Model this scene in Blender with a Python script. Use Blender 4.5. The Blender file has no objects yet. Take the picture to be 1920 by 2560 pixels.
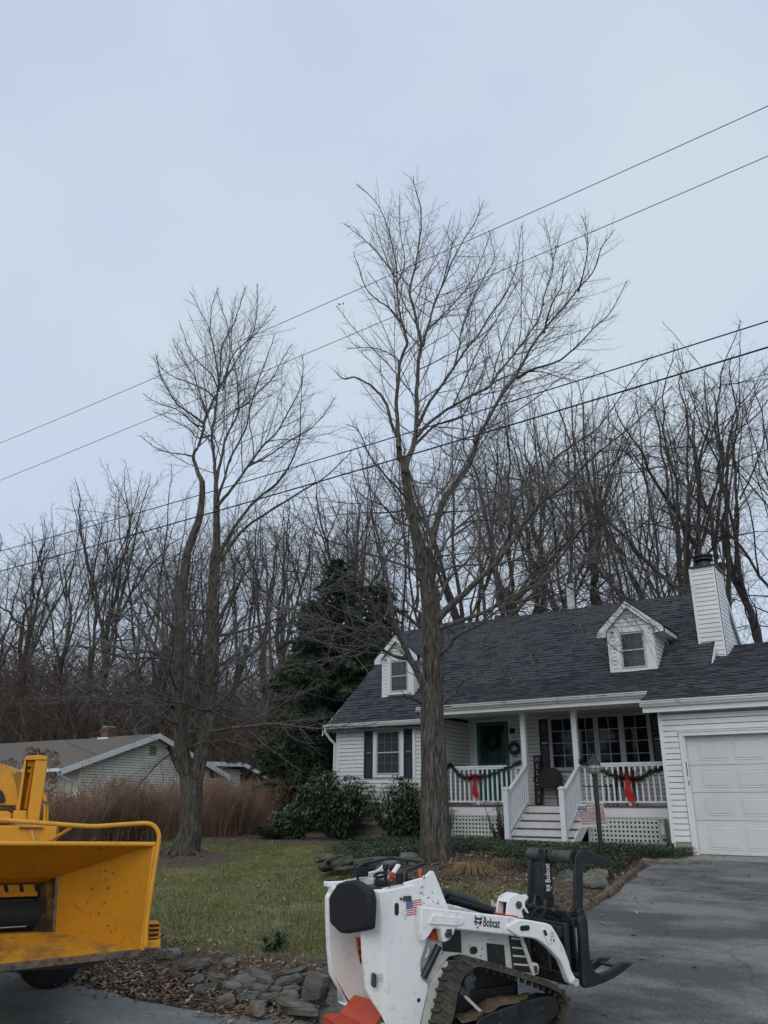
import bpy, bmesh, math, random
import numpy as np
from mathutils import Vector, Matrix, Quaternion
random.seed(7)
SC = bpy.context.scene
COL = SC.collection
R = math.radians
# ---------------------------------------------------------------- camera
# frame: x runs along the white house's front, y towards its back, z up (street = 0)
EYE = Vector((4.501, -16.957, 1.78))
FPX, PITCH, YAW, ROLL = 1960.0, 20.46, 33.75, 0.29
cam = bpy.data.cameras.new('camera'); camo = bpy.data.objects.new('camera', cam); COL.objects.link(camo)
cam.sensor_fit = 'VERTICAL'; cam.sensor_height = 36.0; cam.lens = FPX/2560*36
cam.clip_start = 0.1; cam.clip_end = 3000
camo.matrix_world = Matrix.Translation(EYE) @ Matrix.Rotation(R(YAW),4,'Z') @ Matrix.Rotation(R(90+PITCH),4,'X') @ Matrix.Rotation(R(ROLL),4,'Z')
SC.camera = camo
SC.render.resolution_x = 768; SC.render.resolution_y = 1024
SC.render.engine = 'CYCLES'
SC.view_settings.view_transform = 'Standard'; SC.view_settings.look = 'None'
SC.view_settings.exposure = 0.0; SC.view_settings.gamma = 1.0; SC.view_settings.use_curve_mapping = False
# ---------------------------------------------------------------- sky (overcast) and weak soft sun
SUN_EL, SUN_AZ = 32.0, 165.0
W = bpy.data.worlds.new('World'); SC.world = W; W.use_nodes = True
nt = W.node_tree; nt.nodes.clear()
def N(t, ty, **k):
    n = t.nodes.new(ty)
    for a, b in k.items(): setattr(n, a, b)
    return n
out = N(nt,'ShaderNodeOutputWorld'); mixs = N(nt,'ShaderNodeMixShader'); mixs.inputs[0].default_value = 0.88
sky = N(nt,'ShaderNodeTexSky', sky_type='NISHITA', sun_disc=False)
sky.sun_elevation = R(SUN_EL); sky.sun_rotation = R(SUN_AZ); sky.dust_density = 3.0
b1 = N(nt,'ShaderNodeBackground'); b1.inputs[1].default_value = 0.08
b2 = N(nt,'ShaderNodeBackground'); b2.inputs[1].default_value = 1.0
tc = N(nt,'ShaderNodeTexCoord'); no = N(nt,'ShaderNodeTexNoise'); no.inputs['Scale'].default_value = 2.1
no.inputs['Detail'].default_value = 5.0; no.inputs['Roughness'].default_value = 0.45
cr = N(nt,'ShaderNodeValToRGB'); cr.color_ramp.elements[0].position = 0.36; cr.color_ramp.elements[1].position = 0.64
cr.color_ramp.elements[0].color = (0.575,0.675,0.88,1); cr.color_ramp.elements[1].color = (0.675,0.785,0.885,1)
nt.links.new(tc.outputs['Generated'], no.inputs['Vector']); nt.links.new(no.outputs[0], cr.inputs[0])
nt.links.new(cr.outputs[0], b2.inputs[0]); nt.links.new(sky.outputs[0], b1.inputs[0])
nt.links.new(b1.outputs[0], mixs.inputs[1]); nt.links.new(b2.outputs[0], mixs.inputs[2]); nt.links.new(mixs.outputs[0], out.inputs[0])
sl = bpy.data.lights.new('sun','SUN'); sl.energy = 0.95; sl.angle = R(50); sl.color = (1.0,0.92,0.80)
so = bpy.data.objects.new('sun', sl); COL.objects.link(so)
_az = R(SUN_AZ); sd = Vector((math.sin(_az)*math.cos(R(SUN_EL)), math.cos(_az)*math.cos(R(SUN_EL)), math.sin(R(SUN_EL))))
so.rotation_euler = sd.to_track_quat('Z','Y').to_euler()

# ---------------------------------------------------------------- rays through the photograph (source pixels) for placing things
_P, _RO = R(PITCH), R(ROLL); _cy, _sy = math.cos(R(YAW)), math.sin(R(YAW))
def ray(u, v):
    x, y = u-960, 1280-v
    c, s = math.cos(_RO), math.sin(_RO); x, y = x*c-y*s, x*s+y*c
    a, b, z = x, FPX*math.cos(_P)-y*math.sin(_P), FPX*math.sin(_P)+y*math.cos(_P)
    return Vector((a*_cy-b*_sy, a*_sy+b*_cy, z)) / b        # per metre of forward distance
def atD(u, v, d): return EYE + ray(u, v)*d
def atX(u, v, x): r = ray(u, v); return EYE + r*((x-EYE.x)/r.x)
def atY(u, v, y): r = ray(u, v); return EYE + r*((y-EYE.y)/r.y)
def atZ(u, v, z): r = ray(u, v); return EYE + r*((z-EYE.z)/r.z)

# ---------------------------------------------------------------- mesh builder
def lnk(o, parent=None):
    COL.objects.link(o)
    if parent is not None: o.parent = parent
    return o
LOOSE={'foundation','corner_board','soffit','fascia','rake_board','downspout','skirt_board','dormer_trim','door_casing','tower_bolt','rivet','bolt','frame_bolt','housing_bolt','plate_hole','roller_edge','feed_roller_bars','vent_slats','door_hardware','hydraulic_hose','lever_stem','grip_tape','deck_edge','table_beam','stringer','riser','storm_frame','cable','cross_tie','lantern_body','handrail','muntin','platform','top_beam','gable_wall','plate_bolt','lift_pivot','frame_opening_black_plate','hose_fitting','porch_post_trim'}
AUTO_STUFF={'stems','needles','flower_head','dormer_roof','hanging_leaves','loops'}
class MB:
    def __init__(s): s.v=[]; s.f=[]; s.m=[]; s.mi=0; s.T=None; s.g=[]
    def add(s, vs, fs):
        n=len(s.v); s.g.append((n,len(s.f)))
        if s.T is not None: vs=[tuple(s.T@Vector(p)) for p in vs]
        s.v += [tuple(p) for p in vs]; s.f += [tuple(i+n for i in f) for f in fs]; s.m += [s.mi]*len(fs); return s
    def box(s,x0,x1,y0,y1,z0,z1):
        if x0>x1:x0,x1=x1,x0
        if y0>y1:y0,y1=y1,y0
        if z0>z1:z0,z1=z1,z0
        return s.add([(x0,y0,z0),(x1,y0,z0),(x1,y1,z0),(x0,y1,z0),(x0,y0,z1),(x1,y0,z1),(x1,y1,z1),(x0,y1,z1)],
            [(0,3,2,1),(4,5,6,7),(0,1,5,4),(1,2,6,5),(2,3,7,6),(3,0,4,7)])
    def bar(s,a,b,w,h,up=(0,0,1)):
        a=Vector(a);b=Vector(b);d=(b-a).normalized();u=Vector(up)
        x=d.cross(u)
        if x.length<1e-4: x=d.cross(Vector((1,0,0)))
        x.normalize();u=x.cross(d).normalized()
        vs=[]
        for p in (a,b):
            for sx,sz in((-1,-1),(1,-1),(1,1),(-1,1)): vs.append(p+x*(sx*w/2)+u*(sz*h/2))
        return s.add(vs,[(0,3,2,1),(4,5,6,7),(0,1,5,4),(1,2,6,5),(2,3,7,6),(3,0,4,7)])
    def prism(s,poly,ax,a,b):
        # poly in the plane normal to ax ('X': (y,z); 'Y': (x,z); 'Z': (x,y))
        n=len(poly)
        def P(p,t): return {'X':(t,p[0],p[1]),'Y':(p[0],t,p[1]),'Z':(p[0],p[1],t)}[ax]
        vs=[P(p,a) for p in poly]+[P(p,b) for p in poly]
        return s.add(vs,[tuple(range(n))[::-1],tuple(range(n,2*n))]+[(i,(i+1)%n,(i+1)%n+n,i+n) for i in range(n)])
    def tube(s,pts,r,n=8,caps=True):
        pts=[Vector(p) for p in pts]; m=len(pts)
        rr=r if isinstance(r,(list,tuple)) else [r]*m
        vs=[];t0=(pts[1]-pts[0]).normalized()
        x=t0.cross(Vector((0,0,1)))
        if x.length<.05: x=t0.cross(Vector((1,0,0)))
        x.normalize()
        for i in range(m):
            t=(pts[min(i+1,m-1)]-pts[max(i-1,0)]).normalized()
            x=(x-t*x.dot(t)).normalized(); y=t.cross(x)
            for k in range(n):
                a=2*math.pi*k/n; vs.append(pts[i]+(x*math.cos(a)+y*math.sin(a))*rr[i])
        fs=[(i*n+k,i*n+(k+1)%n,(i+1)*n+(k+1)%n,(i+1)*n+k) for i in range(m-1) for k in range(n)]
        if caps: fs+=[tuple(range(n))[::-1],tuple(range((m-1)*n,m*n))]
        return s.add(vs,fs)
    def lathe(s,prof,c=(0,0,0),n=20,M=None):
        vs=[];c=Vector(c)
        for r,z in prof:
            for k in range(n):
                a=2*math.pi*k/n; p=Vector((r*math.cos(a),r*math.sin(a),z))
                vs.append(c+(M@p if M else p))
        m=len(prof)
        fs=[(i*n+k,i*n+(k+1)%n,(i+1)*n+(k+1)%n,(i+1)*n+k) for i in range(m-1) for k in range(n)]
        fs+=[tuple(range(n))[::-1],tuple(range((m-1)*n,m*n))]
        return s.add(vs,fs)
    def quad(s,*p): return s.add(p,[tuple(range(len(p)))])
    def mesh(s,name,mats=None):
        me=bpy.data.meshes.new(name); me.from_pydata(s.v,[],s.f)
        for m in (mats if isinstance(mats,(list,tuple)) else [mats]) if mats else []: me.materials.append(m)
        if any(s.m): me.polygons.foreach_set('material_index',s.m)
        me.update(); return me
    def build(s,name,mats,parent=None,bevel=0,smooth=False,seg=2,loc=None,angle=35):
        if name in LOOSE and len(s.g)>1:
            first=None; g=s.g+[(len(s.v),len(s.f))]
            for (a,fa),(b,fb) in zip(g[:-1],g[1:]):
                q=MB(); q.v=s.v[a:b]; q.f=[tuple(i-a for i in f) for f in s.f[fa:fb]]; q.m=s.m[fa:fb]; q.g=[(0,0)]
                o=q.build(name,mats,parent,bevel,smooth,seg,loc,angle); first=first or o
            return first
        me=s.mesh(name,mats); o=bpy.data.objects.new(name,me); lnk(o,parent)
        if name in AUTO_STUFF: o['kind']='stuff'
        if loc is not None: o.location=loc
        if bevel:
            b=o.modifiers.new('bevel','BEVEL'); b.width=bevel; b.segments=seg; b.limit_method='ANGLE'; b.angle_limit=R(30); b.harden_normals=False
        if smooth or bevel:
            me.shade_smooth()
            try: me.set_sharp_from_angle(angle=R(angle))
            except Exception: pass
        return o
def np_mesh(name, V, F, mat, parent=None, smooth=False):
    """V (n,3) array, F (m,k) array of equal sided faces"""
    me=bpy.data.meshes.new(name); V=np.asarray(V,dtype=np.float32); F=np.asarray(F,dtype=np.int32); k=F.shape[1]
    me.vertices.add(len(V)); me.vertices.foreach_set('co',V.ravel())
    me.loops.add(F.size); me.loops.foreach_set('vertex_index',F.ravel())
    me.polygons.add(len(F)); me.polygons.foreach_set('loop_start',np.arange(0,F.size,k,dtype=np.int32))
    try: me.polygons.foreach_set('loop_total',np.full(len(F),k,dtype=np.int32))
    except Exception: pass
    for m in (mat if isinstance(mat,(list,tuple)) else [mat]): me.materials.append(m)
    me.update(calc_edges=True); me.validate()
    if smooth: me.shade_smooth()
    o=bpy.data.objects.new(name,me); lnk(o,parent)
    if name in AUTO_STUFF: o['kind']='stuff'
    return o
def tag(o,label,cat,group=None,kind=None):
    if label: o['label']=label
    if cat: o['category']=cat
    if group: o['group']=group
    if kind: o['kind']=kind
    return o
def thing(name,label,cat,loc=(0,0,0),rz=0,group=None):
    o=bpy.data.objects.new(name,None); o.empty_display_size=.2; lnk(o); o.location=loc; o.rotation_euler=(0,0,rz)
    return tag(o,label,cat,group)
def struct(o): o['kind']='structure'; return o
def stuff(o): o['kind']='stuff'; return o
def text_mesh(name, body, size, mat, parent, M, depth=.001, align='LEFT', sx=1.0, bold=0.0, shear=0):
    cu=bpy.data.curves.new(name,'FONT'); cu.body=body; cu.size=size; cu.extrude=depth; cu.align_x=align; cu.offset=bold; cu.shear=shear
    cu.resolution_u=3
    o=bpy.data.objects.new(name,cu); COL.objects.link(o); bpy.context.view_layer.update()
    me=bpy.data.meshes.new_from_object(o); COL.objects.unlink(o); bpy.data.objects.remove(o)
    me.transform(M@Matrix.Diagonal((sx,1,1,1))); me.materials.clear(); me.materials.append(mat)
    return lnk(bpy.data.objects.new(name,me),parent)

# ---------------------------------------------------------------- materials
def mat(name, col, rough=.6, var=.12, scale=6.0, bump=0.0, bscale=None, metal=0.0, dirt=None, dirt_amt=.3, dscale=3.0, spec=None, stretch=None, col2=None, detail=4, coat=0, trans=0, dthr=.5):
    m=bpy.data.materials.new(name); m.use_nodes=True; t=m.node_tree; b=t.nodes['Principled BSDF']
    b.inputs['Roughness'].default_value=rough; b.inputs['Metallic'].default_value=metal
    if spec is not None: b.inputs['Specular IOR Level'].default_value=spec
    if coat: b.inputs['Coat Weight'].default_value=coat; b.inputs['Coat Roughness'].default_value=.15
    g=N(t,'ShaderNodeNewGeometry'); mp=N(t,'ShaderNodeMapping'); t.links.new(g.outputs['Position'],mp.inputs[0])
    if stretch: mp.inputs['Scale'].default_value=stretch
    n1=N(t,'ShaderNodeTexNoise'); n1.inputs['Scale'].default_value=scale; n1.inputs['Detail'].default_value=detail; n1.inputs['Roughness'].default_value=.6
    t.links.new(mp.outputs[0],n1.inputs['Vector'])
    c1=col if len(col)==4 else (*col,1); 
    if col2 is None: lo=tuple(x*(1-var) for x in c1[:3])+(1,); hi=tuple(min(1,x*(1+var)) for x in c1[:3])+(1,)
    else: lo=c1; hi=(*col2,1)
    cr=N(t,'ShaderNodeValToRGB'); cr.color_ramp.elements[0].position=.35; cr.color_ramp.elements[1].position=.65
    cr.color_ramp.elements[0].color=lo; cr.color_ramp.elements[1].color=hi; t.links.new(n1.outputs[0],cr.inputs[0])
    last=cr.outputs[0]
    if dirt:
        n2=N(t,'ShaderNodeTexNoise'); n2.inputs['Scale'].default_value=dscale; n2.inputs['Detail'].default_value=8; n2.inputs['Roughness'].default_value=.7
        t.links.new(g.outputs['Position'],n2.inputs['Vector'])
        r2=N(t,'ShaderNodeMapRange'); r2.inputs[1].default_value=dthr; r2.inputs[2].default_value=dthr+.18; r2.inputs[3].default_value=0; r2.inputs[4].default_value=dirt_amt
        t.links.new(n2.outputs[0],r2.inputs[0])
        mx=N(t,'ShaderNodeMixRGB'); mx.inputs[2].default_value=(*dirt,1); t.links.new(r2.outputs[0],mx.inputs[0]); t.links.new(last,mx.inputs[1]); last=mx.outputs[0]
    t.links.new(last,b.inputs['Base Color'])
    if bump:
        n3=N(t,'ShaderNodeTexNoise'); n3.inputs['Scale'].default_value=bscale or scale*4; n3.inputs['Detail'].default_value=5
        t.links.new(mp.outputs[0],n3.inputs['Vector'])
        bp=N(t,'ShaderNodeBump'); bp.inputs['Strength'].default_value=bump; bp.inputs['Distance'].default_value=.02
        t.links.new(n3.outputs[0],bp.inputs['Height']); t.links.new(bp.outputs[0],b.inputs['Normal'])
    return m
M={}
M['white']=mat('white_siding',(.76,.79,.80),.5,.05,2.0,dirt=(.42,.44,.40),dirt_amt=.22,dscale=1.3)
M['lap']=mat('siding_lap_shade',(.15,.165,.17),.9,.2,4)  # dark tone paints the shadow line under each board into the laps
M['trim']=mat('white_trim',(.74,.77,.80),.45,.04,3.0,dirt=(.5,.5,.47),dirt_amt=.2,dscale=2)
M['gutter']=mat('gutter_white',(.66,.68,.68),.4,.05,4.0,dirt=(.16,.17,.13),dirt_amt=.6,dscale=5,dthr=.54)
M['soffit']=mat('soffit_grey',(.66,.67,.64),.6,.05,3)
M['shutter']=mat('shutter_black',(.012,.016,.03),.5,.2,5)
M['glass']=mat('window_glass',(.008,.012,.016),.04,.1,2,spec=.4)
M['curtain']=mat('curtain_cloth',(.10,.115,.13),.9,.3,8,stretch=(6,6,.4))
M['shingle_a']=mat('roof_shingle_dark',(.050,.057,.066),.92,.35,60,bump=.5,bscale=150)
M['shingle_b']=mat('roof_shingle_mid',(.060,.068,.078),.92,.35,60,bump=.5,bscale=150)
M['shingle_c']=mat('roof_shingle_black',(.027,.034,.044),.92,.35,60,bump=.5,bscale=150)
M['tread']=mat('stair_tread',(.10,.045,.038),.7,.3,8,dirt=(.3,.29,.28),dirt_amt=.5,dscale=4)
M['shingle_edge']=mat('roof_shingle_cut_edge',(.012,.014,.017),.95,.2,30)  # near-black cut edges; the tab shadow lines are put into this colour
M['green_door']=mat('green_paint',(.006,.13,.10),.35,.1,5)
M['glass_green']=mat('storm_glass',(.008,.045,.042),.08,.3,3,spec=.4)
M['deck_red']=mat('deck_red_brown',(.16,.055,.05),.6,.25,9)
M['concrete']=mat('concrete',(.30,.29,.26),.9,.2,3,bump=.3,dirt=(.12,.12,.09),dirt_amt=.6,dscale=3)
M['black']=mat('black_metal',(.016,.018,.022),.45,.3,6)
M['brass']=mat('brass',(.5,.36,.12),.3,.1,6,metal=.9)
# ================================================================ the setting
def sstep(a,b,x):
    t=min(1,max(0,(x-a)/(b-a))); return t*t*(3-2*t)
def drive_z(y):
    if y<-11.3: return 0.0
    if y<-1.3: return .88*(y+11.3)/10.0
    return .88
def lawn_z(y):
    if y<-11.0: return 0.0
    if y<-10.45: return .09*(y+11.0)/.55
    if y<-10.1: return .09+.14*(y+10.45)/.35
    if y<-1.5: return .23+(.91-.23)*(y+10.1)/8.6
    return .91
def drive_edge(y): return .22 + .10*math.sin(y*.9) - .02*(y+2)
def gz(x,y):
    e=drive_edge(y) if y<-1.0 else -.05
    k=sstep(e-.15,e-1.1,x)
    z=drive_z(y)*(1-k)+lawn_z(y)*k
    if x<-.2 and y>-10.0:
        z+=.02*math.sin(x*1.3+y*.7)*k+.015*math.sin(x*3.1-y*2.3)*k
    # mounded bed round the big tree
    d=math.hypot(x+3.1,(y+3.6)); z+=.16*math.exp(-(d/1.6)**2)
    d=math.hypot(x+9.0,y+4.4); z+=.14*math.exp(-(d/.9)**2)
    dd=math.hypot(x-4.5,y+17)
    if y>6: z+=min(12.0,max(0,dd-38)*.11)
    return z
def axis_lin(segs):
    o=[]
    for a,b,n in segs: o+=list(np.linspace(a,b,n,endpoint=False))
    return o+[segs[-1][1]]
gxs=axis_lin([(-900,-60,8),(-60,-16,22),(-16,-2,90),(-2,1.2,32),(1.2,10,8),(10,60,8),(60,900,6)])
gys=axis_lin([(-900,-30,6),(-30,-11.4,10),(-11.4,-9.8,28),(-9.8,2,95),(2,18,16),(18,60,12),(60,900,6)])
def grid_sheet(name,xs,ys,zf,m,parent=None,cut=None):
    V=[(x,y,zf(x,y)) for y in ys for x in xs]; nx=len(xs)
    F=[(j*nx+i,j*nx+i+1,(j+1)*nx+i+1,(j+1)*nx+i) for j in range(len(ys)-1) for i in range(nx-1) if cut is None or cut((xs[i]+xs[i+1])/2,(ys[j]+ys[j+1])/2)]
    o=np_mesh(name,V,F,m,parent,smooth=True); return o
# lawn material: grass green / straw / brown litter patches
def ground_mat():
    m=bpy.data.materials.new('lawn_ground'); m.use_nodes=True; t=m.node_tree; b=t.nodes['Principled BSDF']; b.inputs['Roughness'].default_value=.95
    g=N(t,'ShaderNodeNewGeometry')
    def noise(sc,de=6,ro=.65):
        n=N(t,'ShaderNodeTexNoise'); n.inputs['Scale'].default_value=sc; n.inputs['Detail'].default_value=de; n.inputs['Roughness'].default_value=ro
        t.links.new(g.outputs['Position'],n.inputs['Vector']); return n.outputs[0]
    def ramp(i,p0,c0,p1,c1):
        r=N(t,'ShaderNodeValToRGB'); e=r.color_ramp.elements; e[0].position=p0;e[1].position=p1;e[0].color=(*c0,1);e[1].color=(*c1,1); t.links.new(i,r.inputs[0]); return r.outputs[0]
    def mixc(f,a,c):
        x=N(t,'ShaderNodeMixRGB'); t.links.new(f,x.inputs[0]); t.links.new(a,x.inputs[1]); t.links.new(c,x.inputs[2]); return x.outputs[0]
    green=ramp(noise(9),.3,(.095,.108,.026),.7,(.19,.20,.06))
    straw=ramp(noise(30),.3,(.20,.17,.09),.7,(.35,.30,.18))
    brown=ramp(noise(14),.3,(.055,.042,.030),.7,(.16,.115,.08))
    c=mixc(ramp(noise(1.1,5),.50,(0,0,0),.66,(.8,.8,.8)),green,straw)
    # beds: near wall, round trees, under the woods
    at=N(t,'ShaderNodeAttribute',attribute_name='bed')
    c=mixc(at.outputs['Fac'],c,brown); t.links.new(c,b.inputs['Base Color'])
    bp=N(t,'ShaderNodeBump'); bp.inputs['Strength'].default_value=.9; bp.inputs['Distance'].default_value=.04
    t.links.new(noise(40),bp.inputs['Height']); t.links.new(bp.outputs[0],b.inputs['Normal']); return m
M['ground']=ground_mat()
def bedness(x,y):
    n=.35*math.sin(x*2.1+1.3*math.sin(y*1.7))+.3*math.sin(y*2.7+x*.9)
    b=0
    if x<.4: b=max(b,sstep(-9.35,-9.95,y+n*.4))                          # behind the street wall
    b=max(b,sstep(1.7,.9,math.hypot((x+9.0)*.75,y+4.4)+n*.3))            # root flare of the left tree
    e=drive_edge(y)
    if y>-9.9: b=max(b, sstep(-1.15,-.55,x-e-n*.4)*sstep(-9.9,-9.2,y) if x<e+.6 else 0)
    b=max(b, sstep(2.5,1.6,math.hypot((x+2.6),(y+3.4)*.85)+n*.5))         # round the big tree
    if x>-5.6 and y>-4.7+n*.5: b=max(b,.95)
    b=max(b, sstep(-2.2,-1.4,y+n*.4))
    if x<-11: b=max(b, sstep(.8,2,y+x*.3+6))
    if y>8 or x<-18: b=1
    return b
gnd=grid_sheet('ground',gxs,gys,gz,M['ground']); struct(gnd)
at=gnd.data.attributes.new('bed','FLOAT','POINT')
at.data.foreach_set('value',[bedness(x,y) for y in gys for x in gxs])

def asphalt(name,c,c2,patch,patch_scale,crack=0):
    m=bpy.data.materials.new(name); m.use_nodes=True; t=m.node_tree; b=t.nodes['Principled BSDF']; b.inputs['Roughness'].default_value=.9
    g=N(t,'ShaderNodeNewGeometry')
    n=N(t,'ShaderNodeTexNoise'); n.inputs['Scale'].default_value=70; n.inputs['Detail'].default_value=5; n.inputs['Roughness'].default_value=.75; t.links.new(g.outputs['Position'],n.inputs['Vector'])
    r=N(t,'ShaderNodeValToRGB'); r.color_ramp.elements[0].position=.35; r.color_ramp.elements[1].position=.7; r.color_ramp.elements[0].color=(*c,1); r.color_ramp.elements[1].color=(*c2,1)
    t.links.new(n.outputs[0],r.inputs[0])
    n2=N(t,'ShaderNodeTexNoise'); n2.inputs['Scale'].default_value=patch_scale; n2.inputs['Detail'].default_value=7; n2.inputs['Roughness'].default_value=.62
    mp=N(t,'ShaderNodeMapping'); mp.inputs['Scale'].default_value=(1,1.6,1); mp.inputs['Rotation'].default_value=(0,0,.3); t.links.new(g.outputs['Position'],mp.inputs[0]); t.links.new(mp.outputs[0],n2.inputs['Vector'])
    r2=N(t,'ShaderNodeValToRGB'); r2.color_ramp.elements[0].position=.42; r2.color_ramp.elements[1].position=.6; r2.color_ramp.elements[0].color=(*patch,1); r2.color_ramp.elements[1].color=(1.12,1.12,1.12,1)
    t.links.new(n2.outputs[0],r2.inputs[0])
    mx=N(t,'ShaderNodeMixRGB',blend_type='MULTIPLY'); mx.inputs[0].default_value=1; t.links.new(r.outputs[0],mx.inputs[1]); t.links.new(r2.outputs[0],mx.inputs[2]); last=mx.outputs[0]
    if crack:
        vo=N(t,'ShaderNodeTexVoronoi',feature='DISTANCE_TO_EDGE'); vo.inputs['Scale'].default_value=crack
        n4=N(t,'ShaderNodeTexNoise'); n4.inputs['Scale'].default_value=3; n4.inputs['Detail'].default_value=5; t.links.new(g.outputs['Position'],n4.inputs['Vector'])
        ad=N(t,'ShaderNodeMixRGB',blend_type='ADD'); ad.inputs[0].default_value=.5; t.links.new(g.outputs['Position'],ad.inputs[1]); t.links.new(n4.outputs[1],ad.inputs[2]); t.links.new(ad.outputs[0],vo.inputs['Vector'])
        r3=N(t,'ShaderNodeMapRange'); r3.inputs[1].default_value=.0; r3.inputs[2].default_value=.012; r3.inputs[3].default_value=.68; r3.inputs[4].default_value=1; t.links.new(vo.outputs['Distance'],r3.inputs[0])
        m3=N(t,'ShaderNodeMixRGB',blend_type='MULTIPLY'); m3.inputs[0].default_value=1; t.links.new(last,m3.inputs[1]); t.links.new(r3.outputs[0],m3.inputs[2]); last=m3.outputs[0]
    t.links.new(last,b.inputs['Base Color'])
    bp=N(t,'ShaderNodeBump'); bp.inputs['Strength'].default_value=.6; bp.inputs['Distance'].default_value=.01; t.links.new(n.outputs[0],bp.inputs['Height']); t.links.new(bp.outputs[0],b.inputs['Normal'])
    return m
M['drive']=asphalt('driveway_asphalt',(.055,.057,.055),(.33,.33,.315),(.46,.46,.47),.8,crack=.28)
M['street']=asphalt('street_asphalt',(.15,.152,.142),(.31,.31,.29),(.8,.8,.8),.8,crack=.9)
# driveway sheet: irregular left edge, ends at the garage stoop
ys=sorted(set([-11.3,-1.3]+list(np.linspace(-11.3,-1.3,41))))
V=[];F=[]
cols=13
for j,y in enumerate(ys):
    e=drive_edge(y)+.03*math.sin(y*5)+.02*math.sin(y*11)
    if y<-9.2: e-=(-9.2-y)**2*.45
    for i in range(cols):
        x=e+(12-e)*(i/(cols-1))**2; V.append((x,y,drive_z(y)+.016))
for j in range(len(ys)-1):
    for i in range(cols-1): a=j*cols+i; F.append((a,a+1,a+cols+1,a+cols))
# step off the ends so that the sheet has an edge
struct(np_mesh('driveway',V,F,M['drive'],smooth=True))
xs=axis_lin([(-60,-8,10),(-8,3,60),(3,60,8)])
V=[];F=[]
for i,x in enumerate(xs):
    e=-11.02+.05*math.sin(x*1.1)+.03*math.sin(x*3.7)+.015*math.sin(x*9)
    if x>.0: e=-11.32
    for k,y in enumerate((-19.5,-15,-12,e)): V.append((x,y,.012 if y<-11.3 else .0255))
for i in range(len(xs)-1):
    for k in range(3): a=i*4+k; F.append((a,a+4,a+5,a+1))
struct(np_mesh('street',V,F,M['street']))
# ================================================================ the white house
H=thing('house','white clapboard house with dark grey shingle roof, two dormers, porch and attached garage','house',(-3,4,.9))
class _HP: pass
def hpart(mb,name,m,par=None,**k):
    o=mb.build(name,m,par if par is not None else H,**k)
    return o
def keepw(o,par):      # parent without moving
    o.parent=par; o.matrix_parent_inverse=Matrix.Translation(-Vector(H.location)) if par is H else Matrix.Identity(4); return o
# all house meshes are written in scene coordinates; offset them once for the empty
_old=lnk
def lnk(o,parent=None):
    COL.objects.link(o)
    if parent is not None:
        o.parent=parent
        if parent.get('_off'): o.matrix_parent_inverse=Matrix.Translation(-Vector(parent.location))
    return o
H['_off']=1
SIDE_CACHE={}
def board_mesh(L,h,ori):
    k=(round(L,2),round(h,3),ori)
    if k in SIDE_CACHE: return SIDE_CACHE[k]
    mb=MB(); d0,d1=.004,.030
    # local: length on +x (or y), outward = -y (front) or +x (right side)
    if ori=='F': mb.prism([(0,.008),(-d1+.008,.008),(-d1,0),(-d1+.003,h-.015),(-.003,h-.012),(-.003,h),(0,h)],'X',0,L)
    else: mb.prism([(0,.008),(d1-.008,.008),(d1,0),(d1-.003,h-.015),(.003,h-.012),(.003,h),(0,h)],'Y',0,L)
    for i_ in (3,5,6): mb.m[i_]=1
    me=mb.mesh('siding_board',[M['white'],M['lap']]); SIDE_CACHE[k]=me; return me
NB=[0]
def siding(par,ori,plane,a0,a1,z0,z1,expo=.1095,holes=(),clip=None,joined=False,off=0,gr=.014,dd=.030):
    """courses of lap siding on plane y=plane (ori F) or x=plane (ori R); holes = (a0,a1,z0,z1)"""
    z=z0; J=MB()
    while z<z1-.02:
        h=min(expo,z1-z)
        segs=[(a0,a1)]
        if clip: segs=[clip(z+h*.5)] if clip(z+h*.5) else []
        for (p,q,c,d) in holes:
            if z+h>c+.02 and z<d-.02:
                ns=[]
                for s,e in segs:
                    if q<=s or p>=e: ns.append((s,e)); continue
                    if p-s>.03: ns.append((s,p))
                    if e-q>.03: ns.append((q,e))
                segs=ns
        for s,e in segs:
            if e-s<.03: continue
            if joined:
                J.T=Matrix.Translation((s,plane,z) if ori=='F' else (plane,s,z)); d0,d1=.004,dd
                if ori=='F': J.prism([(0,.008),(-d1+.008,.008),(-d1,0),(-d1+.003,h-gr),(-.003,h-gr+.004),(-.003,h),(0,h)],'X',0,e-s)
                else: J.prism([(0,.008),(d1-.008,.008),(d1,0),(d1-.003,h-gr),(.003,h-gr+.004),(.003,h),(0,h)],'Y',0,e-s)
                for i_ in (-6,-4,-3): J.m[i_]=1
            else:
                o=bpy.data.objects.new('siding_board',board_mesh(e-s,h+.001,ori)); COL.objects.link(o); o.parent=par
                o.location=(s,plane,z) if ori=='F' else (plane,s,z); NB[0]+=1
        z+=expo
    if joined and J.v:
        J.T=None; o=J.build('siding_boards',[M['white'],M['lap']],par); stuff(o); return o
def slope_main(y): return 3.91+.83*(y-1.4)
def slope_low(y): return 3.78+.379*(y+.35)
YR,ZR=5.54,7.34
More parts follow.
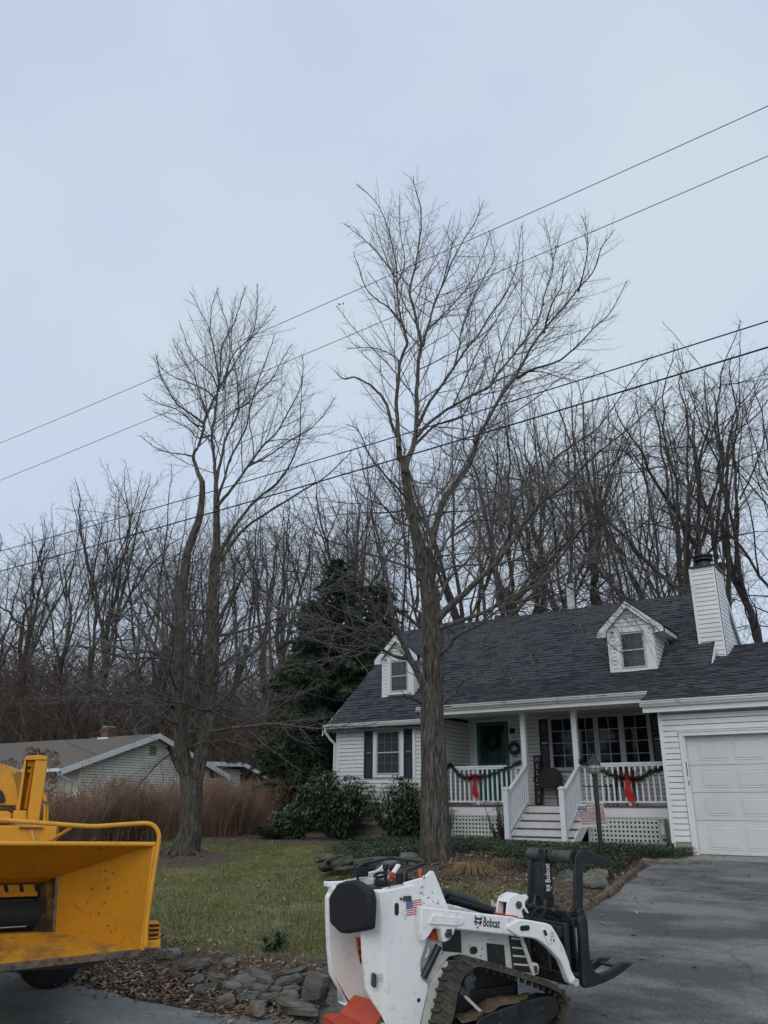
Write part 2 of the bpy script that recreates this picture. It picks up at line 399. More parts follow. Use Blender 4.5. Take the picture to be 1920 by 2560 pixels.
# ---- walls (solid), each a part with its boards
w=MB(); w.box(-9.40,-6.06,1.512,9.2,.75,3.9); LWALL=hpart(w,'wall',M['white'])
w=MB(); w.box(-6.09,.04,3.215,9.2,.75,4.3); BWALL=hpart(w,'wall',M['white'])
w=MB(); w.box(.012,.40,.012,3.2,.80,3.62); w.box(3.42,6.2,.012,.3,.80,3.62); w.box(.40,3.42,.012,.20,3.12,3.62); w.box(.012,.2,3.2,9.2,.8,4.9); w.box(6.2,6.4,.02,9.2,.8,4.9)
GWALL=hpart(w,'wall',M['white'])
w=MB(); w.prism([(1.6,3.9),(9.2,3.9),(YR,ZR-.12)],'X',-9.40,-9.30); w.prism([(1.6,3.9),(9.2,3.9),(YR,ZR-.12)],'X',.47,.57); GABW=hpart(w,'gable_wall',M['white'])
# left wing front
WN=(-8.14,-7.15,2.46,3.72); SH1=(-8.42,-8.14,2.45,3.68); SH2=(-7.15,-6.87,2.45,3.68)
siding(LWALL,'F',1.512,-9.32,-6.12,1.28,3.80,.1035,holes=[(-8.42,-6.87,2.45,3.74)])
siding(LWALL,'R',-6.058,1.60,3.10,1.85,3.85,.1035)
# door wall behind the porch
siding(BWALL,'F',3.215,-6.04,-.0,1.85,4.05,.1035,holes=[(-5.95,-4.78,1.8,4.0),(-3.72,-1.06,2.60,3.95)],joined=True)
# garage front
siding(GWALL,'F',.012,.05,6.1,1.13,3.56,.1095,holes=[(.345,3.50,.8,3.20)])
siding(GABW,'R',.572,4.15,8.0,5.2,7.2,.1095,clip=lambda z:(4.25, min(8.0, YR+(ZR-.2-z)/.83)) if z<ZR-.3 else None)
mb=MB(); mb.box(.05,.40,-.005,.02,.86,1.13); mb.box(-9.4,-6.06,1.50,1.6,.7,1.28); hpart(mb,'foundation',M['concrete'])
# corner boards / trims
mb=MB()
mb.box(-9.42,-9.31,1.488,1.512,1.25,3.84); mb.box(-6.13,-6.04,1.488,1.512,1.25,3.84); mb.box(-6.058,-6.036,1.49,1.59,1.8,3.9)
mb.box(-.02,.055,-.014,.012,1.1,3.60); mb.box(-.02,.012,-.012,.075,1.1,3.60); mb.box(-6.058,-6.034,3.1,3.2,1.8,4.0)
mb.box(.56,.595,4.17,4.25,5.3,7.0)
hpart(mb,'corner_board',M['trim'],bevel=.004)
# soffits, fascia, porch beam
mb=MB(); mb.box(-9.62,-5.98,1.30,1.49,3.80,3.815); mb.box(-.22,6.4,-.24,-.02,3.60,3.612); mb.box(-6.0,.0,.46,3.19,3.985,4.0)
hpart(mb,'soffit',M['soffit'])
mb=MB(); mb.box(-9.62,-5.98,1.275,1.30,3.72,3.90); mb.box(-.24,6.4,-.262,-.24,3.565,3.78); mb.box(-.24,-.222,-.24,.30,3.60,3.79)
mb.box(-6.0,-.25,.44,.46,3.86,4.06); mb.box(-5.98,-.02,1.03,1.17,3.86,3.985)
hpart(mb,'fascia',M['trim'],bevel=.003)
# ---- roofs
def sheath(name,polys,m):
    mb=MB()
    for p in polys: mb.add(p,[tuple(range(len(p)))])
    return hpart(mb,name,m)
t=-.0
ROOF=MB()
XL,XR_=-9.68,.66
def slab(mb,x0,x1,y0,y1,f,th=.05):
    a=[(y0,f(y0)-.012),(y1,f(y1)-.012),(y1,f(y1)-.012-th),(y0,f(y0)-.012-th)]
    mb.prism(a,'X',x0,x1)
slab(ROOF,XL,-6.02,1.20,YR,slope_main); slab(ROOF,-6.02,XR_,2.56,YR,slope_main)
ROOF.prism([(YR,ZR-.012),(9.9,ZR-.012-(9.9-YR)*.83),(9.9,ZR-.062-(9.9-YR)*.83),(YR,ZR-.062)],'X',XL,XR_)
ROOFO=hpart(ROOF,'main_roof',M['shingle_a'])
mb=MB(); slab(mb,-6.04,-.26,.36,2.60,slope_low); slab(mb,-.26,6.5,-.33,4.45,slope_low)
mb.prism([(4.45,slope_low(4.45)-.012),(9.9,slope_low(4.45)-.012-5.45*.379),(9.9,slope_low(4.45)-.07-5.45*.379),(4.45,slope_low(4.45)-.07)],'X',.66,6.5)
mb.prism([(.36,3.9),(2.6,3.9),(2.6,slope_low(2.6)-.08),(.36,slope_low(.36)-.07)],'X',-6.04,-6.02)
LROOF=hpart(mb,'low_roof',M['shingle_a'])
def shingles(par,x0,x1,y0,y1,f,s,expo,skip=None,wr=(.16,.34),seed=1):
    rnd=random.Random(seed); L=math.hypot(1,s); n=int((y1-y0)*L/expo)+1; mb=MB()
    nx,nz=-s/L,1/L
    for i in range(n):
        ya=y0+i*expo/L; yb=min(y1,ya+expo*1.05/L)
        x=x0-rnd.random()*.3
        while x<x1:
            wd=rnd.uniform(*wr); a=max(x,x0); b=min(x+wd-.006,x1); x+=wd
            if b-a<.02: continue
            if skip and skip((a+b)/2,(ya+yb)/2): continue
            t=rnd.choice((.008,.018))+.006*rnd.random(); mi_=rnd.choice((0,0,1,1,2))
            ja=rnd.uniform(-.03,-.005) if t>.018 else 0
            za,zb=f(ya+ja),f(yb)
            def P(x_,y_,z_,t_): return (x_,y_+nx*t_,z_+nz*t_)
            v=[P(a,ya+ja,za,-.01),P(b,ya+ja,za,-.01),P(b,yb,zb,-.01),P(a,yb,zb,-.01),P(a,ya+ja,za,t),P(b,ya+ja,za,t),P(b,yb,zb,.002),P(a,yb,zb,.002)]
            mb.mi=mi_; mb.add(v,[(4,5,6,7)]); n_=len(mb.v)-8; mb.f+=[(n_,n_+1,n_+5,n_+4),(n_+1,n_+2,n_+6,n_+5),(n_+3,n_,n_+4,n_+7)]; mb.m+=[3,3,3]
    o=mb.build('shingles',[M['shingle_a'],M['shingle_b'],M['shingle_c'],M['shingle_edge']],par); stuff(o); return o
def in_dormer(x,y): return False
shingles(ROOFO,XL,-6.02,1.20,YR,slope_main,.83,.142,seed=1)
shingles(ROOFO,-6.02,XR_,2.56,YR,slope_main,.83,.142,seed=2)
shingles(LROOF,-6.04,-.26,.36,2.58,slope_low,.379,.142,seed=3)
shingles(LROOF,-.26,XR_,-.33,2.58,slope_low,.379,.142,seed=4)
shingles(LROOF,XR_,5.2,-.33,4.45,slope_low,.379,.142,seed=5)
mb=MB()
x=XL
while x<XR_: 
    for sg in (-1,1): mb.add([(x,YR,ZR+.018),(x+.19,YR,ZR+.010),(x+.19,YR+sg*.13,ZR+.010-.108),(x,YR+sg*.13,ZR+.018-.108)],[(0,1,2,3)])
    x+=.14
x=.66
while x<5.2:
    z=slope_low(4.45)
    for sg in (-1,1): mb.add([(x,4.45,z+.018),(x+.19,4.45,z+.010),(x+.19,4.45+sg*.14,z-.045),(x,4.45+sg*.14,z-.04)],[(0,1,2,3)])
    x+=.14
stuff(hpart(mb,'ridge_cap',M['shingle_c']))
# rake fascia boards
mb=MB()
for x0,x1 in ((XL-.02,XL),(XR_,XR_+.022)):
    ya=1.20 if x0<0 else 2.60
    mb.prism([(ya,slope_main(ya)-.005),(YR,ZR-.005),(YR,ZR-.17),(ya,slope_main(ya)-.16)],'X',x0,x1)
    mb.prism([(YR,ZR-.005),(9.9,ZR-.005-4.36*.83),(9.9,ZR-.17-4.36*.83),(YR,ZR-.17)],'X',x0,x1)
hpart(mb,'rake_board',M['trim'])
mb=MB()                                            # soffit under the right rake
mb.prism([(YR,ZR-.07),(9.9,ZR-.07-4.36*.83),(9.9,ZR-.09-4.36*.83),(YR,ZR-.09)],'X',.57,.66); hpart(mb,'rake_soffit',M['trim'])
# small window in the right gable
mb=MB(); mb.box(.585,.61,6.7,7.15,5.45,6.0); o=hpart(mb,'window_frame',M['trim']); mb=MB(); mb.box(.6,.615,6.76,7.09,5.51,5.94); hpart(mb,'pane',M['glass'],o)
# gutters: K profile along x
def gutter(x0,x1,y,z,name='gutter'):
    mb=MB(); p=[(y,z),(y-.115,z),(y-.118,z-.02),(y-.10,z-.035),(y-.10,z-.06),(y-.075,z-.09),(y-.06,z-.12),(y,z-.12),(y,z-.11),(y-.055,z-.11),(y-.09,z-.055),(y-.09,z-.03),(y-.105,z-.012),(y-.01,z-.012)]
    mb.prism(p,'X',x0,x1); mb.box(x0-.004,x0+.004,y-.112,y,z-.12,z+.002); mb.box(x1-.004,x1+.004,y-.112,y,z-.12,z+.002)
    xx=x0+.5
    return hpart(mb,name,M['gutter'])
gutter(-9.66,-5.98,1.275,3.885); gutter(-6.05,-.28,.44,4.08); gutter(-.25,6.5,-.262,3.795)
mb=MB()                                            # downspouts of the left wing
mb.tube([(-9.60,1.21,3.80),(-9.60,1.21,3.70),(-9.53,1.36,3.50),(-9.44,1.46,3.38),(-9.44,1.47,3.0),(-9.44,1.47,1.2)],.038,8)
mb.box(-6.84,-6.76,1.425,1.49,1.3,3.74)
hpart(mb,'downspout',M['trim'],smooth=True)
# ---- windows
def muntins(mb,x0,x1,z0,z1,nx,nz,y,w=.014,d=.012):
    for i in range(1,nx): x=x0+(x1-x0)*i/nx; mb.box(x-w/2,x+w/2,y-d,y,z0,z1)
    for i in range(1,nz): z=z0+(z1-z0)*i/nz; mb.box(x0,x1,y-d-.001,y-.001,z-w/2,z+w/2)
def dh_window(x0,x1,z0,z1,y,cas=.09,par=H,nx=3,screen=False):
    f=MB(); yo=y-.03
    f.box(x0,x0+cas,yo,y,z0,z1); f.box(x1-cas,x1,yo,y,z0,z1); f.box(x0+cas,x1-cas,yo,y,z1-cas*.7,z1); f.box(x0+cas,x1-cas,yo-.015,y,z0,z0+cas*.6)
    W=hpart(f,'window',M['trim'],par,bevel=.003)
    a,b,c,d=x0+cas+.03,x1-cas-.03,z0+cas*.6+.02,z1-cas*.7-.02; zm=(c+d)/2
    s=MB(); ys=y-.012
    for (p,q,yy) in ((c,zm+.015,ys+.004),(zm-.015,d,ys-.004)):
        s.box(a-.02,a+.022,yy-.02,yy,p,q); s.box(b-.022,b+.02,yy-.02,yy,p,q); s.box(a+.022,b-.022,yy-.02,yy,p,p+.03); s.box(a+.022,b-.022,yy-.02,yy,q-.03,q)
    s.box(a-.035,a-.02,ys-.01,ys+.01,c-.02,d+.02); s.box(b+.02,b+.035,ys-.01,ys+.01,c-.02,d+.02)
    hpart(s,'sash',M['vinyl'],W)
    for (p,q,yy) in ((c+.03,zm-.015,ys+.006),(zm+.015,d-.03,ys-.0)):
        g=MB(); g.box(a+.022,b-.022,yy-.006,yy-.002,p,q); hpart(g,'pane',M['glass_sheer'],W)
    g=MB(); muntins(g,a+.022,b-.022,c+.03,zm-.015,nx,2,ys-.002,.008,.003); muntins(g,a+.022,b-.022,zm+.015,d-.03,nx,2,ys-.008,.008,.003); hpart(g,'muntin',M['grille'],W)
    return W
M['grille']=mat('window_grille',(.17,.18,.19),.5,.05,4)
M['vinyl']=mat('window_vinyl',(.50,.52,.53),.5,.05,4)
def sheer():
    m=bpy.data.materials.new('glass_with_curtain_behind'); m.use_nodes=True; t=m.node_tree; b=t.nodes['Principled BSDF']
    b.inputs['Roughness'].default_value=.06; g=N(t,'ShaderNodeNewGeometry'); wv=N(t,'ShaderNodeTexWave'); wv.inputs['Scale'].default_value=6; wv.inputs['Distortion'].default_value=2.5; wv.inputs['Detail'].default_value=3
    t.links.new(g.outputs['Position'],wv.inputs['Vector']); r=N(t,'ShaderNodeValToRGB'); r.color_ramp.elements[0].color=(.035,.042,.05,1); r.color_ramp.elements[1].color=(.075,.085,.098,1)
    t.links.new(wv.outputs[0],r.inputs[0]); t.links.new(r.outputs[0],b.inputs['Base Color']); return m
M['glass_sheer']=sheer()
dh_window(-8.14,-7.15,2.46,3.74,1.50,cas=.10)
def shutter(x0,x1,z0,z1,y):
    mb=MB(); mb.box(x0,x0+.045,y-.03,y,z0,z1); mb.box(x1-.045,x1,y-.03,y,z0,z1); zm=(z0+z1)/2
    for a,b in ((z0,z0+.06),(zm-.03,zm+.03),(z1-.06,z1)): mb.box(x0+.045,x1-.045,y-.03,y,a,b)
    z=z0+.06
    while z<z1-.07:
        if abs(z-zm)>.04: mb.prism([(y,z),(y-.022,z),(y-.010,z+.03),(y,z+.03)],'X',x0+.045,x1-.045)
        z+=.036
    return hpart(mb,'shutter',M['shutter'])
shutter(-8.43,-8.15,2.45,3.67,1.49); shutter(-7.14,-6.86,2.45,3.67,1.49)
shutter(-3.98,-3.72,2.58,3.92,3.195); shutter(-1.06,-.74,2.58,3.92,3.195)
# picture window of four casements
f=MB(); y=3.20; X0,X1,Z0,Z1=-3.72,-1.06,2.62,3.95
f.box(X0,X1,y-.05,y,Z1-.06,Z1); f.box(X0-.02,X1+.02,y-.075,y,Z0-.02,Z0+.07)
for a,b in ((X0,X0+.09),(-3.02,-2.93),(-2.50,-2.37),(-1.86,-1.72),(X1-.09,X1)): f.box(a,b,y-.045,y,Z0+.07,Z1-.06)
PW=hpart(f,'window',M['vinyl'],bevel=.004)
for a,b in ((X0+.09,-3.02),(-2.93,-2.50),(-2.37,-1.86),(-1.72,X1-.09)):
    g=MB(); g.box(a,b,y-.012,y-.006,Z0+.07,Z1-.06); hpart(g,'pane',M['glass'],PW)
    g=MB(); muntins(g,a,b,Z0+.07,Z1-.06,2,4,y-.013,.018,.006); hpart(g,'muntin',M['vinyl'],PW)
# ---- front door
f=MB(); f.box(-5.93,-5.82,3.165,3.2,1.80,3.99); f.box(-4.87,-4.77,3.165,3.2,1.80,3.99); f.box(-5.82,-4.87,3.165,3.2,3.92,3.99); f.box(-5.82,-4.87,3.12,3.2,1.79,1.83)
DR=hpart(f,'front_door',M['trim'],bevel=.004)
g=MB(); g.box(-5.82,-4.87,3.172,3.20,1.83,3.92); d1=hpart(g,'door_leaf',M['green_door'],DR)
g=MB(); 
for a,b in ((-5.82,-5.72),(-4.97,-4.87)): g.box(a,b,3.150,3.172,1.83,3.92)
g.box(-5.72,-4.97,3.150,3.172,3.82,3.92); g.box(-5.72,-4.97,3.150,3.172,1.83,2.05); g.box(-5.72,-4.97,3.152,3.172,2.72,2.84)
hpart(g,'storm_frame',M['green_door'],DR,bevel=.004)
g=MB(); g.box(-5.72,-4.97,3.158,3.164,2.84,3.82); hpart(g,'pane',M['glass_green'],DR)
g=MB(); g.lathe([(.0,0),(.022,.0),(.026,.02),(.02,.04),(0,.045)],(-4.93,3.15,2.86),10,Matrix.Rotation(R(90),4,'X')); hpart(g,'door_handle',M['brass'],DR,smooth=True)
# ---- porch
g=MB(); g.box(-6.0,-.0,1.06,3.2,1.745,1.782); DECK=hpart(g,'porch_deck',M['deck_red'])
g=MB(); g.box(-6.0,-3.62,1.085,1.11,1.55,1.745); g.box(-2.12,-.0,1.085,1.11,1.55,1.745); hpart(g,'skirt_board',M['trim'],DECK)
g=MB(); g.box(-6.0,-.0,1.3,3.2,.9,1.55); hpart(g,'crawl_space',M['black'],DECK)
for x in (-3.51,-2.23):
    g=MB(); g.box(x-.06,x+.06,1.05,1.17,1.782,3.86); g.box(x-.075,x+.075,1.035,1.185,3.80,3.86); g.box(x-.075,x+.075,1.035,1.185,1.782,1.84); hpart(g,'porch_post',M['trim'],bevel=.005)
def railing(x0,x1,y,bx0):
    g=MB(); g.box(x0,x1,y-.045,y+.045,2.635,2.675); g.box(x0,x1,y-.03,y+.03,2.59,2.635); g.box(x0,x1,y-.03,y+.03,1.835,1.875)
    xm=(x0+x1)/2; g.box(xm-.03,xm+.03,y-.03,y+.03,1.782,1.835)
    P=hpart(g,'porch_railing',M['trim'],bevel=.004)
    me=MB().box(-.019,.019,-.019,.019,0,.715).mesh('baluster',M['trim'])
    x=bx0
    while x<x1-.03:
        o=bpy.data.objects.new('baluster',me); COL.objects.link(o); o.parent=P; o.location=(x,y,1.875); x+=.126
railing(-5.98,-3.57,1.11,-5.90); railing(-2.17,-.02,1.11,-2.06)
# stair
g=MB()
NS=5; y0=1.06; run=.262
for i in range(NS):
    zt=1.782-.158*(i); ya=y0-run*i
    g.box(-3.46,-2.28,ya-.002,ya+.02,zt-.158,zt-.024)
    if i>0: pass
ST=hpart(g,'stairs',M['trim'])
for i in range(1,NS):
    zt=1.782-.158*i; yb=y0-run*i
    g=MB(); g.box(-3.47,-2.27 if i<1 else -2.02,yb-.02,yb+run+.0,zt-.024,zt); o=hpart(g,'tread',M['tread'] if 'tread' in M else M['deck_red'],ST,bevel=.004)
g=MB()
for xa,xb in ((-3.50,-3.46),(-2.04,-2.0)):
    g.prism([(y0,1.745),(y0,1.45),(y0-run*4,.86),(y0-run*4-.12,.86),(y0-run*4-.12,1.05)],'X',xa,xb)
hpart(g,'stringer',M['trim'],ST)
g=MB()
for i in range(1,5):
    zt=1.782-.158*i; ya=y0-run*i
    g.box(-2.28,-2.04,ya-.0,ya+.018,zt-.158,zt-.024)
hpart(g,'riser',M['trim'],ST)
for x in (-3.47,-2.17):
    g=MB(); g.box(x-.055,x+.055,-.16,-.05,.80,2.10); g.prism([(x-.075,2.10),(x+.075,2.10),(x+.06,2.13),(x,2.165),(x-.06,2.13)],'Y',-.18,-.03)
    P=hpart(g,'newel_post',M['trim'],bevel=.004)
    g=MB(); g.bar((x,-.1,2.0),(x,1.05,2.64),.075,.06); g.bar((x,-.1,1.20),(x,1.05,1.86),.05,.05); hpart(g,'handrail',M['trim'],P,bevel=.004)
    me=MB().prism([(-.018,-.01),(.018,.01),(.018,.76),(-.018,.74)],'X',-.018,.018).mesh('baluster',M['trim'])
    for k in range(9):
        yy=.01+k*.118; o=bpy.data.objects.new('baluster',me); COL.objects.link(o); o.parent=P; o.location=(x,yy,1.22+(yy+.1)*.565)
# lattice: every slat a piece
def lattice(x0,x1,z0,z1,y):
    g=MB(); g.box(x0-.07,x0,y-.012,y+.03,z0-.25,z1); g.box(x1,x1+.06,y-.012,y+.03,z0-.25,z1); g.box(x0,x1,y-.014,y+.01,z1-.02,z1)
    P=hpart(g,'lattice_frame',M['trim'])
    vm=MB().box(-.024,.024,0,.006,z0-.06,z1-.02).mesh('lattice_slat',M['lattice']); hm=MB().box(x0,x1,0,.006,-.023,.023).mesh('lattice_slat',M['lattice'])
    x=x0+.045
    while x<x1:
        o=bpy.data.objects.new('lattice_slat',vm); COL.objects.link(o); o.parent=P; o.location=(x,y+.008,0); x+=.0895
    z=z1-.06
    while z>z0-.05:
        o=bpy.data.objects.new('lattice_slat',hm); COL.objects.link(o); o.parent=P; o.location=(0,y,z); z-=.0895
M['lattice']=mat('lattice_vinyl',(.62,.65,.64),.5,.05,4,dirt=(.3,.32,.26),dirt_amt=.35,dscale=2)
lattice(-2.03,-.12,1.0,1.545,1.11); lattice(-5.85,-3.6,1.0,1.545,1.11)
# ---- dormers
def dormer(x0,x1,y,zb,ze,zp,xo0,xo1,win):
    xm=(x0+x1)/2; g=MB(); s=(zp-ze)/(xm-xo0)
    f=y+.01; yb=1.4+(ze+.1-3.91)/.83+.3
    g.box(x0,x1,f,f+.05,zb-.02,ze)
    g.prism([(xo0+.12,ze-.04),(xo1-.12,ze-.04),(xm,zp-.06)],'Y',f,f+.05)
    for xx in (x0,x1-.04): g.prism([(f+.05,zb-.05),(f+.05,ze+.02),(yb,ze+.02)],'X',xx,xx+.04)
    D=hpart(g,'dormer',M['white'])
    cw=.11
    siding(D,'F',f,x0+.07,x1-.05,zb+.02,ze-.02,.1,holes=[(win[0]-cw+.02,win[1]+cw-.02,win[2]-.1,win[3]+.1)])
    siding(D,'F',f,x0,x1,ze+.02,zp-.1,.1,clip=lambda z:(xm-(zp-.10-z)/s,xm+(zp-.10-z)/s))
    siding(D,'R',x1,y,yb,zb+.03,ze-.0,.1,clip=lambda z:(y+.09,1.4+(z-3.91)/.83-.01) if 1.4+(z-3.91)/.83-.01>y+.13 else None)
    t=MB(); t.box(x0-.012,x0+.07,y-.02,f,zb,ze); t.box(x1-.07,x1+.018,y-.02,f,zb,ze); t.box(x1,x1+.02,y-.018,y+.09,zb,ze); t.box(x0,x1,y-.016,f,zb-.03,zb+.02)
    # front rake fascia
    for sg in (-1,1):
        xe=xo0 if sg<0 else xo1; 
        t.prism([(xe,ze-.02),(xe,ze+.0),(xm,zp),(xm,zp-.17),(xe-sg*.14,ze-.06)] if sg<0 else [(xe,ze-.02),(xe,ze+.0),(xm,zp),(xm,zp-.17),(xe-sg*.14,ze-.06)],'Y',y-.14,y-.115)
        t.prism([(xe,ze-.13),(xe,ze),(xe-sg*.20,ze+.12),(xe-sg*.20,ze-.13)],'Y',y-.13,y-.012)
    t.prism([(y-.14,ze-.13),(yb+.1,ze-.13),(yb+.1,ze-.0),(y-.14,ze-.0)],'X',xo1-.02,xo1); t.box(x1,xo1-.02,y-.10,yb,ze-.13,ze-.115)
    t.prism([(y-.14,ze-.13),(yb,ze-.13),(yb,ze-.0),(y-.14,ze-.0)],'X',xo0,xo0+.02)
    hpart(t,'dormer_trim',M['trim'],D)
    r=MB()
    yr=1.4+(zp-3.91)/.83+.05; ye=1.4+(ze-3.91)/.83+.02
    for sg in (-1,1):
        xe=(xo0-.02) if sg<0 else (xo1+.02); ze2=ze-.018
        r.add([(xe,y-.15,ze2+.03),(xm,y-.15,zp+.03),(xm,yr,zp+.03),(xe,ye,ze2+.03),(xe,y-.15,ze2),(xm,y-.15,zp),(xm,yr,zp),(xe,ye,ze2)],[(0,1,2,3),(4,7,6,5),(0,4,5,1),(3,7,4,0)])
        # courses
        n=int(math.hypot(xe-xm,zp-ze)/.14); 
        for i in range(n+1):
            a=i/(n+1); b=(i+1.05)/(n+1)
            pa=Vector((xe+(xm-xe)*a,0,ze2+(zp-ze2)*a)); pb=Vector((xe+(xm-xe)*b,0,ze2+(zp-ze2)*b)); yy=y-.155
            yend=1.4+(pa.z-3.91)/.83+.1
            while yy<yend:
                L=random.uniform(.15,.33); tt=.034+random.random()*.008; r.mi=random.choice((0,1,2)); e=min(yy+L-.006,yend)
                r.add([(pa.x,yy,pa.z+tt+.006),(pa.x,e,pa.z+tt+.006),(pb.x,e,pb.z+.033),(pb.x,yy,pb.z+.033),(pa.x,yy,pa.z),(pa.x,e,pa.z)],[(0,1,2,3),(4,5,1,0)]); yy+=L
    hpart(r,'dormer_roof',[M['shingle_a'],M['shingle_b'],M['shingle_c']],D)
    Wd=dh_window(win[0]-cw,win[1]+cw,win[2]-.06,win[3]+.05,y,cas=cw,par=D)
    return D
dormer(-1.70,-.58,2.52,4.84,5.87,6.60,-1.93,-.28,(-1.41,-.78,4.92,5.86))
dormer(-8.42,-7.36,2.35,4.67,5.77,6.44,-8.62,-7.14,(-8.14,-7.52,4.80,5.74))
# ---- chimney chase
g=MB(); g.box(.30,.89,3.362,4.30,4.9,7.44); CH=hpart(g,'chimney_chase',M['white'])
siding(CH,'F',3.362,.345,.85,5.0,7.40,.112,holes=[(.2,.66,4.9,5.50)])
siding(CH,'R',.889,3.40,4.30,5.0,7.40,.112)
g=MB(); g.box(.28,.345,3.34,3.362,5.48,7.44); g.box(.85,.905,3.34,3.362,5.0,7.44); g.box(.889,.91,3.34,3.41,5.0,7.44); g.box(.889,.91,4.24,4.31,5.2,7.44); g.box(.28,.68,3.33,3.37,5.49,5.53)
hpart(g,'corner_board',M['trim'],CH)
g=MB(); g.box(.25,.94,3.31,4.35,7.44,7.475); g.box(.27,.92,3.33,4.33,7.475,7.49); hpart(g,'chase_cap',M['black'],CH)
g=MB(); g.lathe([(0,7.47),(.19,7.47),(.17,7.53),(.15,7.54),(.15,7.66),(.175,7.67),(.16,7.70),(.235,7.705),(.24,7.74),(.17,7.76),(.17,7.80),(.245,7.80),(.25,7.835),(.12,7.87),(0,7.875)],(.59,3.75,0),24)
M['flue']=mat('flue_metal',(.045,.055,.055),.45,.3,8,metal=.5)
hpart(g,'flue_cap',M['flue'],CH,smooth=True)
# plumbing vent pipe behind the ridge
_v=atY(1424,1460,6.2); g=MB(); g.box(_v.x-.09,_v.x+.09,6.1,6.28,6.6,_v.z); hpart(g,'vent_pipe',M['vinyl'])
# ---- garage door
g=MB(); g.box(.36,.425,-.03,.20,.9,3.165); g.box(.425,.46,-.004,.14,.9,3.10); g.box(3.40,3.47,-.03,.2,.9,3.165); g.box(.425,3.40,-.03,.20,3.10,3.165); g.box(.34,3.49,-.045,.012,3.165,3.19)
hpart(g,'door_casing',M['trim'],bevel=.004)
M['gdoor']=mat('garage_door_paint',(.62,.65,.67),.42,.03,2,dirt=(.50,.47,.36),dirt_amt=.35,dscale=.7)
GD=hpart(MB().box(.46,3.40,.155,.19,.905,3.10),'garage_door',M['gdoor'])
secz=[.91,1.52,2.03,2.54,3.098]
for i in range(4):
    a,b=secz[i],secz[i+1]
    hpart(MB().box(.46,3.40,.135,.156,a+.004,b-.004),'door_section',M['gdoor'],GD,bevel=.005)
    for k in range(4):
        x0=.655+k*.665; x1=x0+.575; p=MB(); z0_,z1_=a+.085,b-.085
        # raised panel with a groove round it
        def ring(mb,x0,x1,z0,z1,ya,x2,x3,z2,z3,yb):
            v=[(x0,ya,z0),(x1,ya,z0),(x1,ya,z1),(x0,ya,z1),(x2,yb,z2),(x3,yb,z2),(x3,yb,z3),(x2,yb,z3)]
            mb.add(v,[(0,1,5,4),(1,2,6,5),(2,3,7,6),(3,0,4,7)])
        ring(p,x0,x1,z0_,z1_,.1348,x0+.012,x1-.012,z0_+.012,z1_-.012,.126)
        ring(p,x0+.012,x1-.012,z0_+.012,z1_-.012,.126,x0+.03,x1-.03,z0_+.03,z1_-.03,.1325)
        ring(p,x0+.03,x1-.03,z0_+.03,z1_-.03,.1325,x0+.05,x1-.05,z0_+.05,z1_-.05,.122)
        p.add([(x0+.05,.122,z0_+.05),(x1-.05,.122,z0_+.05),(x1-.05,.122,z1_-.05),(x0+.05,.122,z1_-.05)],[(0,1,2,3)])
        hpart(p,'door_panel',M['gdoor'],GD)
g=MB(); g.box(.43,.445,-.006,.0,2.33,2.60); g.box(.438,.452,-.012,.02,2.16,2.25); hpart(g,'door_hardware',M['flue'],GD)
# concrete stoop in front of the garage
V=MB(); rnd=random.Random(3); n=40
for i in range(n):
    x0=-.05+i*(6.5/n); x1=x0+6.5/n; o0=.34+.03*math.sin(i*1.7)+.02*math.sin(i*.6); o1=.34+.03*math.sin((i+1)*1.7)+.02*math.sin((i+1)*.6)
    V.add([(x0,.2,.9),(x1,.2,.9),(x1,-1.0-o1*.6,.882),(x0,-1.0-o0*.6,.882),(x0,-1.0-o0*.6-.02,.80),(x1,-1.0-o1*.6-.02,.80)],[(0,3,2,1),(3,4,5,2)])
struct(V.build('garage_apron',M['concrete']))
print('siding boards',NB[0])
# ================================================================ bare trees
def bark_mat(name,c1,c2,moss=None,vs=(9,9,1.3)):
    m=bpy.data.materials.new(name); m.use_nodes=True; t=m.node_tree; b=t.nodes['Principled BSDF']; b.inputs['Roughness'].default_value=.95
    g=N(t,'ShaderNodeNewGeometry'); mp=N(t,'ShaderNodeMapping'); mp.inputs['Scale'].default_value=vs; t.links.new(g.outputs['Position'],mp.inputs[0])
    n=N(t,'ShaderNodeTexNoise'); n.inputs['Scale'].default_value=2.6; n.inputs['Detail'].default_value=9; n.inputs['Roughness'].default_value=.72; n.inputs['Distortion'].default_value=.6; t.links.new(mp.outputs[0],n.inputs['Vector'])
    r=N(t,'ShaderNodeValToRGB'); r.color_ramp.elements[0].position=.41; r.color_ramp.elements[1].position=.62; r.color_ramp.elements[0].color=(*c1,1); r.color_ramp.elements[1].color=(*c2,1); t.links.new(n.outputs[0],r.inputs[0]); last=r.outputs[0]
    if moss:
        n2=N(t,'ShaderNodeTexNoise'); n2.inputs['Scale'].default_value=1.4; n2.inputs['Detail'].default_value=6; t.links.new(g.outputs['Position'],n2.inputs['Vector'])
        r2=N(t,'ShaderNodeMapRange'); r2.inputs[1].default_value=.45; r2.inputs[2].default_value=.68; r2.inputs[4].default_value=.65; t.links.new(n2.outputs[0],r2.inputs[0])
        mx=N(t,'ShaderNodeMixRGB'); mx.inputs[2].default_value=(*moss,1); t.links.new(r2.outputs[0],mx.inputs[0]); t.links.new(last,mx.inputs[1]); last=mx.outputs[0]
    t.links.new(last,b.inputs['Base Color'])
    bp=N(t,'ShaderNodeBump'); bp.inputs['Strength'].default_value=1; bp.inputs['Distance'].default_value=.06; t.links.new(n.outputs[0],bp.inputs['Height']); t.links.new(bp.outputs[0],b.inputs['Normal'])
    return m
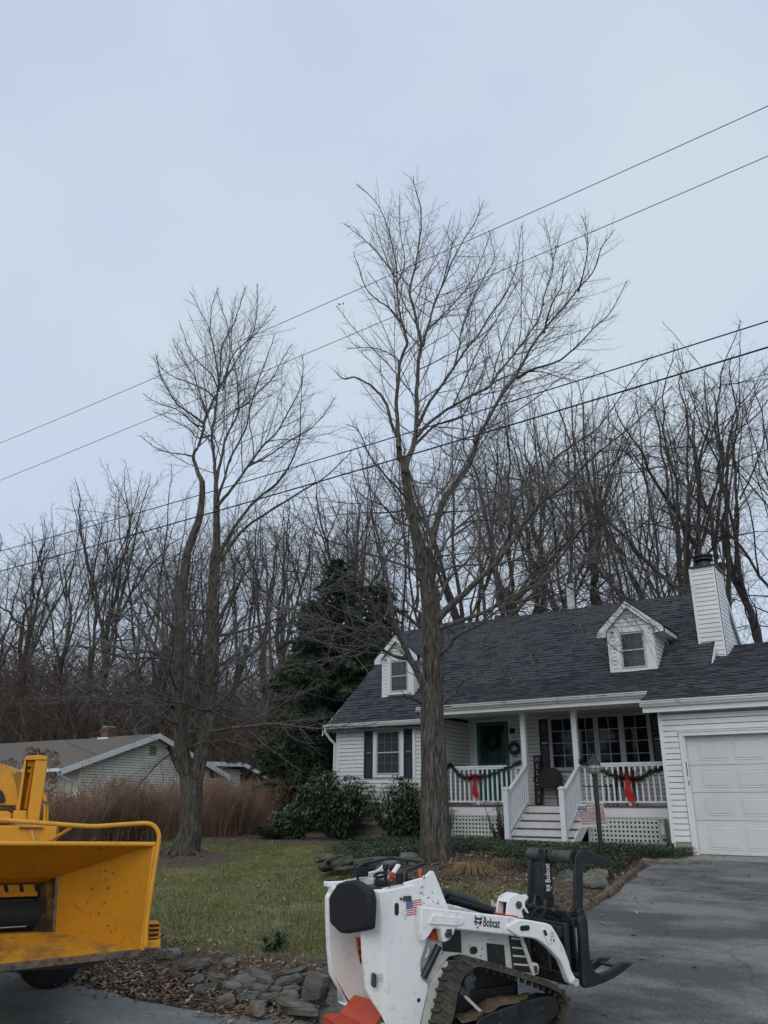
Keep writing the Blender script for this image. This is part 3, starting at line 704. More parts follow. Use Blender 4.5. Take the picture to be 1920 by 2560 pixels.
M['bark']=bark_mat('maple_bark',(.022,.019,.016),(.185,.168,.145),moss=(.075,.07,.045),vs=(10,10,1.7))
M['limb']=bark_mat('limb_bark',(.05,.044,.04),(.20,.185,.17),vs=(8,8,2))
M['twig']=mat('twig_bark',(.15,.138,.132),.9,.25,3)
M['bark_far']=bark_mat('woods_bark',(.030,.026,.024),(.105,.095,.086),vs=(4,4,.8))
M['twig_far']=mat('woods_twig',(.118,.10,.094),.95,.3,2)

def resample(P,n):
    P=np.asarray(P,float); d=np.r_[0,np.cumsum(np.linalg.norm(np.diff(P,axis=0),axis=1))]
    s=np.linspace(0,d[-1],n); return np.stack([np.interp(s,d,P[:,k]) for k in range(P.shape[1])],1)
def smooth_curve(P,n):
    """Catmull-Rom through P with n samples (any number of columns)"""
    P=np.asarray(P,float); Q=np.vstack([2*P[0]-P[1],P,2*P[-1]-P[-2]]); out=[]; m=len(P)-1
    for k in range(n):
        t=k/(n-1)*m; i=min(int(t),m-1); f=t-i; a,b,c,d=Q[i],Q[i+1],Q[i+2],Q[i+3]
        out.append(.5*((2*b)+(c-a)*f+(2*a-5*b+4*c-d)*f*f+(-a+3*b-3*c+d)*f**3))
    return np.array(out)
def tubes(Ps,Rs,sides):
    """Ps: list of (n,3) same n; Rs list of (n,) -> verts, quads"""
    P=np.array(Ps); Rr=np.array(Rs); B,n,_=P.shape
    T=np.empty_like(P); T[:,1:-1]=P[:,2:]-P[:,:-2]; T[:,0]=P[:,1]-P[:,0]; T[:,-1]=P[:,-1]-P[:,-2]
    T/=np.linalg.norm(T,axis=2,keepdims=True)+1e-9
    ref=np.tile(np.array([.31,.17,.93]),(B,1)); m=np.abs((T[:,0]*ref).sum(1))>.9; ref[m]=[1,.1,0]
    X=np.cross(T,ref[:,None,:]); X/=np.linalg.norm(X,axis=2,keepdims=True)+1e-9; Y=np.cross(T,X)
    a=np.arange(sides)*2*np.pi/sides
    V=P[:,:,None,:]+Rr[:,:,None,None]*(X[:,:,None,:]*np.cos(a)[None,None,:,None]+Y[:,:,None,:]*np.sin(a)[None,None,:,None])
    V=V.reshape(-1,3)
    b=np.arange(B)[:,None,None]*n*sides; i=np.arange(n-1)[None,:,None]*sides; k=np.arange(sides)[None,None,:]; k2=(k+1)%sides
    F=np.stack([b+i+k,b+i+k2,b+i+sides+k2,b+i+sides+k],-1).reshape(-1,4)
    return V,F
class Grower:
    def __init__(s,seed): s.r=np.random.default_rng(seed); s.lv=[[],[],[],[]]
    def child(s,p,d,L,r0,nseg,wig,trop,r1=None):
        pts=[p]; d=d/np.linalg.norm(d)
        for i in range(nseg):
            d=d+s.r.normal(0,wig,3)+np.array([0,0,trop]); d/=np.linalg.norm(d); pts.append(pts[-1]+d*(L/nseg))
        return np.array(pts), np.linspace(r0,(r1 if r1 is not None else r0*.35),nseg+1)
    def spawn(s,lv,P,Rr,cfg):
        """children along a parent"""
        sp,t0,ang,lf,lmin,lmax,nseg,wig,trop,rk,rmin=cfg
        d=np.r_[0,np.cumsum(np.linalg.norm(np.diff(P,axis=0),axis=1))]; L=d[-1]
        if L<1e-3: return
        x=t0*L+s.r.random()*sp; az=s.r.random()*6.28
        while x<L*.985:
            i=min(int(np.searchsorted(d,x))-1,len(P)-2); i=max(i,0); f=(x-d[i])/(d[i+1]-d[i]+1e-9)
            p=P[i]*(1-f)+P[i+1]*f; rr=Rr[i]*(1-f)+Rr[i+1]*f; t=P[i+1]-P[i]; t=t/np.linalg.norm(t)
            u=np.cross(t,[0.3,.2,1]); u/=np.linalg.norm(u)+1e-9; v=np.cross(t,u)
            az+=2.4+s.r.normal(0,.4); a=ang*(1+s.r.normal(0,.25))
            dd=t*math.cos(a)+(u*math.cos(az)+v*math.sin(az))*math.sin(a)
            ln=min(lmax,max(lmin,lf*(L-x*.93)))*s.r.uniform(.55,1.25)
            r0=min(rr*.62,max(rmin,ln*rk))
            Pc,Rc=s.child(p,dd,ln,r0,nseg,wig,trop)
            s.lv[lv].append((Pc,Rc)); x+=sp*s.r.uniform(.6,1.5)
    def emit(s,sides):
        out=[]
        for L,sd in zip(s.lv,sides):
            by={}
            for P,Rr in L: by.setdefault(len(P),[]).append((P,Rr))
            vs=[];fs=[];n=0
            for k,g in by.items():
                V,F=tubes([a for a,_ in g],[b for _,b in g],sd); vs.append(V); fs.append(F+n); n+=len(V)
            out.append((np.vstack(vs),np.vstack(fs)) if vs else None)
        return out
def join(a,b):
    if a is None: return b
    if b is None: return a
    return np.vstack([a[0],b[0]]),np.vstack([a[1],b[1]+len(a[0])])
def src(o,s,pts): return [(o[0]+x/s,o[1]+y/s) for x,y in pts]
def traced_tree(name,label,D0,trunks,limbs,seed,cfgs,root,flare,side=()):
    """limbs: (list of (u,v), w0 px, w1 px, depth shift at the tip)"""
    G=Grower(seed); rr=random.Random(seed)
    big=[]
    def to3(uv,ws,dd,n):
        m=len(uv); A=np.array([[u,v,w,dd*(k/(m-1))**1.2] for k,((u,v),w) in enumerate(zip(uv,ws))])
        A=smooth_curve(A,n); P=[];Rr=[]
        for k,(u,v,w,e) in enumerate(A):
            p=atD(u,v,D0+e); ax=(p-EYE).dot(Vector((-_sy*math.cos(_P),_cy*math.cos(_P),math.sin(_P)))); P.append(p[:]); Rr.append(max(w,.8)*ax/FPX/2)
        return np.array(P),np.array(Rr)
    TR=[]
    for uv,ws,dd in trunks:
        P,Rr=to3(uv,ws,dd,len(uv)*5); TR.append((P,Rr)); 
    for uv,w0,w1,dd in limbs:
        m=len(uv); ws=[(w0+(w1*.8-w0)*(k/(m-1))**.7)*(1 if k==0 else .86) for k in range(m)]
        n=m*4; P,Rr=to3(uv,ws,dd,n)
        P[1:]+=np.cumsum(G.r.normal(0,.012,(n-1,3)),axis=0)*.6
        big.append((P,Rr))
    for (ti,f0,f1,n_,l0,l1,up0,up1) in side:          # thin long side limbs
        P,Rr=TR[ti]; 
        for q in range(n_):
            f=f0+(f1-f0)*(q+G.r.random())/n_; j=int(f*(len(P)-1)); a=q*2.4+G.r.normal(0,.3); d=np.array([math.cos(a),math.sin(a),G.r.uniform(up0,up1)])
            L=G.r.uniform(l0,l1); r0=L*G.r.uniform(.0062,.0095); pts,rr_=G.child(P[j],d,L,r0,13,.11,.004,.006); big.append((pts,rr_))
    # trunk mesh with flutes
    V=[];F=[];sides=28
    for P,Rr in TR:
        v,f=tubes([P],[Rr],sides); v=v.reshape(len(P),sides,3)
        for i in range(len(P)):
            for k in range(sides):
                a=k/sides*2*math.pi; h=P[i][2]-P[0][2]
                am=.035+flare*math.exp(-max(h,0)/.35)*.35
                q=1+am*(math.sin(a*5+P[i][2]*.8)+.6*math.sin(a*9-P[i][2]*1.7)+.5*math.sin(a*13+P[i][2]*3.1))*.6
                v[i,k]=P[i]+(v[i,k]-P[i])*q
        F.append(f+sum(len(x) for x in V)); V.append(v.reshape(-1,3))
    G.lv[0]=big
    c1,c2,c3=cfgs
    for P,Rr in TR[1:] : 
        G.spawn(1,P,Rr,c1)
    for P,Rr in big: G.spawn(1,P,Rr,c1)
    # limb tips keep going
    for P,Rr in list(G.lv[1]): G.spawn(2,P,Rr,c2)
    for P,Rr in big: G.spawn(2,P,Rr,(c2[0]*1.6,.35)+c2[2:])
    for P,Rr in list(G.lv[2]): G.spawn(3,P,Rr,c3)
    for P,Rr in list(G.lv[1]): G.spawn(3,P,Rr,(c3[0]*1.3,.5)+c3[2:])
    e=G.emit((9,4,3,3))
    T=thing(name,label,'tree',root)
    off=np.array(root)
    Vt=np.vstack(V)-off; np_mesh('trunk',Vt,np.vstack(F),M['bark'],T,smooth=True)
    lb=e[0]; np_mesh('limbs',lb[0]-off,lb[1],M['limb'],T,smooth=True)
    cr=join(join(e[1],e[2]),e[3]); c=np_mesh('crown',cr[0]-off,cr[1],M['twig'],T,smooth=False); stuff(c)
    print(name,'crown tris',len(cr[1])*2,[len(x) for x in G.lv]); return T,G
P1=lambda *p: src((840,440),2.212,p)
P2=lambda *p: src((800,1100),1.8433,p)
P3=lambda *p: src((340,700),2.9625,p)
P4=lambda *p: src((200,1350),2.370,p)
# (spacing, start, angle, length factor, min, max, segments, wiggle, upward pull, radius per length, min radius)
CF=((.175,.10,.64,.50,.24,2.6,6,.085,.045,.0056,.006),(.155,.15,.66,.42,.22,.95,4,.10,.05,.0055,.0044),(.11,.15,.74,.5,.10,.34,2,.13,.05,.006,.0036))
t2_tr=[([(1097,2196),(1093,2172),(1090,2120),(1086,2000),(1084,1900),(1080,1800)]+P2((518,1150),(522,1000),(518,850),(505,720),(488,620),(462,520),(436,400),(416,300),(396,180),(384,90))+P1((352,1560),(346,1440)),
        [106,90,80,71,64,59,55,52,49,45,39,33,25,23,21,19,15,12],.2),
       (P2((520,860),(500,700),(492,560),(488,500)),[34,30,26,24],-.3)]
t2=[(P1((346,1500),(342,1420),(337,1300),(345,1150),(358,1030),(385,955),(395,920),(362,810),(346,740),(338,620),(330,500),(290,330),(230,180),(110,70)),15,2,-.8),
 (P1((380,1640),(400,1560),(430,1480),(450,1350),(450,1200),(460,1050),(480,940),(450,830),(420,720),(400,640),(430,500),(460,330),(460,190),(420,60),(410,0)),19,2,.6),
 (P1((480,940),(510,840),(540,720),(590,600),(640,480),(700,360),(760,270),(815,150)),9,2,1.4),
 (P1((452,1380),(482,1320),(510,1250),(590,1150),(650,1070),(720,970),(800,870),(860,770),(950,650),(1000,540),(1030,400),(1050,240)),12,2,-1.2),
 (P1((650,1070),(690,930),(700,860),(760,700),(830,560),(880,470),(850,310)),6,2,1.0),
 (P1((445,1440),(510,1370),(600,1310),(720,1240),(830,1180),(880,1120),(970,1000),(1060,880),(1120,780),(1150,660),(1200,520),(1190,400),(1150,240)),11,2,2.2),
 (P2((470,600),(500,540),(545,370),(570,270),(640,180),(690,100),(720,0))+P1((760,1490),(820,1400),(890,1270),(1000,1120),(1070,990),(1150,870),(1270,730),(1340,640),(1440,530),(1480,420),(1560,300)),24,2,-1.6),
 (P1((1000,1120),(1100,1070),(1220,1030),(1320,950),(1410,850),(1500,760),(1590,580)),9,2,-2.6),
 (P1((830,1180),(930,1110),(1100,1080),(1250,1120),(1330,1130)),6,2,1.0),
 (P1((345,1450),(310,1370),(265,1240),(215,1170),(180,1130),(110,1100),(50,1105),(0,1060)),12,3,-.6),
 (P1((355,1040),(310,990),(250,960),(180,950),(60,960)),5,2,-1.0),
 (P1((362,810),(310,740),(250,690),(180,620),(130,500),(95,410)),6,2,-1.3),
 (P1((330,560),(260,450),(190,370),(110,300),(50,255)),4,2,1.1),
 (P1((338,610),(380,480),(350,300),(350,110)),4,2,1.5),
 (P1((510,840),(600,760),(720,620),(790,480),(850,310)),5,2,1.8),
 (P1((1150,870),(1200,700),(1250,600),(1270,470)),6,2,-2.2),
 (P1((1340,640),(1380,520),(1400,350),(1365,220)),5,2,-2.6),
 (P1((420,1500),(560,1380),(700,1330),(760,1200),(830,1050),(840,900)),8,2,2.4),
 (P2((515,850),(600,760),(680,690),(780,590),(870,480),(940,370),(1020,280),(1130,200),(1230,100),(1320,20))+[(1590,1050),(1680,960)],24,3,-2.4),
 (P2((900,430),(1000,310),(1060,100),(1180,0))+[(1500,1050),(1580,930),(1620,880)],10,2,-3.0),
 (P2((530,870),(650,830),(760,790),(860,730),(980,670),(1090,640),(1200,570),(1330,510),(1430,430),(1520,350),(1620,260)),15,3,-2.2),
 (P2((540,1000),(600,950),(640,900),(740,850),(850,770),(960,730),(1080,690),(1180,630),(1300,600)),13,2,-2.8),
 (P2((510,760),(530,560),(570,480),(640,400),(760,375),(890,380),(1000,340),(1150,300),(1300,250)),9,2,1.8),
 (P2((640,400),(740,310),(840,250),(960,220),(1100,240),(1300,300)),6,2,2.6),
 (P2((1090,640),(1200,720),(1290,790),(1400,900),(1480,1010)),5,2,-2.6),
 (P2((740,850),(740,920),(780,990),(880,1080),(1000,1150)),4,2,-1.8),
 (P2((1180,630),(1300,700),(1430,760),(1560,870),(1610,930)),5,2,-3.0),
 (P2((960,730),(1080,800),(1200,850),(1330,950),(1400,1000)),5,2,-3.0),
 (P2((850,760),(880,870),(950,960),(1010,1050)),4,2,-2.4),
 (P2((640,900),(700,980),(760,1060),(772,1130)),4,2,-1.5),
 (P2((1330,510),(1450,560),(1600,640),(1700,740)),5,2,-2.6),
 (P2((240,940),(160,1000),(60,1010),(-40,1060)),4,2,-2.2),
 (P2((1010,280),(1150,240),(1290,210),(1420,130)),6,2,1.2),
 (P2((780,590),(900,560),(1050,560),(1200,480),(1330,420)),8,2,1.0),
 (P2((528,1217),(470,1120),(420,1020),(380,930),(350,860),(320,700),(290,560),(260,420),(230,330)),29,4,-1.4),
 (P2((410,1010),(340,990),(240,940),(150,900),(60,860),(0,840))+[(740,1530),(650,1505),(560,1490)],12,2,-2.0),
 (P2((355,880),(290,860),(220,880),(120,850),(0,825))+[(720,1520),(640,1545)],9,2,-2.6),
 (P2((330,720),(290,820),(200,690),(120,640),(20,610)),7,2,-1.8),
 (P2((500,830),(400,740),(330,660),(230,645),(100,600)),8,2,.8),
 (P2((490,700),(440,560),(360,480),(250,470),(150,400)),7,2,1.6),
 (P2((425,330),(360,380),(300,300),(200,260),(140,200)),7,2,-1.5),
 (P2((500,1215),(450,1195),(420,1178),(395,1172)),15,11,-.3),
 (P2((560,1217),(620,1165),(660,1110),(700,1080)),9,3,-.6),
 (P2((540,760),(600,640),(700,540),(800,400),(850,300),(860,150)),10,3,1.5),
 (P2((470,560),(520,300),(600,200),(640,60),(700,-60)),7,2,2.4),
]
T2,G2=traced_tree('bare_maple_tree','tall bare maple with thick single trunk in front of the porch, leaning limbs reaching right',15.3,t2_tr,t2,11,CF,(-3.1,-3.7,.85),.45,side=((0,.48,.80,11,1.8,4.0,-.1,.4),))
t1_tr=[([(462,2172),(462,2152),(464,2120)]+P4((655,1720),(658,1600),(660,1480),(650,1400)),[108,82,66,57,54,53,46],0.0),
 (P4((655,1470),(628,1380),(605,1250),(592,1100),(584,950),(582,800),(590,650),(592,500),(606,300),(632,100))+P3((370,2050),(420,1900),(470,1760),(490,1600),(490,1490)),[36,34,36,34,33,31,30,29,25,22,20,19,18,15,14],-.5),
 (P4((670,1480),(698,1360),(735,1200),(765,1050),(778,900),(786,750),(790,600),(790,450),(794,250),(802,80))+P3((596,2000),(596,1800),(595,1600)),[38,36,35,33,32,31,30,29,27,24,19,17,15],.6)]
t1=[(P3((490,1500),(440,1370),(425,1300),(460,1230),(500,1100),(520,1000),(545,960),(590,860),(630,770),(612,620),(560,400),(520,300),(400,80)),13,2,-.7),
 (P3((595,1620),(590,1450),(588,1350),(570,1200),(580,1110),(602,1000),(615,830),(622,720),(590,560),(560,380),(570,200),(610,70)),13,2,.5),
 (P3((592,1520),(620,1350),(650,1200),(700,1080),(750,960),(750,900),(740,700),(700,450),(735,110)),10,2,1.3),
 (P3((750,960),(850,900),(900,850),(1000,750),(1080,600),(1150,480)),6,2,1.8),
 (P3((592,1640),(650,1480),(700,1300),(800,1100),(850,900),(900,700),(980,500),(1010,380)),9,2,-1.6),
 (P3((598,1680),(720,1540),(830,1380),(930,1240),(1050,1130),(1150,950),(1230,800),(1250,660),(1235,560)),10,2,2.2),
 (P3((830,1380),(1000,1290),(1150,1180),(1290,1100),(1400,980),(1470,870)),6,2,1.5),
 (P3((605,2040),(760,1780),(900,1620),(1050,1500),(1150,1350),(1210,1180),(1230,950),(1240,700)),11,2,-2.2),
 (P3((620,2080),(800,1850),(1000,1720),(1200,1600),(1400,1480),(1550,1350),(1640,1250)),11,2,-1.0),
 (P3((510,1070),(380,970),(290,890),(190,700),(150,520)),7,2,-1.4),
 (P3((530,980),(480,860),(420,700),(330,560),(270,420)),6,2,1.2),
 (P3((425,1305),(330,1290),(220,1270),(130,1230),(40,1150)),5,2,-.8),
 (P3((630,780),(700,660),(800,500),(900,380),(1030,200)),6,2,1.6),
 (P3((622,720),(640,500),(740,300),(800,120),(845,50)),5,2,-1.0),
 (P3((615,830),(560,700),(450,600),(380,500),(310,300)),5,2,-1.5),
 (P3((640,760),(720,560),(860,400),(890,200),(893,20)),5,2,.9),
 (P3((600,900),(500,800),(300,720),(180,650),(150,560)),5,2,1.4),
 (P3((560,1150),(460,1180),(380,1100),(200,1010),(130,980)),5,2,1.1),
 (P3((510,1090),(420,1060),(300,960),(150,900),(40,830)),5,2,-2.0),
 (P3((640,820),(690,620),(680,400),(620,200),(590,100)),4,2,-.7),
 (P4((575,820),(470,690),(400,660),(250,680),(100,660),(0,630)),9,2,-1.5),
 (P4((570,930),(450,890),(280,900),(120,930),(0,960)),7,2,-2.2),
 (P4((560,780),(440,620),(330,500),(200,420),(120,360),(0,340)),10,2,1.5),
 (P4((745,1020),(860,930),(960,830),(1050,790),(1200,750),(1400,720)),9,2,-1.8),
 (P4((790,850),(900,700),(1000,560),(1150,500),(1300,480)),9,2,1.6),
 (P4((595,620),(480,420),(380,250),(300,120),(220,0)),9,2,-1.0),
 (P4((795,520),(900,330),(1000,180),(1150,50),(1250,-80)),9,2,-1.7),
 (P4((595,470),(520,330),(500,150),(470,-60)),6,2,1.9),
 (P4((800,400),(860,150),(900,0),(980,-150)),7,2,2.0),
 (P4((780,900),(700,800),(640,650),(660,500)),6,2,-1.9),
 (P4((615,1420),(575,1330),(545,1262),(532,1238)),17,14,-.5),
 (P4((590,1010),(560,1000),(540,985)),14,12,-.4),
 (P4((590,770),(640,720),(700,640),(760,520)),5,2,-1.8),
]
T1,G1=traced_tree('bare_maple_tree','tall bare maple with forked double trunk rising from roots in the lawn',17.9,t1_tr,t1,23,CF,(-8.95,-4.4,.72),.8,side=((1,.14,.50,11,2.2,4.4,-.12,.22),(2,.17,.62,11,2.2,4.8,-.12,.28)))
# exposed roots of the left tree
_r=random.Random(8); mb=MB()
for k in range(9):
    a=k/9*6.283+_r.uniform(-.3,.3); L=_r.uniform(.5,1.25); x,y=0.10*math.cos(a),0.10*math.sin(a); P=[];
    for j in range(7):
        t=j/6; rr_=.22+L*t; aa=a+.25*math.sin(t*4+k); X=T1.location.x-.12+math.cos(aa)*rr_; Y=T1.location.y+math.sin(aa)*rr_; P.append((X-T1.location.x,Y-T1.location.y,gz(X,Y)-T1.location.z+.07*(1-t)**2-.035-.02*t))
    mb.tube(P,[.11,.085,.065,.05,.04,.03,.015],8)
o=mb.build('roots',M['bark'],T1,smooth=True); stuff(o)
# a few dead leaves still hanging in the right tree
rg=np.random.default_rng(5); tips=[P[-1] for P,_ in G2.lv[3]]; V=[];F=[]
pick=rg.choice(len(tips),90,replace=False)
cl=[tips[i] for i in pick[:16]]
for c in cl:
    for k in range(rg.integers(1,6)):
        c2=c+rg.normal(0,.10,3); a=rg.normal(0,1,3); a/=np.linalg.norm(a); b=np.cross(a,rg.normal(0,1,3)); b/=np.linalg.norm(b); s_=rg.uniform(.02,.045)
        n=len(V); V+=[c2,c2+a*s_+b*s_*.5,c2+a*s_*2-b*.01,c2+a*s_-b*s_*.5]; F.append((n,n+1,n+2,n+3))
M['deadleaf']=mat('dead_leaf',(.05,.032,.025),.9,.3,20)
np_mesh('hanging_leaves',np.array(V)-np.array(T2.location),F,M['deadleaf'],T2)
# ================================================================ the woods behind
def forest_variant(seed,H=20.0,spread=1.0,fork=.38,dens=1.0):
    G=Grower(seed); r=G.r
    n=14; top=H*fork*r.uniform(.8,1.25); lean=r.normal(0,.06,2)
    z=np.linspace(0,top,n); P=np.stack([lean[0]*z+np.cumsum(r.normal(0,.09,n)),lean[1]*z+np.cumsum(r.normal(0,.09,n)),z],1); P[0,:2]=0
    r0=H*.0085*r.uniform(.8,1.3); Rr=np.linspace(r0*1.2,r0*.8,n); Rr[0]*=1.25; TR=(P,Rr)
    limbs=[]
    cx,cy=P[-1][0],P[-1][1]; rx=H*r.uniform(.20,.29)*spread; cz=H*r.uniform(.56,.66); rz=H-cz
    def bez(A,Bt,n,rad,rend,wob):
        dv=Bt-A; C=A+np.array([dv[0]*.45,dv[1]*.45,dv[2]*.55])+r.normal(0,.04*np.linalg.norm(dv),3); t=np.linspace(0,1,n)[:,None]
        Q=A*(1-t)**2+2*C*t*(1-t)+Bt*t*t; w=np.cumsum(r.normal(0,wob,(n,3)),axis=0); w-=t*w[-1]; return Q+w,np.linspace(rad,rend,n)
    k=int(r.integers(4,7)); 
    for i in range(k):
        a=i*6.28/k+r.normal(0,.4); el=r.uniform(.25,1.35) if i else 1.5; 
        T0=np.array([cx+rx*math.cos(a)*math.cos(el)*.9,cy+rx*math.sin(a)*math.cos(el)*.9,cz+rz*math.sin(el)*.97])
        st=P[-1-int(r.integers(0,5))] if i else P[-1]; rad=r0*r.uniform(.38,.62); Q,W_=bez(st,T0,14,rad,.012,.10); limbs.append((Q,W_))
        for q in range(int(r.integers(3,6))):
            j=int(r.integers(2,10)); v=r.normal(0,1,3); Bt=T0+v*np.array([rx*.55,rx*.55,rz*.30]); 
            dd=np.array([(Bt[0]-cx)/rx,(Bt[1]-cy)/rx,(Bt[2]-cz)/rz]); m_=np.linalg.norm(dd); 
            if m_>1: Bt=np.array([cx,cy,cz])+(Bt-np.array([cx,cy,cz]))/m_*r.uniform(.9,1.03)
            if Bt[2]<Q[j][2]-.5: Bt[2]=Q[j][2]+r.uniform(-.3,1)
            Q2,W2=bez(Q[j],Bt,8,W_[j]*r.uniform(.4,.7),.009,.09); limbs.append((Q2,W2))
    for q in range(int(r.integers(4,9))):
        j=int(r.integers(4,n)); a=r.random()*6.28; p2,r2=G.child(P[j],np.array([math.cos(a),math.sin(a),r.uniform(.1,.8)]),H*r.uniform(.12,.26),r0*.26,8,.16,.03,r0*.04); limbs.append((p2,r2))
    G.lv[0]=limbs
    for P_,R_ in limbs: G.spawn(1,P_,R_,(.44/dens,.08,.88,.45,.5,2.0,3,.18,.03,.0042,.011))
    for P_,R_ in list(G.lv[1]): G.spawn(2,P_,R_,(.27/dens,.12,.85,.50,.3,1.2,2,.20,.02,.0045,.0095))
    for P_,R_ in limbs: G.spawn(2,P_,R_,(.42/dens,.2,.85,.25,.35,1.2,2,.12,.06,.0055,.009))
    for P_,R_ in list(G.lv[2]): G.spawn(3,P_,R_,(.20/dens,.25,.85,.5,.2,.6,1,.2,.02,.005,.0085))
    e=G.emit((7,4,3,3))
    tv,tf=tubes([TR[0]],[TR[1]],10); tm=join((tv,tf),e[0]); cm=join(join(e[1],e[2]),e[3])
    def mk(nm,d,m):
        me=bpy.data.meshes.new(nm); V=d[0].astype(np.float32);F=d[1].astype(np.int32)
        me.vertices.add(len(V)); me.vertices.foreach_set('co',V.ravel()); me.loops.add(F.size); me.loops.foreach_set('vertex_index',F.ravel())
        me.polygons.add(len(F)); me.polygons.foreach_set('loop_start',np.arange(0,F.size,4,dtype=np.int32)); me.materials.append(m); me.update(calc_edges=True); me.validate(); return me
    print('variant',seed,len(cm[1])*2)
    return mk('trunk',tm,M['bark_far']),mk('crown',cm,M['twig_far'])
FV=[forest_variant(101,20,1.35),forest_variant(102,20,1.3,.42),forest_variant(113,20,1.3,.30),forest_variant(105,20,1.1,.4),forest_variant(106,20,1.2,.35),forest_variant(107,20,1.3,.5)]
def wood_tree(u,vtop,D,k,label,group,rot=None,thick=1.0):
    r=random.Random(int(u*7+vtop*3+D)); p=atD(u,2000,D); z0=gz(p.x,p.y) if True else 0
    top=atD(u,vtop,D).z; s=max(.3,(top-z0)/20.0)*1.0
    T=thing('bare_tree',label,'tree',(p.x,p.y,z0-.1),rot if rot is not None else r.random()*6.28,group); T.scale=(s*thick,s*thick,s)
    for me in FV[k%len(FV)]:
        o=bpy.data.objects.new(me.name.split('.')[0],me); COL.objects.link(o); o.parent=T
        if me.name.startswith('crown'): o['kind']='stuff'
    return T
ORD='outermost,second,third,fourth,fifth,sixth,seventh,eighth,ninth,tenth,eleventh,twelfth,thirteenth,fourteenth,fifteenth,sixteenth,seventeenth,eighteenth,nineteenth,twentieth,twenty-first,twenty-second,twenty-third,twenty-fourth,twenty-fifth,twenty-sixth,twenty-seventh,twenty-eighth,twenty-ninth,thirtieth'.split(',')
WL='bare tree in the front row of the woods behind the houses'; WG='bare trees at the edge of the woods'
for i,(u,v,D) in enumerate([(-60,1320,47),(30,1300,50),(110,1270,46),(180,1225,50),(262,1180,45),(340,1160,47),(400,1190,52),(452,1250,46),(548,1230,50),(640,1270,43),(700,1260,50),(770,1230,46),(842,1190,50),(915,1120,46),(985,1120,50),
    (1060,1150,44),(1130,1090,50),(1200,1010,43),(1262,975,47),(1335,1010,51),(1402,985,44),(1468,975,47),(1540,1000,50),(1612,1000,45),(1706,965,40),(1768,985,48),(1838,960,41),(1905,920,45),(1990,900,47),(2080,930,43)]):
    v+=random.Random(i*3+1).uniform(-55,60)*(1 if 0<i<28 else 0)
    wood_tree(u,v,D,i*5+i//3,ORD[i]+' bare tree from the left in the front row of the woods',WG)
WL2='bare tree further back in the woods, seen between nearer trunks'; WG2='bare trees deeper in the woods'
for i in range(15):
    u=-120+i*110 if i<9 else 900+(i-9)*200+random.Random(i).uniform(-25,25); D=58+ (i*37%17); v=1330 if u<500 else (1290 if u<1000 else 1170)
    wood_tree(u,v+random.Random(i+50).uniform(-60,60),D,i*7+2,WL2,WG2)
# thin saplings and understorey: one mass of stems
def brush(name,n,region,hr,seed,m,twigs=7,rad=.012,lean=.18,lr=(.25,.7),stem_n=5,upr=(.2,1.4)):
    r=np.random.default_rng(seed); A=[];B=[];A2=[];B2=[]
    for i in range(n):
        x,y,h=region(r); z=gz(x,y); H_=r.uniform(*hr)*h
        d=np.array([r.normal(0,lean),r.normal(0,lean),1.0]); p=np.array([x,y,z-.05]); P=[p]
        for k in range(stem_n): d=d+r.normal(0,.10,3); d/=np.linalg.norm(d); P.append(P[-1]+d*H_/stem_n)
        P=np.array(P); R0=rad*r.uniform(.6,1.3)*(H_/2)**.5; A.append(P); B.append(np.linspace(R0,R0*.3,stem_n+1))
        for q in range(twigs):
            k=int(r.integers(1,stem_n)); f=r.random(); p=P[k]*(1-f)+P[k+1]*f; a=r.random()*6.28; up=r.uniform(*upr); dd=np.array([math.cos(a),math.sin(a),up]); dd/=np.linalg.norm(dd); L=r.uniform(*lr)*(H_/2)**.5
            A2.append(np.array([p,p+dd*L])); B2.append(np.array([R0*.45,R0*.2]))
    a=tubes(A,B,3); b=tubes(A2,B2,3); return join(a,b)
def reg_far(r):
    u=r.uniform(-150,1150) if r.random()<.85 else r.uniform(1150,2000); D=r.uniform(44,85); p=atD(u,2000,D); return p.x,p.y,1
M['brush']=mat('brush_twig',(.115,.09,.075),.95,.35,1.5)
b=brush('b',2600,reg_far,(3.5,10.0),5,M['brush'],twigs=16,rad=.017,lr=(.6,1.8))
o=np_mesh('understorey_brush',b[0],b[1],M['brush']); stuff(o); tag(o,'dense brown understorey brush filling the woods behind the neighbouring house','brush')
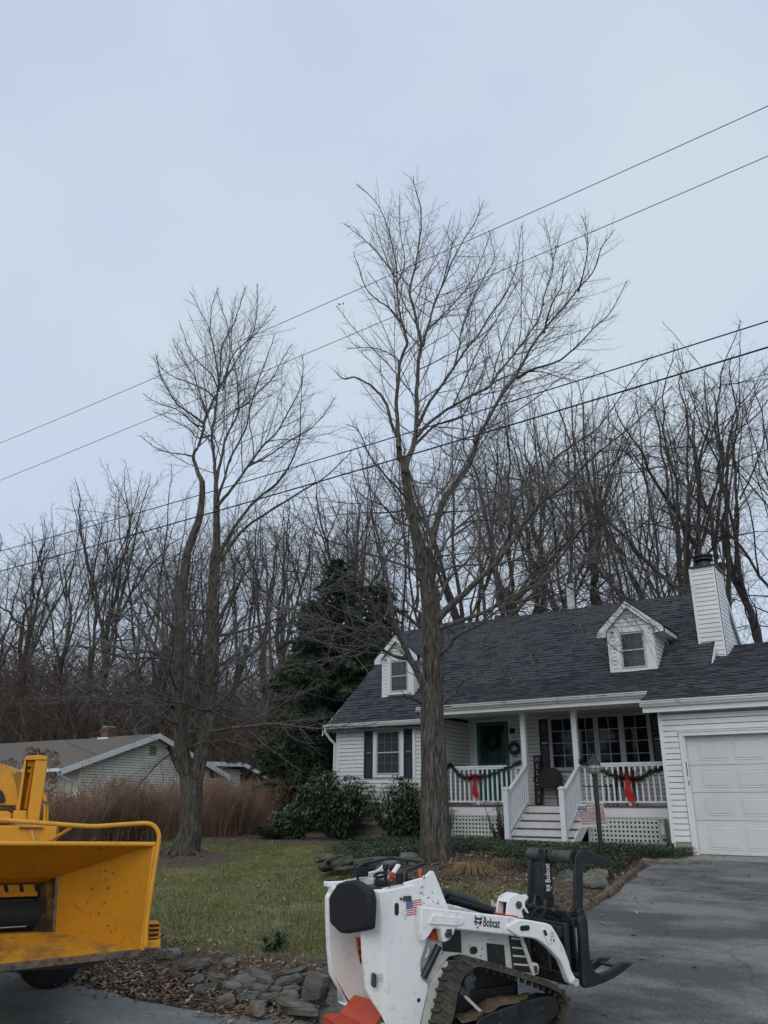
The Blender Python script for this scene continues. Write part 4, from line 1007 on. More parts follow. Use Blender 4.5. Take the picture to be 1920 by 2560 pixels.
# ---- evergreens between the houses
M['hemlock']=mat('hemlock_foliage',(.020,.036,.022),.9,.4,1.2,col2=(.062,.085,.048))
def conifer(name,label,u,vtop,D,w,seed,dens=1.0):
    p=atD(u,2000,D); z0=gz(p.x,p.y); top=atD(u,vtop,D).z; H_=top-z0; r=np.random.default_rng(seed)
    T=thing(name,label,'tree',(p.x,p.y,z0)); mb=MB(); mb.tube([(0,0,-.1),(0,0,H_*.5),(.1,0,H_*.97)],[.22,.13,.02],8); mb.build('trunk',M['bark_far'],T,smooth=True)
    A=[];B=[];LV=[];n=0; z=.3
    C=[];
    while z<H_*.985:
        f=z/H_; rad=w*(1-f**1.8)**.85*r.uniform(.5,1.1)+.25
        for k in range(int(6+3*(1-f))):
            a=r.random()*6.28; L=rad*r.uniform(.55,1.08); nseg=6
            P=[np.array([0,0,z])]; d=np.array([math.cos(a),math.sin(a),.28])
            for q in range(nseg): P.append(P[-1]+d*L/nseg); d=d+np.array([0,0,-.11])+r.normal(0,.13,3)
            P=np.array(P); A.append(P); B.append(np.linspace(.022,.005,nseg+1))
            m=int(L*95*dens)
            if m<1: continue
            s=r.random(m)**.75*nseg; i=np.minimum(s.astype(int),nseg-1); ff=(s-i)[:,None]; q=P[i]*(1-ff)+P[i+1]*ff
            side=r.choice([-1,1],m)[:,None]; dl=P[i+1]-P[i]; dl/=np.linalg.norm(dl,axis=1,keepdims=True)
            lat=np.cross(dl,[0,0,1.0])*side; ln=(r.uniform(.10,.27,m))[:,None]*(1.1-.5*s/nseg)[:,None]
            tip=q+(dl*.6+lat*.8+np.array([0,0,-.32]))*ln+r.normal(0,.11,(m,3)); wv=np.cross(tip-q,[0,0,1.0]); wv/=np.linalg.norm(wv,axis=1,keepdims=True)+1e-9; wv=wv*(ln*.22)+np.array([0,0,1])*r.normal(0,.03,(m,1))
            C.append(np.stack([q+wv*.8,tip,q-wv*.8],1))
        z+=r.uniform(.10,.20)
    V=np.vstack([c.reshape(-1,3) for c in C]); F=np.arange(len(V)).reshape(-1,3)
    bv=tubes(A,B,3); o=np_mesh('branches',bv[0],bv[1],M['bark_far'],T); stuff(o)
    o=np_mesh('foliage',V,F,M['hemlock'],T); stuff(o); print(name,len(F)*2)
conifer('hemlock_tree','large dark evergreen tree nearest the left gable of the white house',835,1395,30,3.2,1,1.25)
conifer('hemlock_tree','tall dark evergreen half hidden by the big maple beside the roof ridge',945,1450,33,2.5,2,1.0)
conifer('hemlock_tree','smaller dark evergreen at the left end of the evergreen group',765,1500,34,2.7,3,1.0)
# ---- forsythia like hedge, brown twigs
M['hedge']=mat('hedge_twig',(.20,.12,.078),.95,.4,1.1,col2=(.37,.25,.165))
hp=[(-10.9,-8.2),(-12.3,-4.8),(-12.6,-2.6),(-13.3,1.2),(-14.4,4.2),(-15.9,7.6)]
def reg_hedge(r):
    t=r.random()*(len(hp)-1); i=min(int(t),len(hp)-2); f=t-i; a=np.array(hp[i]);b_=np.array(hp[i+1]); p=a*(1-f)+b_*f; d=(b_-a)/np.linalg.norm(b_-a); nrm=np.array([-d[1],d[0]])
    p=p+nrm*r.uniform(-.75,.95); return p[0],p[1],1.0+.12*math.sin(t*5)
HG=thing('hedge','long brown leafless hedge between the lawn and the neighbouring house','hedge',(-13,-1,.9))
b=brush('h',3200,reg_hedge,(1.05,1.62),9,M['hedge'],twigs=12,rad=.0125,lean=.12,lr=(.12,.32),stem_n=4,upr=(.2,1.6))
o=np_mesh('hedge_twigs',b[0]-np.array([-13,-1,.9]),b[1],M['hedge'],HG); stuff(o)
b=brush('h2',60,reg_hedge,(1.5,2.1),19,M['hedge'],twigs=12,rad=.009,lean=.2,lr=(.15,.4),stem_n=5)
o=np_mesh('tall_shoots',b[0]-np.array([-13,-1,.9]),b[1],M['hedge'],HG); stuff(o)

# ================================================================ neighbouring house
M['nsiding']=mat('aged_siding',(.80,.81,.73),.6,.08,2,dirt=(.2,.2,.17),dirt_amt=.3,dscale=1)
M['nroof']=mat('brown_roof',(.13,.112,.094),.95,.2,12,bump=.3,bscale=60)
M['brick']=mat('red_brick',(.13,.07,.055),.9,.3,14)
NX=-22.0
_H=H; H=thing('neighbor_house','low grey sided neighbouring house with brown roof behind the hedge','house',(-26,6,.9)); H['_off']=1
NHs=H
def nz(y): return 4.46-.352*abs(y-5.69)
mb=MB(); mb.prism([(2.4,.6),(9.0,.6),(9.0,nz(9.0)-.12),(5.69,4.34),(2.4,nz(2.4)-.12)],'X',-40,NX); NW=hpart(mb,'wall',M['nsiding'])
siding(NW,'R',NX,2.45,9.0,1.2,4.3,.1,clip=lambda z:(max(2.45,5.69-(4.30-z)/.352),min(9.0,5.69+(4.30-z)/.352)) if z<4.2 else None,joined=True,gr=.020,dd=.04)
for c in NW.children: c.data.materials[0]=M['nsiding']
mb=MB(); t=.08
mb.prism([(1.35,nz(1.35)),(5.69,4.46),(5.69,4.38),(1.35,nz(1.35)-t)],'X',-40,NX+.35); mb.prism([(5.69,4.46),(10.0,nz(10.0)),(10.0,nz(10.0)-t),(5.69,4.38)],'X',-40,NX+.35); hpart(mb,'roof',M['nroof'])
mb=MB(); mb.prism([(1.35,nz(1.35)+.01),(5.69,4.47),(5.69,4.26),(1.35,nz(1.35)-.2)],'X',NX+.35,NX+.375); mb.prism([(5.69,4.47),(10.0,nz(10.0)+.01),(10.0,nz(10.0)-.2),(5.69,4.26)],'X',NX+.35,NX+.375); mb.box(-40,NX+.37,1.27,1.36,2.84,2.95)
hpart(mb,'rake_board',M['trim'])
mb=MB(); mb.tube([(NX+.2,1.3,2.85),(NX+.2,1.35,2.75),(NX+.1,2.3,2.42),(NX+.1,2.42,2.3),(NX+.1,2.42,1.0)],.045,8); hpart(mb,'downspout',M['trim'],smooth=True)
M['vent']=mat('tan_vent',(.42,.35,.2),.6,.1,5)
mb=MB(); mb.box(NX+.01,NX+.05,5.5,5.88,3.62,4.0); V_=hpart(mb,'gable_vent',M['vent']); mb=MB()
for k in range(5): mb.box(NX+.05,NX+.06,5.53,5.85,3.66+k*.066,3.68+k*.066)
hpart(mb,'vent_slats',M['black'],V_)
mb=MB(); mb.box(-25.25,-24.6,5.4,6.0,4.3,4.42); mb.mi=1; mb.box(-25.15,-24.70,5.48,5.92,4.42,4.85); mb.box(-25.2,-24.66,5.44,5.96,4.72,4.77); mb.mi=2; mb.box(-25.12,-24.73,5.5,5.9,4.85,4.91)
hpart(mb,'chimney',[M['trim'],M['brick'],M['concrete']])
# addition on the right of the neighbour's gable
mb=MB(); mb.box(-29,-23.6,9.0,12.6,.6,3.35); W2=hpart(mb,'addition_wall',M['nsiding']); siding(W2,'R',-23.6,9.0,12.6,1.2,3.3,.1,joined=True,gr=.020,dd=.04)
for c in W2.children: c.data.materials[0]=M['nsiding']
mb=MB(); mb.prism([(8.9,3.35),(12.3,3.62),(14.2,2.95),(14.2,2.85),(12.3,3.45),(8.9,3.2)],'X',-29,-23.1); hpart(mb,'addition_roof',M['nroof'])
mb=MB(); mb.prism([(8.9,3.55),(12.3,3.66),(14.2,2.98),(14.2,2.86),(12.3,3.46),(8.9,3.37)],'X',-23.1,-23.06); hpart(mb,'fascia',M['trim'])
mb=MB(); mb.tube([(NX+.03,3.35,1.0),(NX+.03,3.35,3.5)],.035,6); hpart(mb,'service_conduit',M['vinyl'])
H=_H
# ---- unseen evergreens added behind the camera to darken the porch window reflections
_src=[o for o in bpy.data.objects if o.name.startswith('hemlock_tree')]
for i,(x,y,s) in enumerate(((-27,-38,1.0),(-21.5,-40,1.15),(-16.5,-43,.95),(-32,-36,1.1))):
    T=_src[i%3].copy(); COL.objects.link(T); T.location=(x,y,0); T.rotation_euler=(0,0,i*1.3); T.scale=(s,s,s); T['label']='unseen dark evergreen added behind the viewer for the window reflections'; T['group']='evergreens added for the window reflections'
    for ch in _src[i%3].children: c=ch.copy(); COL.objects.link(c); c.parent=T
# ---- trees across the street (behind the camera; the windows look at them)
for i in range(16):
    x=-40+i*6.2; y=-42-(i*7%11); r9=random.Random(i); T=thing('bare_tree','bare tree across the street behind the viewer','tree',(x,y,0),r9.random()*6.28,'bare trees across the street'); s=r9.uniform(.6,.9); T.scale=(s,s,s)
    for me in FV[i%len(FV)]:
        o=bpy.data.objects.new(me.name.split('.')[0],me); COL.objects.link(o); o.parent=T
        if me.name.startswith('crown'): o['kind']='stuff'
# ================================================================ shrubs, ground cover, leaves, grass
def leafmesh(name,items,mats,parent=None,ns=5):
    """items: arrays base(n,3), dir(n,3), width(n), length(n), droop(n), mi(n): folded leaf of 4 quads (2 rows x 2)"""
    b,d,w,L,dr,mi=items; n=len(b); d=d/np.linalg.norm(d,axis=1,keepdims=True)
    s=np.cross(d,[0,0,1.0]); s/=np.linalg.norm(s,axis=1,keepdims=True)+1e-9; up=np.cross(s,d)
    w=w[:,None];L=L[:,None];dr=dr[:,None]; dn=np.array([0,0,-1.0])
    p0=b; p1=b+d*L*.5+up*L*.04+dn*dr*L*.2; p2=b+d*L+dn*dr*L*.75
    l=p1-s*w*.5+up*w*.12; r=p1+s*w*.5+up*w*.12
    V=np.stack([p0,l,p1,r,p2],1).reshape(-1,3); k=np.arange(n)[:,None]*5
    F=np.concatenate([k+np.array([0,1,2,3]) if False else np.hstack([k,k+3,k+2,k+2])],0) if False else None
    T=np.concatenate([np.hstack([k+0,k+2,k+1]),np.hstack([k+0,k+3,k+2]),np.hstack([k+1,k+2,k+4]),np.hstack([k+2,k+3,k+4])],0)
    o=np_mesh(name,V,T,mats,parent); o.data.polygons.foreach_set('material_index',np.tile(mi,4).astype(np.int32)); return o
M['rhodo']=mat('rhododendron_leaf',(.05,.10,.046),.45,.35,8); M['rhodo2']=mat('rhododendron_leaf_light',(.12,.19,.10),.42,.3,8)
M['stem']=mat('shrub_stem',(.07,.05,.035),.9,.3,8)
def shrub(name,label,c,rx,ry,h,n,seed,leaf=(.10,.16),wid=.034,per=(7,10),mats=None,shape=1.0,stems=26,parentcat='shrub',droop=(.3,.9)):
    r=np.random.default_rng(seed); z0=gz(c[0],c[1]); T=thing(name,label,parentcat,(c[0],c[1],z0)); bs=[];ds=[];A=[];B=[]
    k=0
    while k<n:
        a=r.random()*6.28; q=r.random()**.5; bx=math.cos(a)*rx*.35*q; by=math.sin(a)*ry*.35*q; a+=r.normal(0,.35)
        hh=h*r.uniform(.55,1.02)*(1-.30*q*shape); ex=math.cos(a)*rx*q*r.uniform(.8,1.1); ey=math.sin(a)*ry*q*r.uniform(.8,1.1)
        b0=np.array([bx*.3,by*.3,0.]); mid=np.array([bx+ex*.35,by+ey*.35,hh*.5]); end=np.array([ex,ey,hh]); A.append(np.array([b0,mid,end])); B.append(np.array([.014,.009,.004])); 
        for j in range(int(r.integers(4,9))):
            t=r.uniform(.12,1.0) if j else 1.0; p=(b0*(1-t)**2+2*mid*t*(1-t)+end*t*t)
            off=r.normal(0,1,3); off[2]=abs(off[2])*.5; off=off/np.linalg.norm(off)*r.uniform(.05,.24)*(h*.6+.1) if t<.99 else np.zeros(3); tip=p+off; k+=1
            if t<.99: A.append(np.array([p,p+off*.5+[0,0,.01],tip])); B.append(np.array([.007,.005,.003]))
            m=r.integers(*per); az=r.random()*6.28
            for jj in range(m):
                aa=az+jj*6.28/m+r.normal(0,.2); bs.append(tip+r.normal(0,.01,3)); ds.append([math.cos(aa),math.sin(aa),r.uniform(-.25,.45)])
    n=len(bs); w=r.uniform(.8,1.2,n)*wid; L=r.uniform(*leaf,n); mi=(r.random(n)<.35).astype(int)
    tv=tubes(A,B,4); np_mesh('stems',tv[0],tv[1],M['stem'],T)
    o=leafmesh('leaves',(np.array(bs),np.array(ds,float),w,L,r.uniform(*droop,n),mi),mats or [M['rhodo'],M['rhodo2']],T); stuff(o); return T
shrub('rhododendron_shrub','wide tall rhododendron shrub at the left corner of the white house',(-8.85,.72),1.3,.62,1.84,1000,3,stems=30,leaf=(.12,.19),wid=.045)
shrub('rhododendron_shrub','narrower rhododendron shrub under the left window beside the maple trunk',(-6.75,.72),1.0,.55,1.74,560,4,stems=26,leaf=(.12,.19),wid=.045)
shrub('rhododendron_shrub','low rounded rhododendron shrub at the far left of the house corner',(-9.85,.35),.8,.55,1.05,480,6,stems=14,leaf=(.12,.19),wid=.045)
M['jun']=mat('juniper_leaf',(.022,.042,.022),.8,.35,9); M['jun2']=mat('juniper_leaf_light',(.05,.075,.04),.8,.3,9)
shrub('juniper_shrub','low spreading evergreen shrub at the edge of the lawn near the hedge',(-10.75,.55),.95,.5,.42,420,8,leaf=(.06,.12),wid=.02,per=(6,9),mats=[M['jun'],M['jun2']],shape=.6,stems=8,droop=(0,.3))
M['small']=mat('small_shrub_leaf',(.028,.045,.02),.7,.3,9); M['small2']=mat('small_shrub_leaf_brown',(.09,.05,.032),.8,.3,9)
shrub('small_shrub','small twiggy shrub in front of the lattice left of the steps',(-4.0,.62),.42,.3,1.05,130,12,leaf=(.03,.06),wid=.02,per=(3,6),mats=[M['small'],M['small2']],shape=.3,stems=60,droop=(0,.6))
shrub('small_shrub','small thin shrub at the lattice end right behind the big trunk',(-5.35,.55),.35,.3,1.2,100,13,leaf=(.03,.06),wid=.02,per=(3,6),mats=[M['small'],M['small2']],shape=.3,stems=50,droop=(0,.6))
def scatter(name,n,reg,seed,leaf,wid,mats,probs,zoff=(0,.03),up=(-.1,.4),droop=(0,.4),label=None,cat=None,dens=None):
    r=np.random.default_rng(seed); bs=[]
    while len(bs)<n:
        x,y=reg(r)
        if dens and r.random()>dens(x,y): continue
        bs.append((x,y,gz(x,y)+r.uniform(*zoff)))
    b=np.array(bs); a=r.random(n)*6.28; d=np.stack([np.cos(a),np.sin(a),r.uniform(*up,n)],1)
    mi=r.choice(len(mats),n,p=probs); o=leafmesh(name,(b,d,r.uniform(*wid,n),r.uniform(*leaf,n),r.uniform(*droop,n),mi),mats); stuff(o)
    if label: tag(o,label,cat)
    return o
def vnoise(x,y,s=1.0): return .5+.25*math.sin(x*1.7*s+1.3*math.sin(y*1.1*s))+.25*math.sin(y*2.3*s+1.7*math.sin(x*.9*s+2))
M['pachy']=mat('groundcover_leaf',(.030,.065,.030),.5,.3,9); M['pachy2']=mat('groundcover_leaf_mid',(.06,.105,.042),.5,.3,9); M['pachy3']=mat('groundcover_leaf_yellow',(.13,.14,.05),.6,.3,9)
def reg_p(r): return r.uniform(-6.6,.42),r.uniform(-4.3,1.0)
def dens_p(x,y):
    if x>drive_edge(y)-.30: return 0 if y<-1.35 else .9
    if -3.5<x<-2.1 and y>-.15: return 0
    lim=-3.4+.5*math.sin(x*1.7)+ (.2 if x<-2.3 else -.2)
    k=sstep(lim-.5,lim+.4,y)
    return k*(.55+.45*vnoise(x,y,1.4))
scatter('ground_cover',36000,reg_p,21,(.05,.085),(.028,.045),[M['pachy'],M['pachy2'],M['pachy3']],[.45,.38,.17],zoff=(.02,.17),label='evergreen ground cover spreading in front of the porch and steps',cat='ground cover',dens=dens_p)
cols=[(.20,.125,.075),(.30,.215,.14),(.12,.068,.042),(.36,.29,.21),(.17,.085,.05)]
LM=[mat('fallen_leaf_%s'%w,c,.85,.25,15) for w,c in zip(('tan','buff','brown','pale','russet'),cols)]
PR=[.28,.22,.26,.06,.18]
def reg_l(r): return r.uniform(-11,.5),r.uniform(-11.25,-9.0)
def dens_l(x,y):
    if x>drive_edge(y)-.1: return 0
    k=1 if y<-10.35 else (.45 if y<-10 else sstep(-9.4,-9.95,y)*.28)
    if y<-11.02: k=.12
    return k*(.35+.65*vnoise(x,y,2.2))
scatter('leaf_litter',9000,reg_l,31,(.035,.085),(.025,.055),LM,PR,zoff=(.005,.06),up=(-.2,.7),droop=(0,.6),label='fallen brown leaves along the street edge below the stone wall',cat='leaves',dens=dens_l)
def reg_t(r): return r.uniform(-5.8,.35),r.uniform(-7.6,-1.0)
def dens_t(x,y):
    if x>drive_edge(y)-.05: return 0
    d=math.hypot(x+2.5,(y+4.0)*.8); a=sstep(3.1,1.4,d+.5*math.sin(x*3+y*2)); e=sstep(1.3,.3,drive_edge(y)-x)
    return max(a*.9,e*.8,.05)*(.4+.6*vnoise(x,y,2.6))
scatter('leaf_litter',4200,reg_t,32,(.04,.09),(.03,.055),LM,PR,zoff=(.005,.05),up=(-.2,.7),droop=(0,.6),label='fallen leaves in the bed around the big maple and along the driveway',cat='leaves',dens=dens_t)
def reg_g(r): return r.uniform(-14,5),r.uniform(-12.5,1.5)
def dens_g(x,y):
    if x>drive_edge(y)-.1: return .10*max(0,1-(x-drive_edge(y))/2.5)+.012
    if y<-11: return .05
    return .22
scatter('leaf_litter',1500,reg_g,33,(.05,.10),(.03,.06),LM,PR,zoff=(.02,.04),up=(-.15,.35),droop=(0,.5),label='single dead leaves strewn over the lawn and asphalt',cat='leaves',dens=dens_g)
# grass blades
M['grass1']=mat('grass_green',(.085,.110,.026),.8,.3,3,col2=(.16,.185,.052)); M['grass2']=mat('grass_straw',(.30,.25,.14),.9,.3,5)
r=np.random.default_rng(41); n=0; B=[];
N_=520000
x=r.uniform(-14.5,.3,N_); y=r.uniform(-10.0,2.2,N_)
keep=np.zeros(N_,bool); mi=np.zeros(N_,int)
tab=[[1-bedness(-14.5+i*.1,-10.0+j*.1) for i in range(149)] for j in range(123)]; tab=np.array(tab)
ix=((x+14.5)/.1).astype(int).clip(0,148); iy=((y+10)/.1).astype(int).clip(0,122); pr=tab[iy,ix]
de=.22+.10*np.sin(y*.9)-.02*(y+2)
pn=.5+.25*np.sin(x*2.9+1.3*np.sin(y*2.1))+.25*np.sin(y*3.7+1.7*np.sin(x*1.9+2))
keep=(r.random(N_)<pr*(.35+.65*pn)*.62)&(x<de-.2); x=x[keep];y=y[keep];pn=pn[keep]
z=np.array([gz(a,b) for a,b in zip(x,y)]); n=len(x); a=r.random(n)*6.28; h=r.uniform(.02,.055,n); w=r.uniform(.004,.008,n)
base=np.stack([x,y,z-.004],1); s=np.stack([np.cos(a),np.sin(a),0*a],1)*w[:,None]; tip=base+np.stack([r.normal(0,.022,n),r.normal(0,.022,n),h],1)
V=np.stack([base-s,base+s,tip],1).reshape(-1,3); F=np.arange(3*n).reshape(-1,3)
o=np_mesh('grass',V,F,[M['grass1'],M['grass2']]); o.data.polygons.foreach_set('material_index',(r.random(n)<.16+.3*(1-pn)).astype(np.int32)); stuff(o); tag(o,'short autumn grass of the front lawn','grass'); print('grass',n)
# straw coloured tuft beside the big trunk
def tuft(label,c,rad,h,n,seed,m,name='grass_tuft',cat='dried plant'):
    r=np.random.default_rng(seed); A=[];B=[]
    for i in range(n):
        a=r.random()*6.28; q=rad*.3*r.random(); x=c[0]+math.cos(a)*q; y=c[1]+math.sin(a)*q; z=gz(x,y); L=r.uniform(.5,1)*rad; P=[]
        for k in range(5):
            t=k/4; P.append((x+math.cos(a)*L*t,y+math.sin(a)*L*t,z+h*r.uniform(.8,1.1)*math.sin(min(t*1.25,1)*math.pi)*.9+.02*(1-t)))
        A.append(np.array(P)-np.array([c[0],c[1],gz(*c)])); B.append(np.linspace(.006,.002,5))
    v,f=tubes(A,B,3); T=thing(name,label,cat,(c[0],c[1],gz(*c))); stuff(np_mesh('blades',v,f,m,T)); return T
M['straw']=mat('dry_straw',(.30,.20,.10),.9,.3,6)
tuft('pale dried grass tuft flopping over beside the big maple trunk',(-2.05,-4.5),.42,.17,110,5,M['straw'])
tuft('small dry brown perennial clump right of the big trunk',(-1.75,-3.9),.28,.14,50,6,LM[0])
M['weed']=mat('dry_stalk',(.11,.075,.05),.9,.3,6)
def stalks(label,c,n,h,sp,seed):
    r=np.random.default_rng(seed); A=[];B=[];mb=MB()
    for i in range(n):
        x,y=r.normal(0,sp,2); H_=h*r.uniform(.5,1.1); d=np.array([r.normal(0,.1),r.normal(0,.1),1]); P=[np.array([x,y,0.])]
        for k in range(4): d=d+r.normal(0,.07,3); P.append(P[-1]+d*H_/4)
        A.append(np.array(P)); B.append(np.linspace(.004,.002,5)); t=P[-1]; mb.lathe([(0,-.012),(.013,0),(.009,.014),(0,.02)],tuple(t),5)
        for j in range(3):
            q=P[1+j]; a=r.random()*6.28; A.append(np.array([q,q+np.array([math.cos(a)*.04,math.sin(a)*.04,.03]),q+np.array([math.cos(a)*.08,math.sin(a)*.08,.09]),q+np.array([math.cos(a)*.09,math.sin(a)*.09,.12]),q+np.array([math.cos(a)*.1,math.sin(a)*.1,.15])])); B.append(np.linspace(.003,.001,5))
    T=thing('dry_perennial',label,'dried plant',(c[0],c[1],gz(*c))); v,f=tubes(A,B,3); stuff(np_mesh('stalks',v,f,M['weed'],T)); stuff(mb.build('seed_heads',M['weed'],T)); return T
stalks('tall dry seed stalks standing at the wall behind the white machine',(-1.55,-9.55),14,.62,.22,3)
stalks('short dry stalks with pale leaves above the middle of the stone wall',(-3.6,-9.3),8,.3,.15,4)
shrub('small_perennial','low green leafy plant at the wall behind the white machine',(-1.9,-9.45),.2,.16,.22,26,15,leaf=(.06,.11),wid=.035,per=(5,7),mats=[M['pachy'],M['pachy2']],shape=.4,stems=4)
shrub('small_perennial','small light green plant on the stones by the driveway',(-.35,-3.55),.22,.2,.25,40,16,leaf=(.04,.09),wid=.014,per=(6,9),mats=[M['pachy2'],M['pachy3']],shape=.4,stems=4)
# hydrangea with dried flower heads behind the yellow machine
T=shrub('hydrangea_shrub','hydrangea with dried pinkish brown flower heads left of the yellow machine',(-11.3,-6.6),.8,.6,2.0,40,17,leaf=(.05,.09),wid=.03,per=(2,4),mats=[M['small2'],M['small2']],shape=.3,stems=40)
M['hyd']=mat('dried_flower',(.24,.13,.085),.9,.35,30)
r=np.random.default_rng(2); 
for k in range(22):
    c=np.array([r.normal(0,.42),r.normal(0,.3),r.uniform(1.55,2.25)]); bs=[];ds=[]
    for j in range(150):
        v=r.normal(0,1,3); v/=np.linalg.norm(v); q=c+v*np.array([.10,.10,.15]); bs.append(q); ds.append(v+[0,0,.2])
    n=len(bs); leafmesh('flower_head',(np.array(bs),np.array(ds),np.full(n,.035),np.full(n,.035),np.zeros(n),np.zeros(n,int)),[M['hyd']],T)
# ================================================================ stones
M['slate']=mat('slate_stone',(.12,.122,.112),.85,.35,5,bump=.7,bscale=22,dirt=(.17,.165,.14),dirt_amt=.5,dscale=4,stretch=(1,1,3))
M['edging']=mat('edging_stone',(.12,.095,.07),.95,.3,6,bump=.7,bscale=24,dirt=(.05,.04,.03),dirt_amt=.6,dscale=4)
M['slate2']=mat('fieldstone_tan',(.17,.155,.13),.9,.3,6,bump=.7,bscale=24,dirt=(.07,.075,.05),dirt_amt=.6,dscale=5)
M['slate3']=mat('mossy_stone',(.07,.075,.055),.9,.3,6,bump=.7,bscale=24,dirt=(.09,.10,.05),dirt_amt=.7,dscale=3)
def stone_mesh(w,d,h,seed,sides=7):
    r=random.Random(seed); mb=MB(); ring=[]
    for k in range(sides):
        a=k/sides*6.283+r.uniform(-.25,.25); q=r.uniform(.82,1.08); c,s_=math.cos(a),math.sin(a)
        # squarish outline
        m=max(abs(c),abs(s_))**.55; ring.append((c/m*q*w/2*.92,s_/m*q*d/2*.92))
    V=[]; tiltx=r.uniform(-.35,.35); tilty=r.uniform(-.3,.3)
    for (lev,sc) in ((0,.86),(.3,1.0),(.75,.97),(1.0,.80)):
        for x,y in ring: V.append((x*sc+r.uniform(-.03,.03)*w,y*sc+r.uniform(-.05,.05)*d,(lev-.5)*h+r.uniform(-.12,.12)*h+tiltx*x/w*h+tilty*y/d*h))
    n=sides; F=[tuple(range(n))[::-1]]
    for l in range(3):
        for k in range(n): F.append((l*n+k,l*n+(k+1)%n,(l+1)*n+(k+1)%n,(l+1)*n+k))
    V.append((0,0,h*.5*1.04)); c=len(V)-1
    for k in range(n): F.append((3*n+k,3*n+(k+1)%n,c))
    mb.add(V,F); return mb
def stone(par,c,w,d,h,rot,seed,m,tx=0,ty=0):
    mb=stone_mesh(w,d,h,seed); o=mb.build('stone',m,par)
    o.rotation_euler=(tx,ty,rot); o.location=Vector(c)-Vector(par.location); return o
SW=thing('stone_wall','low tumbled dry stone wall of flat slate slabs along the street edge','stone wall',(-1.6,-10.6,.1))
Z6=lambda x,y:(240+x/2.765,2350+y/2.765)
lst=[(140,215,130,70,-10,1,-10.2),(270,190,120,90,-20,1,-10.0),(250,275,90,30,0,0,-10.5),(440,230,100,70,25,0,-10.2),(520,230,130,60,10,0,-10.15),(560,290,110,60,20,2,-10.5),(690,245,180,55,-12,0,-10.25),(680,310,170,55,-22,0,-10.5),(835,275,150,60,3,0,-10.4),
 (770,325,180,42,-6,2,-10.58),(765,368,200,45,4,0,-10.62),(945,330,160,50,4,0,-10.6),(955,380,150,48,-4,2,-10.62),(900,420,130,60,-15,1,-10.85),(925,220,110,50,15,0,-10.15),(1035,288,215,60,5,0,-10.45),(1030,240,90,25,8,0,-10.3),(1170,262,220,50,18,0,-10.35),(1340,225,270,36,-15,0,-10.3),(1340,280,180,55,-12,0,-10.4),
 (1140,340,130,42,8,0,-10.55),(1115,370,90,30,0,0,-10.6),(1095,408,95,45,0,0,-10.65),(1015,400,70,60,-35,0,-10.7),(1190,402,60,42,0,0,-10.65),(1250,345,95,36,0,0,-10.5),(1255,380,100,34,4,0,-10.52),(1355,335,110,30,0,0,-10.5),(1340,388,145,46,3,1,-10.6),(1515,320,175,175,24,0,-10.62),(1400,450,300,50,5,0,-10.8),(1420,490,280,45,-3,0,-10.85),(1120,472,130,70,-8,1,-11.0),
 (1610,250,120,60,20,2,-10.3),(1660,440,150,50,10,0,-10.75),(1670,490,170,50,-6,0,-10.8),(1700,330,160,60,10,2,-10.55),(1690,385,150,45,0,0,-10.6),(620,385,90,40,5,2,-10.75),(860,300,60,30,0,0,-10.4),(60,225,80,40,0,2,-10.1)]
for i,(x,y,w,h,rot,mi,Y) in enumerate(lst):
    u,v=Z6(x,y); p=atY(u,v,Y); ax=(p-EYE).length/FPX
    W_=w/2.765*ax*1.08; H_=h/2.765*ax*.9; rr=random.Random(i)
    p.z=max(p.z,gz(p.x,p.y)+H_*.3); o=stone(SW,p,W_,rr.uniform(.16,.25)*(1 if W_>.3 else .7),H_,R(rr.uniform(-8,14)),100+i,[M['slate'],M['slate2'],M['slate3']][mi],tx=R(rr.uniform(-4,8)),ty=R(rot))
SP=thing('stone_pile','pile of flat weathered stones on the lawn behind the white machine','stone pile',(-4.6,-4.9,.65))
Z7=lambda x,y:(760+x/4.4838,1880+y/4.4838)
for i,(x,y,w,h,rot,mi) in enumerate([(215,1190,150,70,-22,1),(300,1250,200,60,-35,2),(230,1290,90,70,-20,2),(420,1250,190,120,-15,2),(520,1220,110,70,10,2),(340,1215,150,50,-30,0),(640,1230,150,60,0,2),(740,1270,200,110,5,2),(820,1190,130,30,-5,0),(960,1250,160,60,0,0),(1170,1170,170,60,0,0),(1250,1230,120,70,10,2),(460,1310,160,50,0,2),(900,1290,120,60,0,2)]):
    u,v=Z7(x,y); p=atY(u,v,-4.9+.05*(i%3)-(y-1190)*.006+1.2*(x>700)*.5); g_=gz(p.x,p.y); ax=(p-EYE).length/FPX; rr=random.Random(i+50)
    stone(SP,(p.x,p.y,min(p.z,g_+.30)),w/4.4838*ax*1.25,.5,h/4.4838*ax*.8,R(rr.uniform(-10,20)),300+i,[M['slate'],M['slate2'],M['slate3']][mi],tx=R(rr.uniform(-6,12)),ty=R(rot))
SR=thing('stone_pile','three loose stone slabs behind the black grapple by the driveway','stone pile',(-.6,-3.8,.8))
Z8=lambda x,y:(1120+x/2.86,2080+y/2.86)
for i,(x,y,w,h,rot,mi) in enumerate([(815,325,160,45,-25,0),(1065,305,150,40,-2,1),(1030,345,220,45,5,1),(840,372,110,40,5,1),(1060,375,140,36,6,0),(930,335,90,40,0,1)]):
    u,v=Z8(x,y); p=atY(u,v,-3.9-(y-300)*.006); ax=(p-EYE).length/FPX; rr=random.Random(i+70)
    stone(SR,p,w/2.86*ax*1.2,.38,h/2.86*ax*1.2,R(rr.uniform(-10,20)),400+i,[M['slate'],M['slate2'],M['slate3']][mi],tx=R(6),ty=R(rot))
KB=thing('stone_edging','row of rough edging stones along the left side of the driveway','edging',(.1,-5,.6))
y=-9.0;i=0
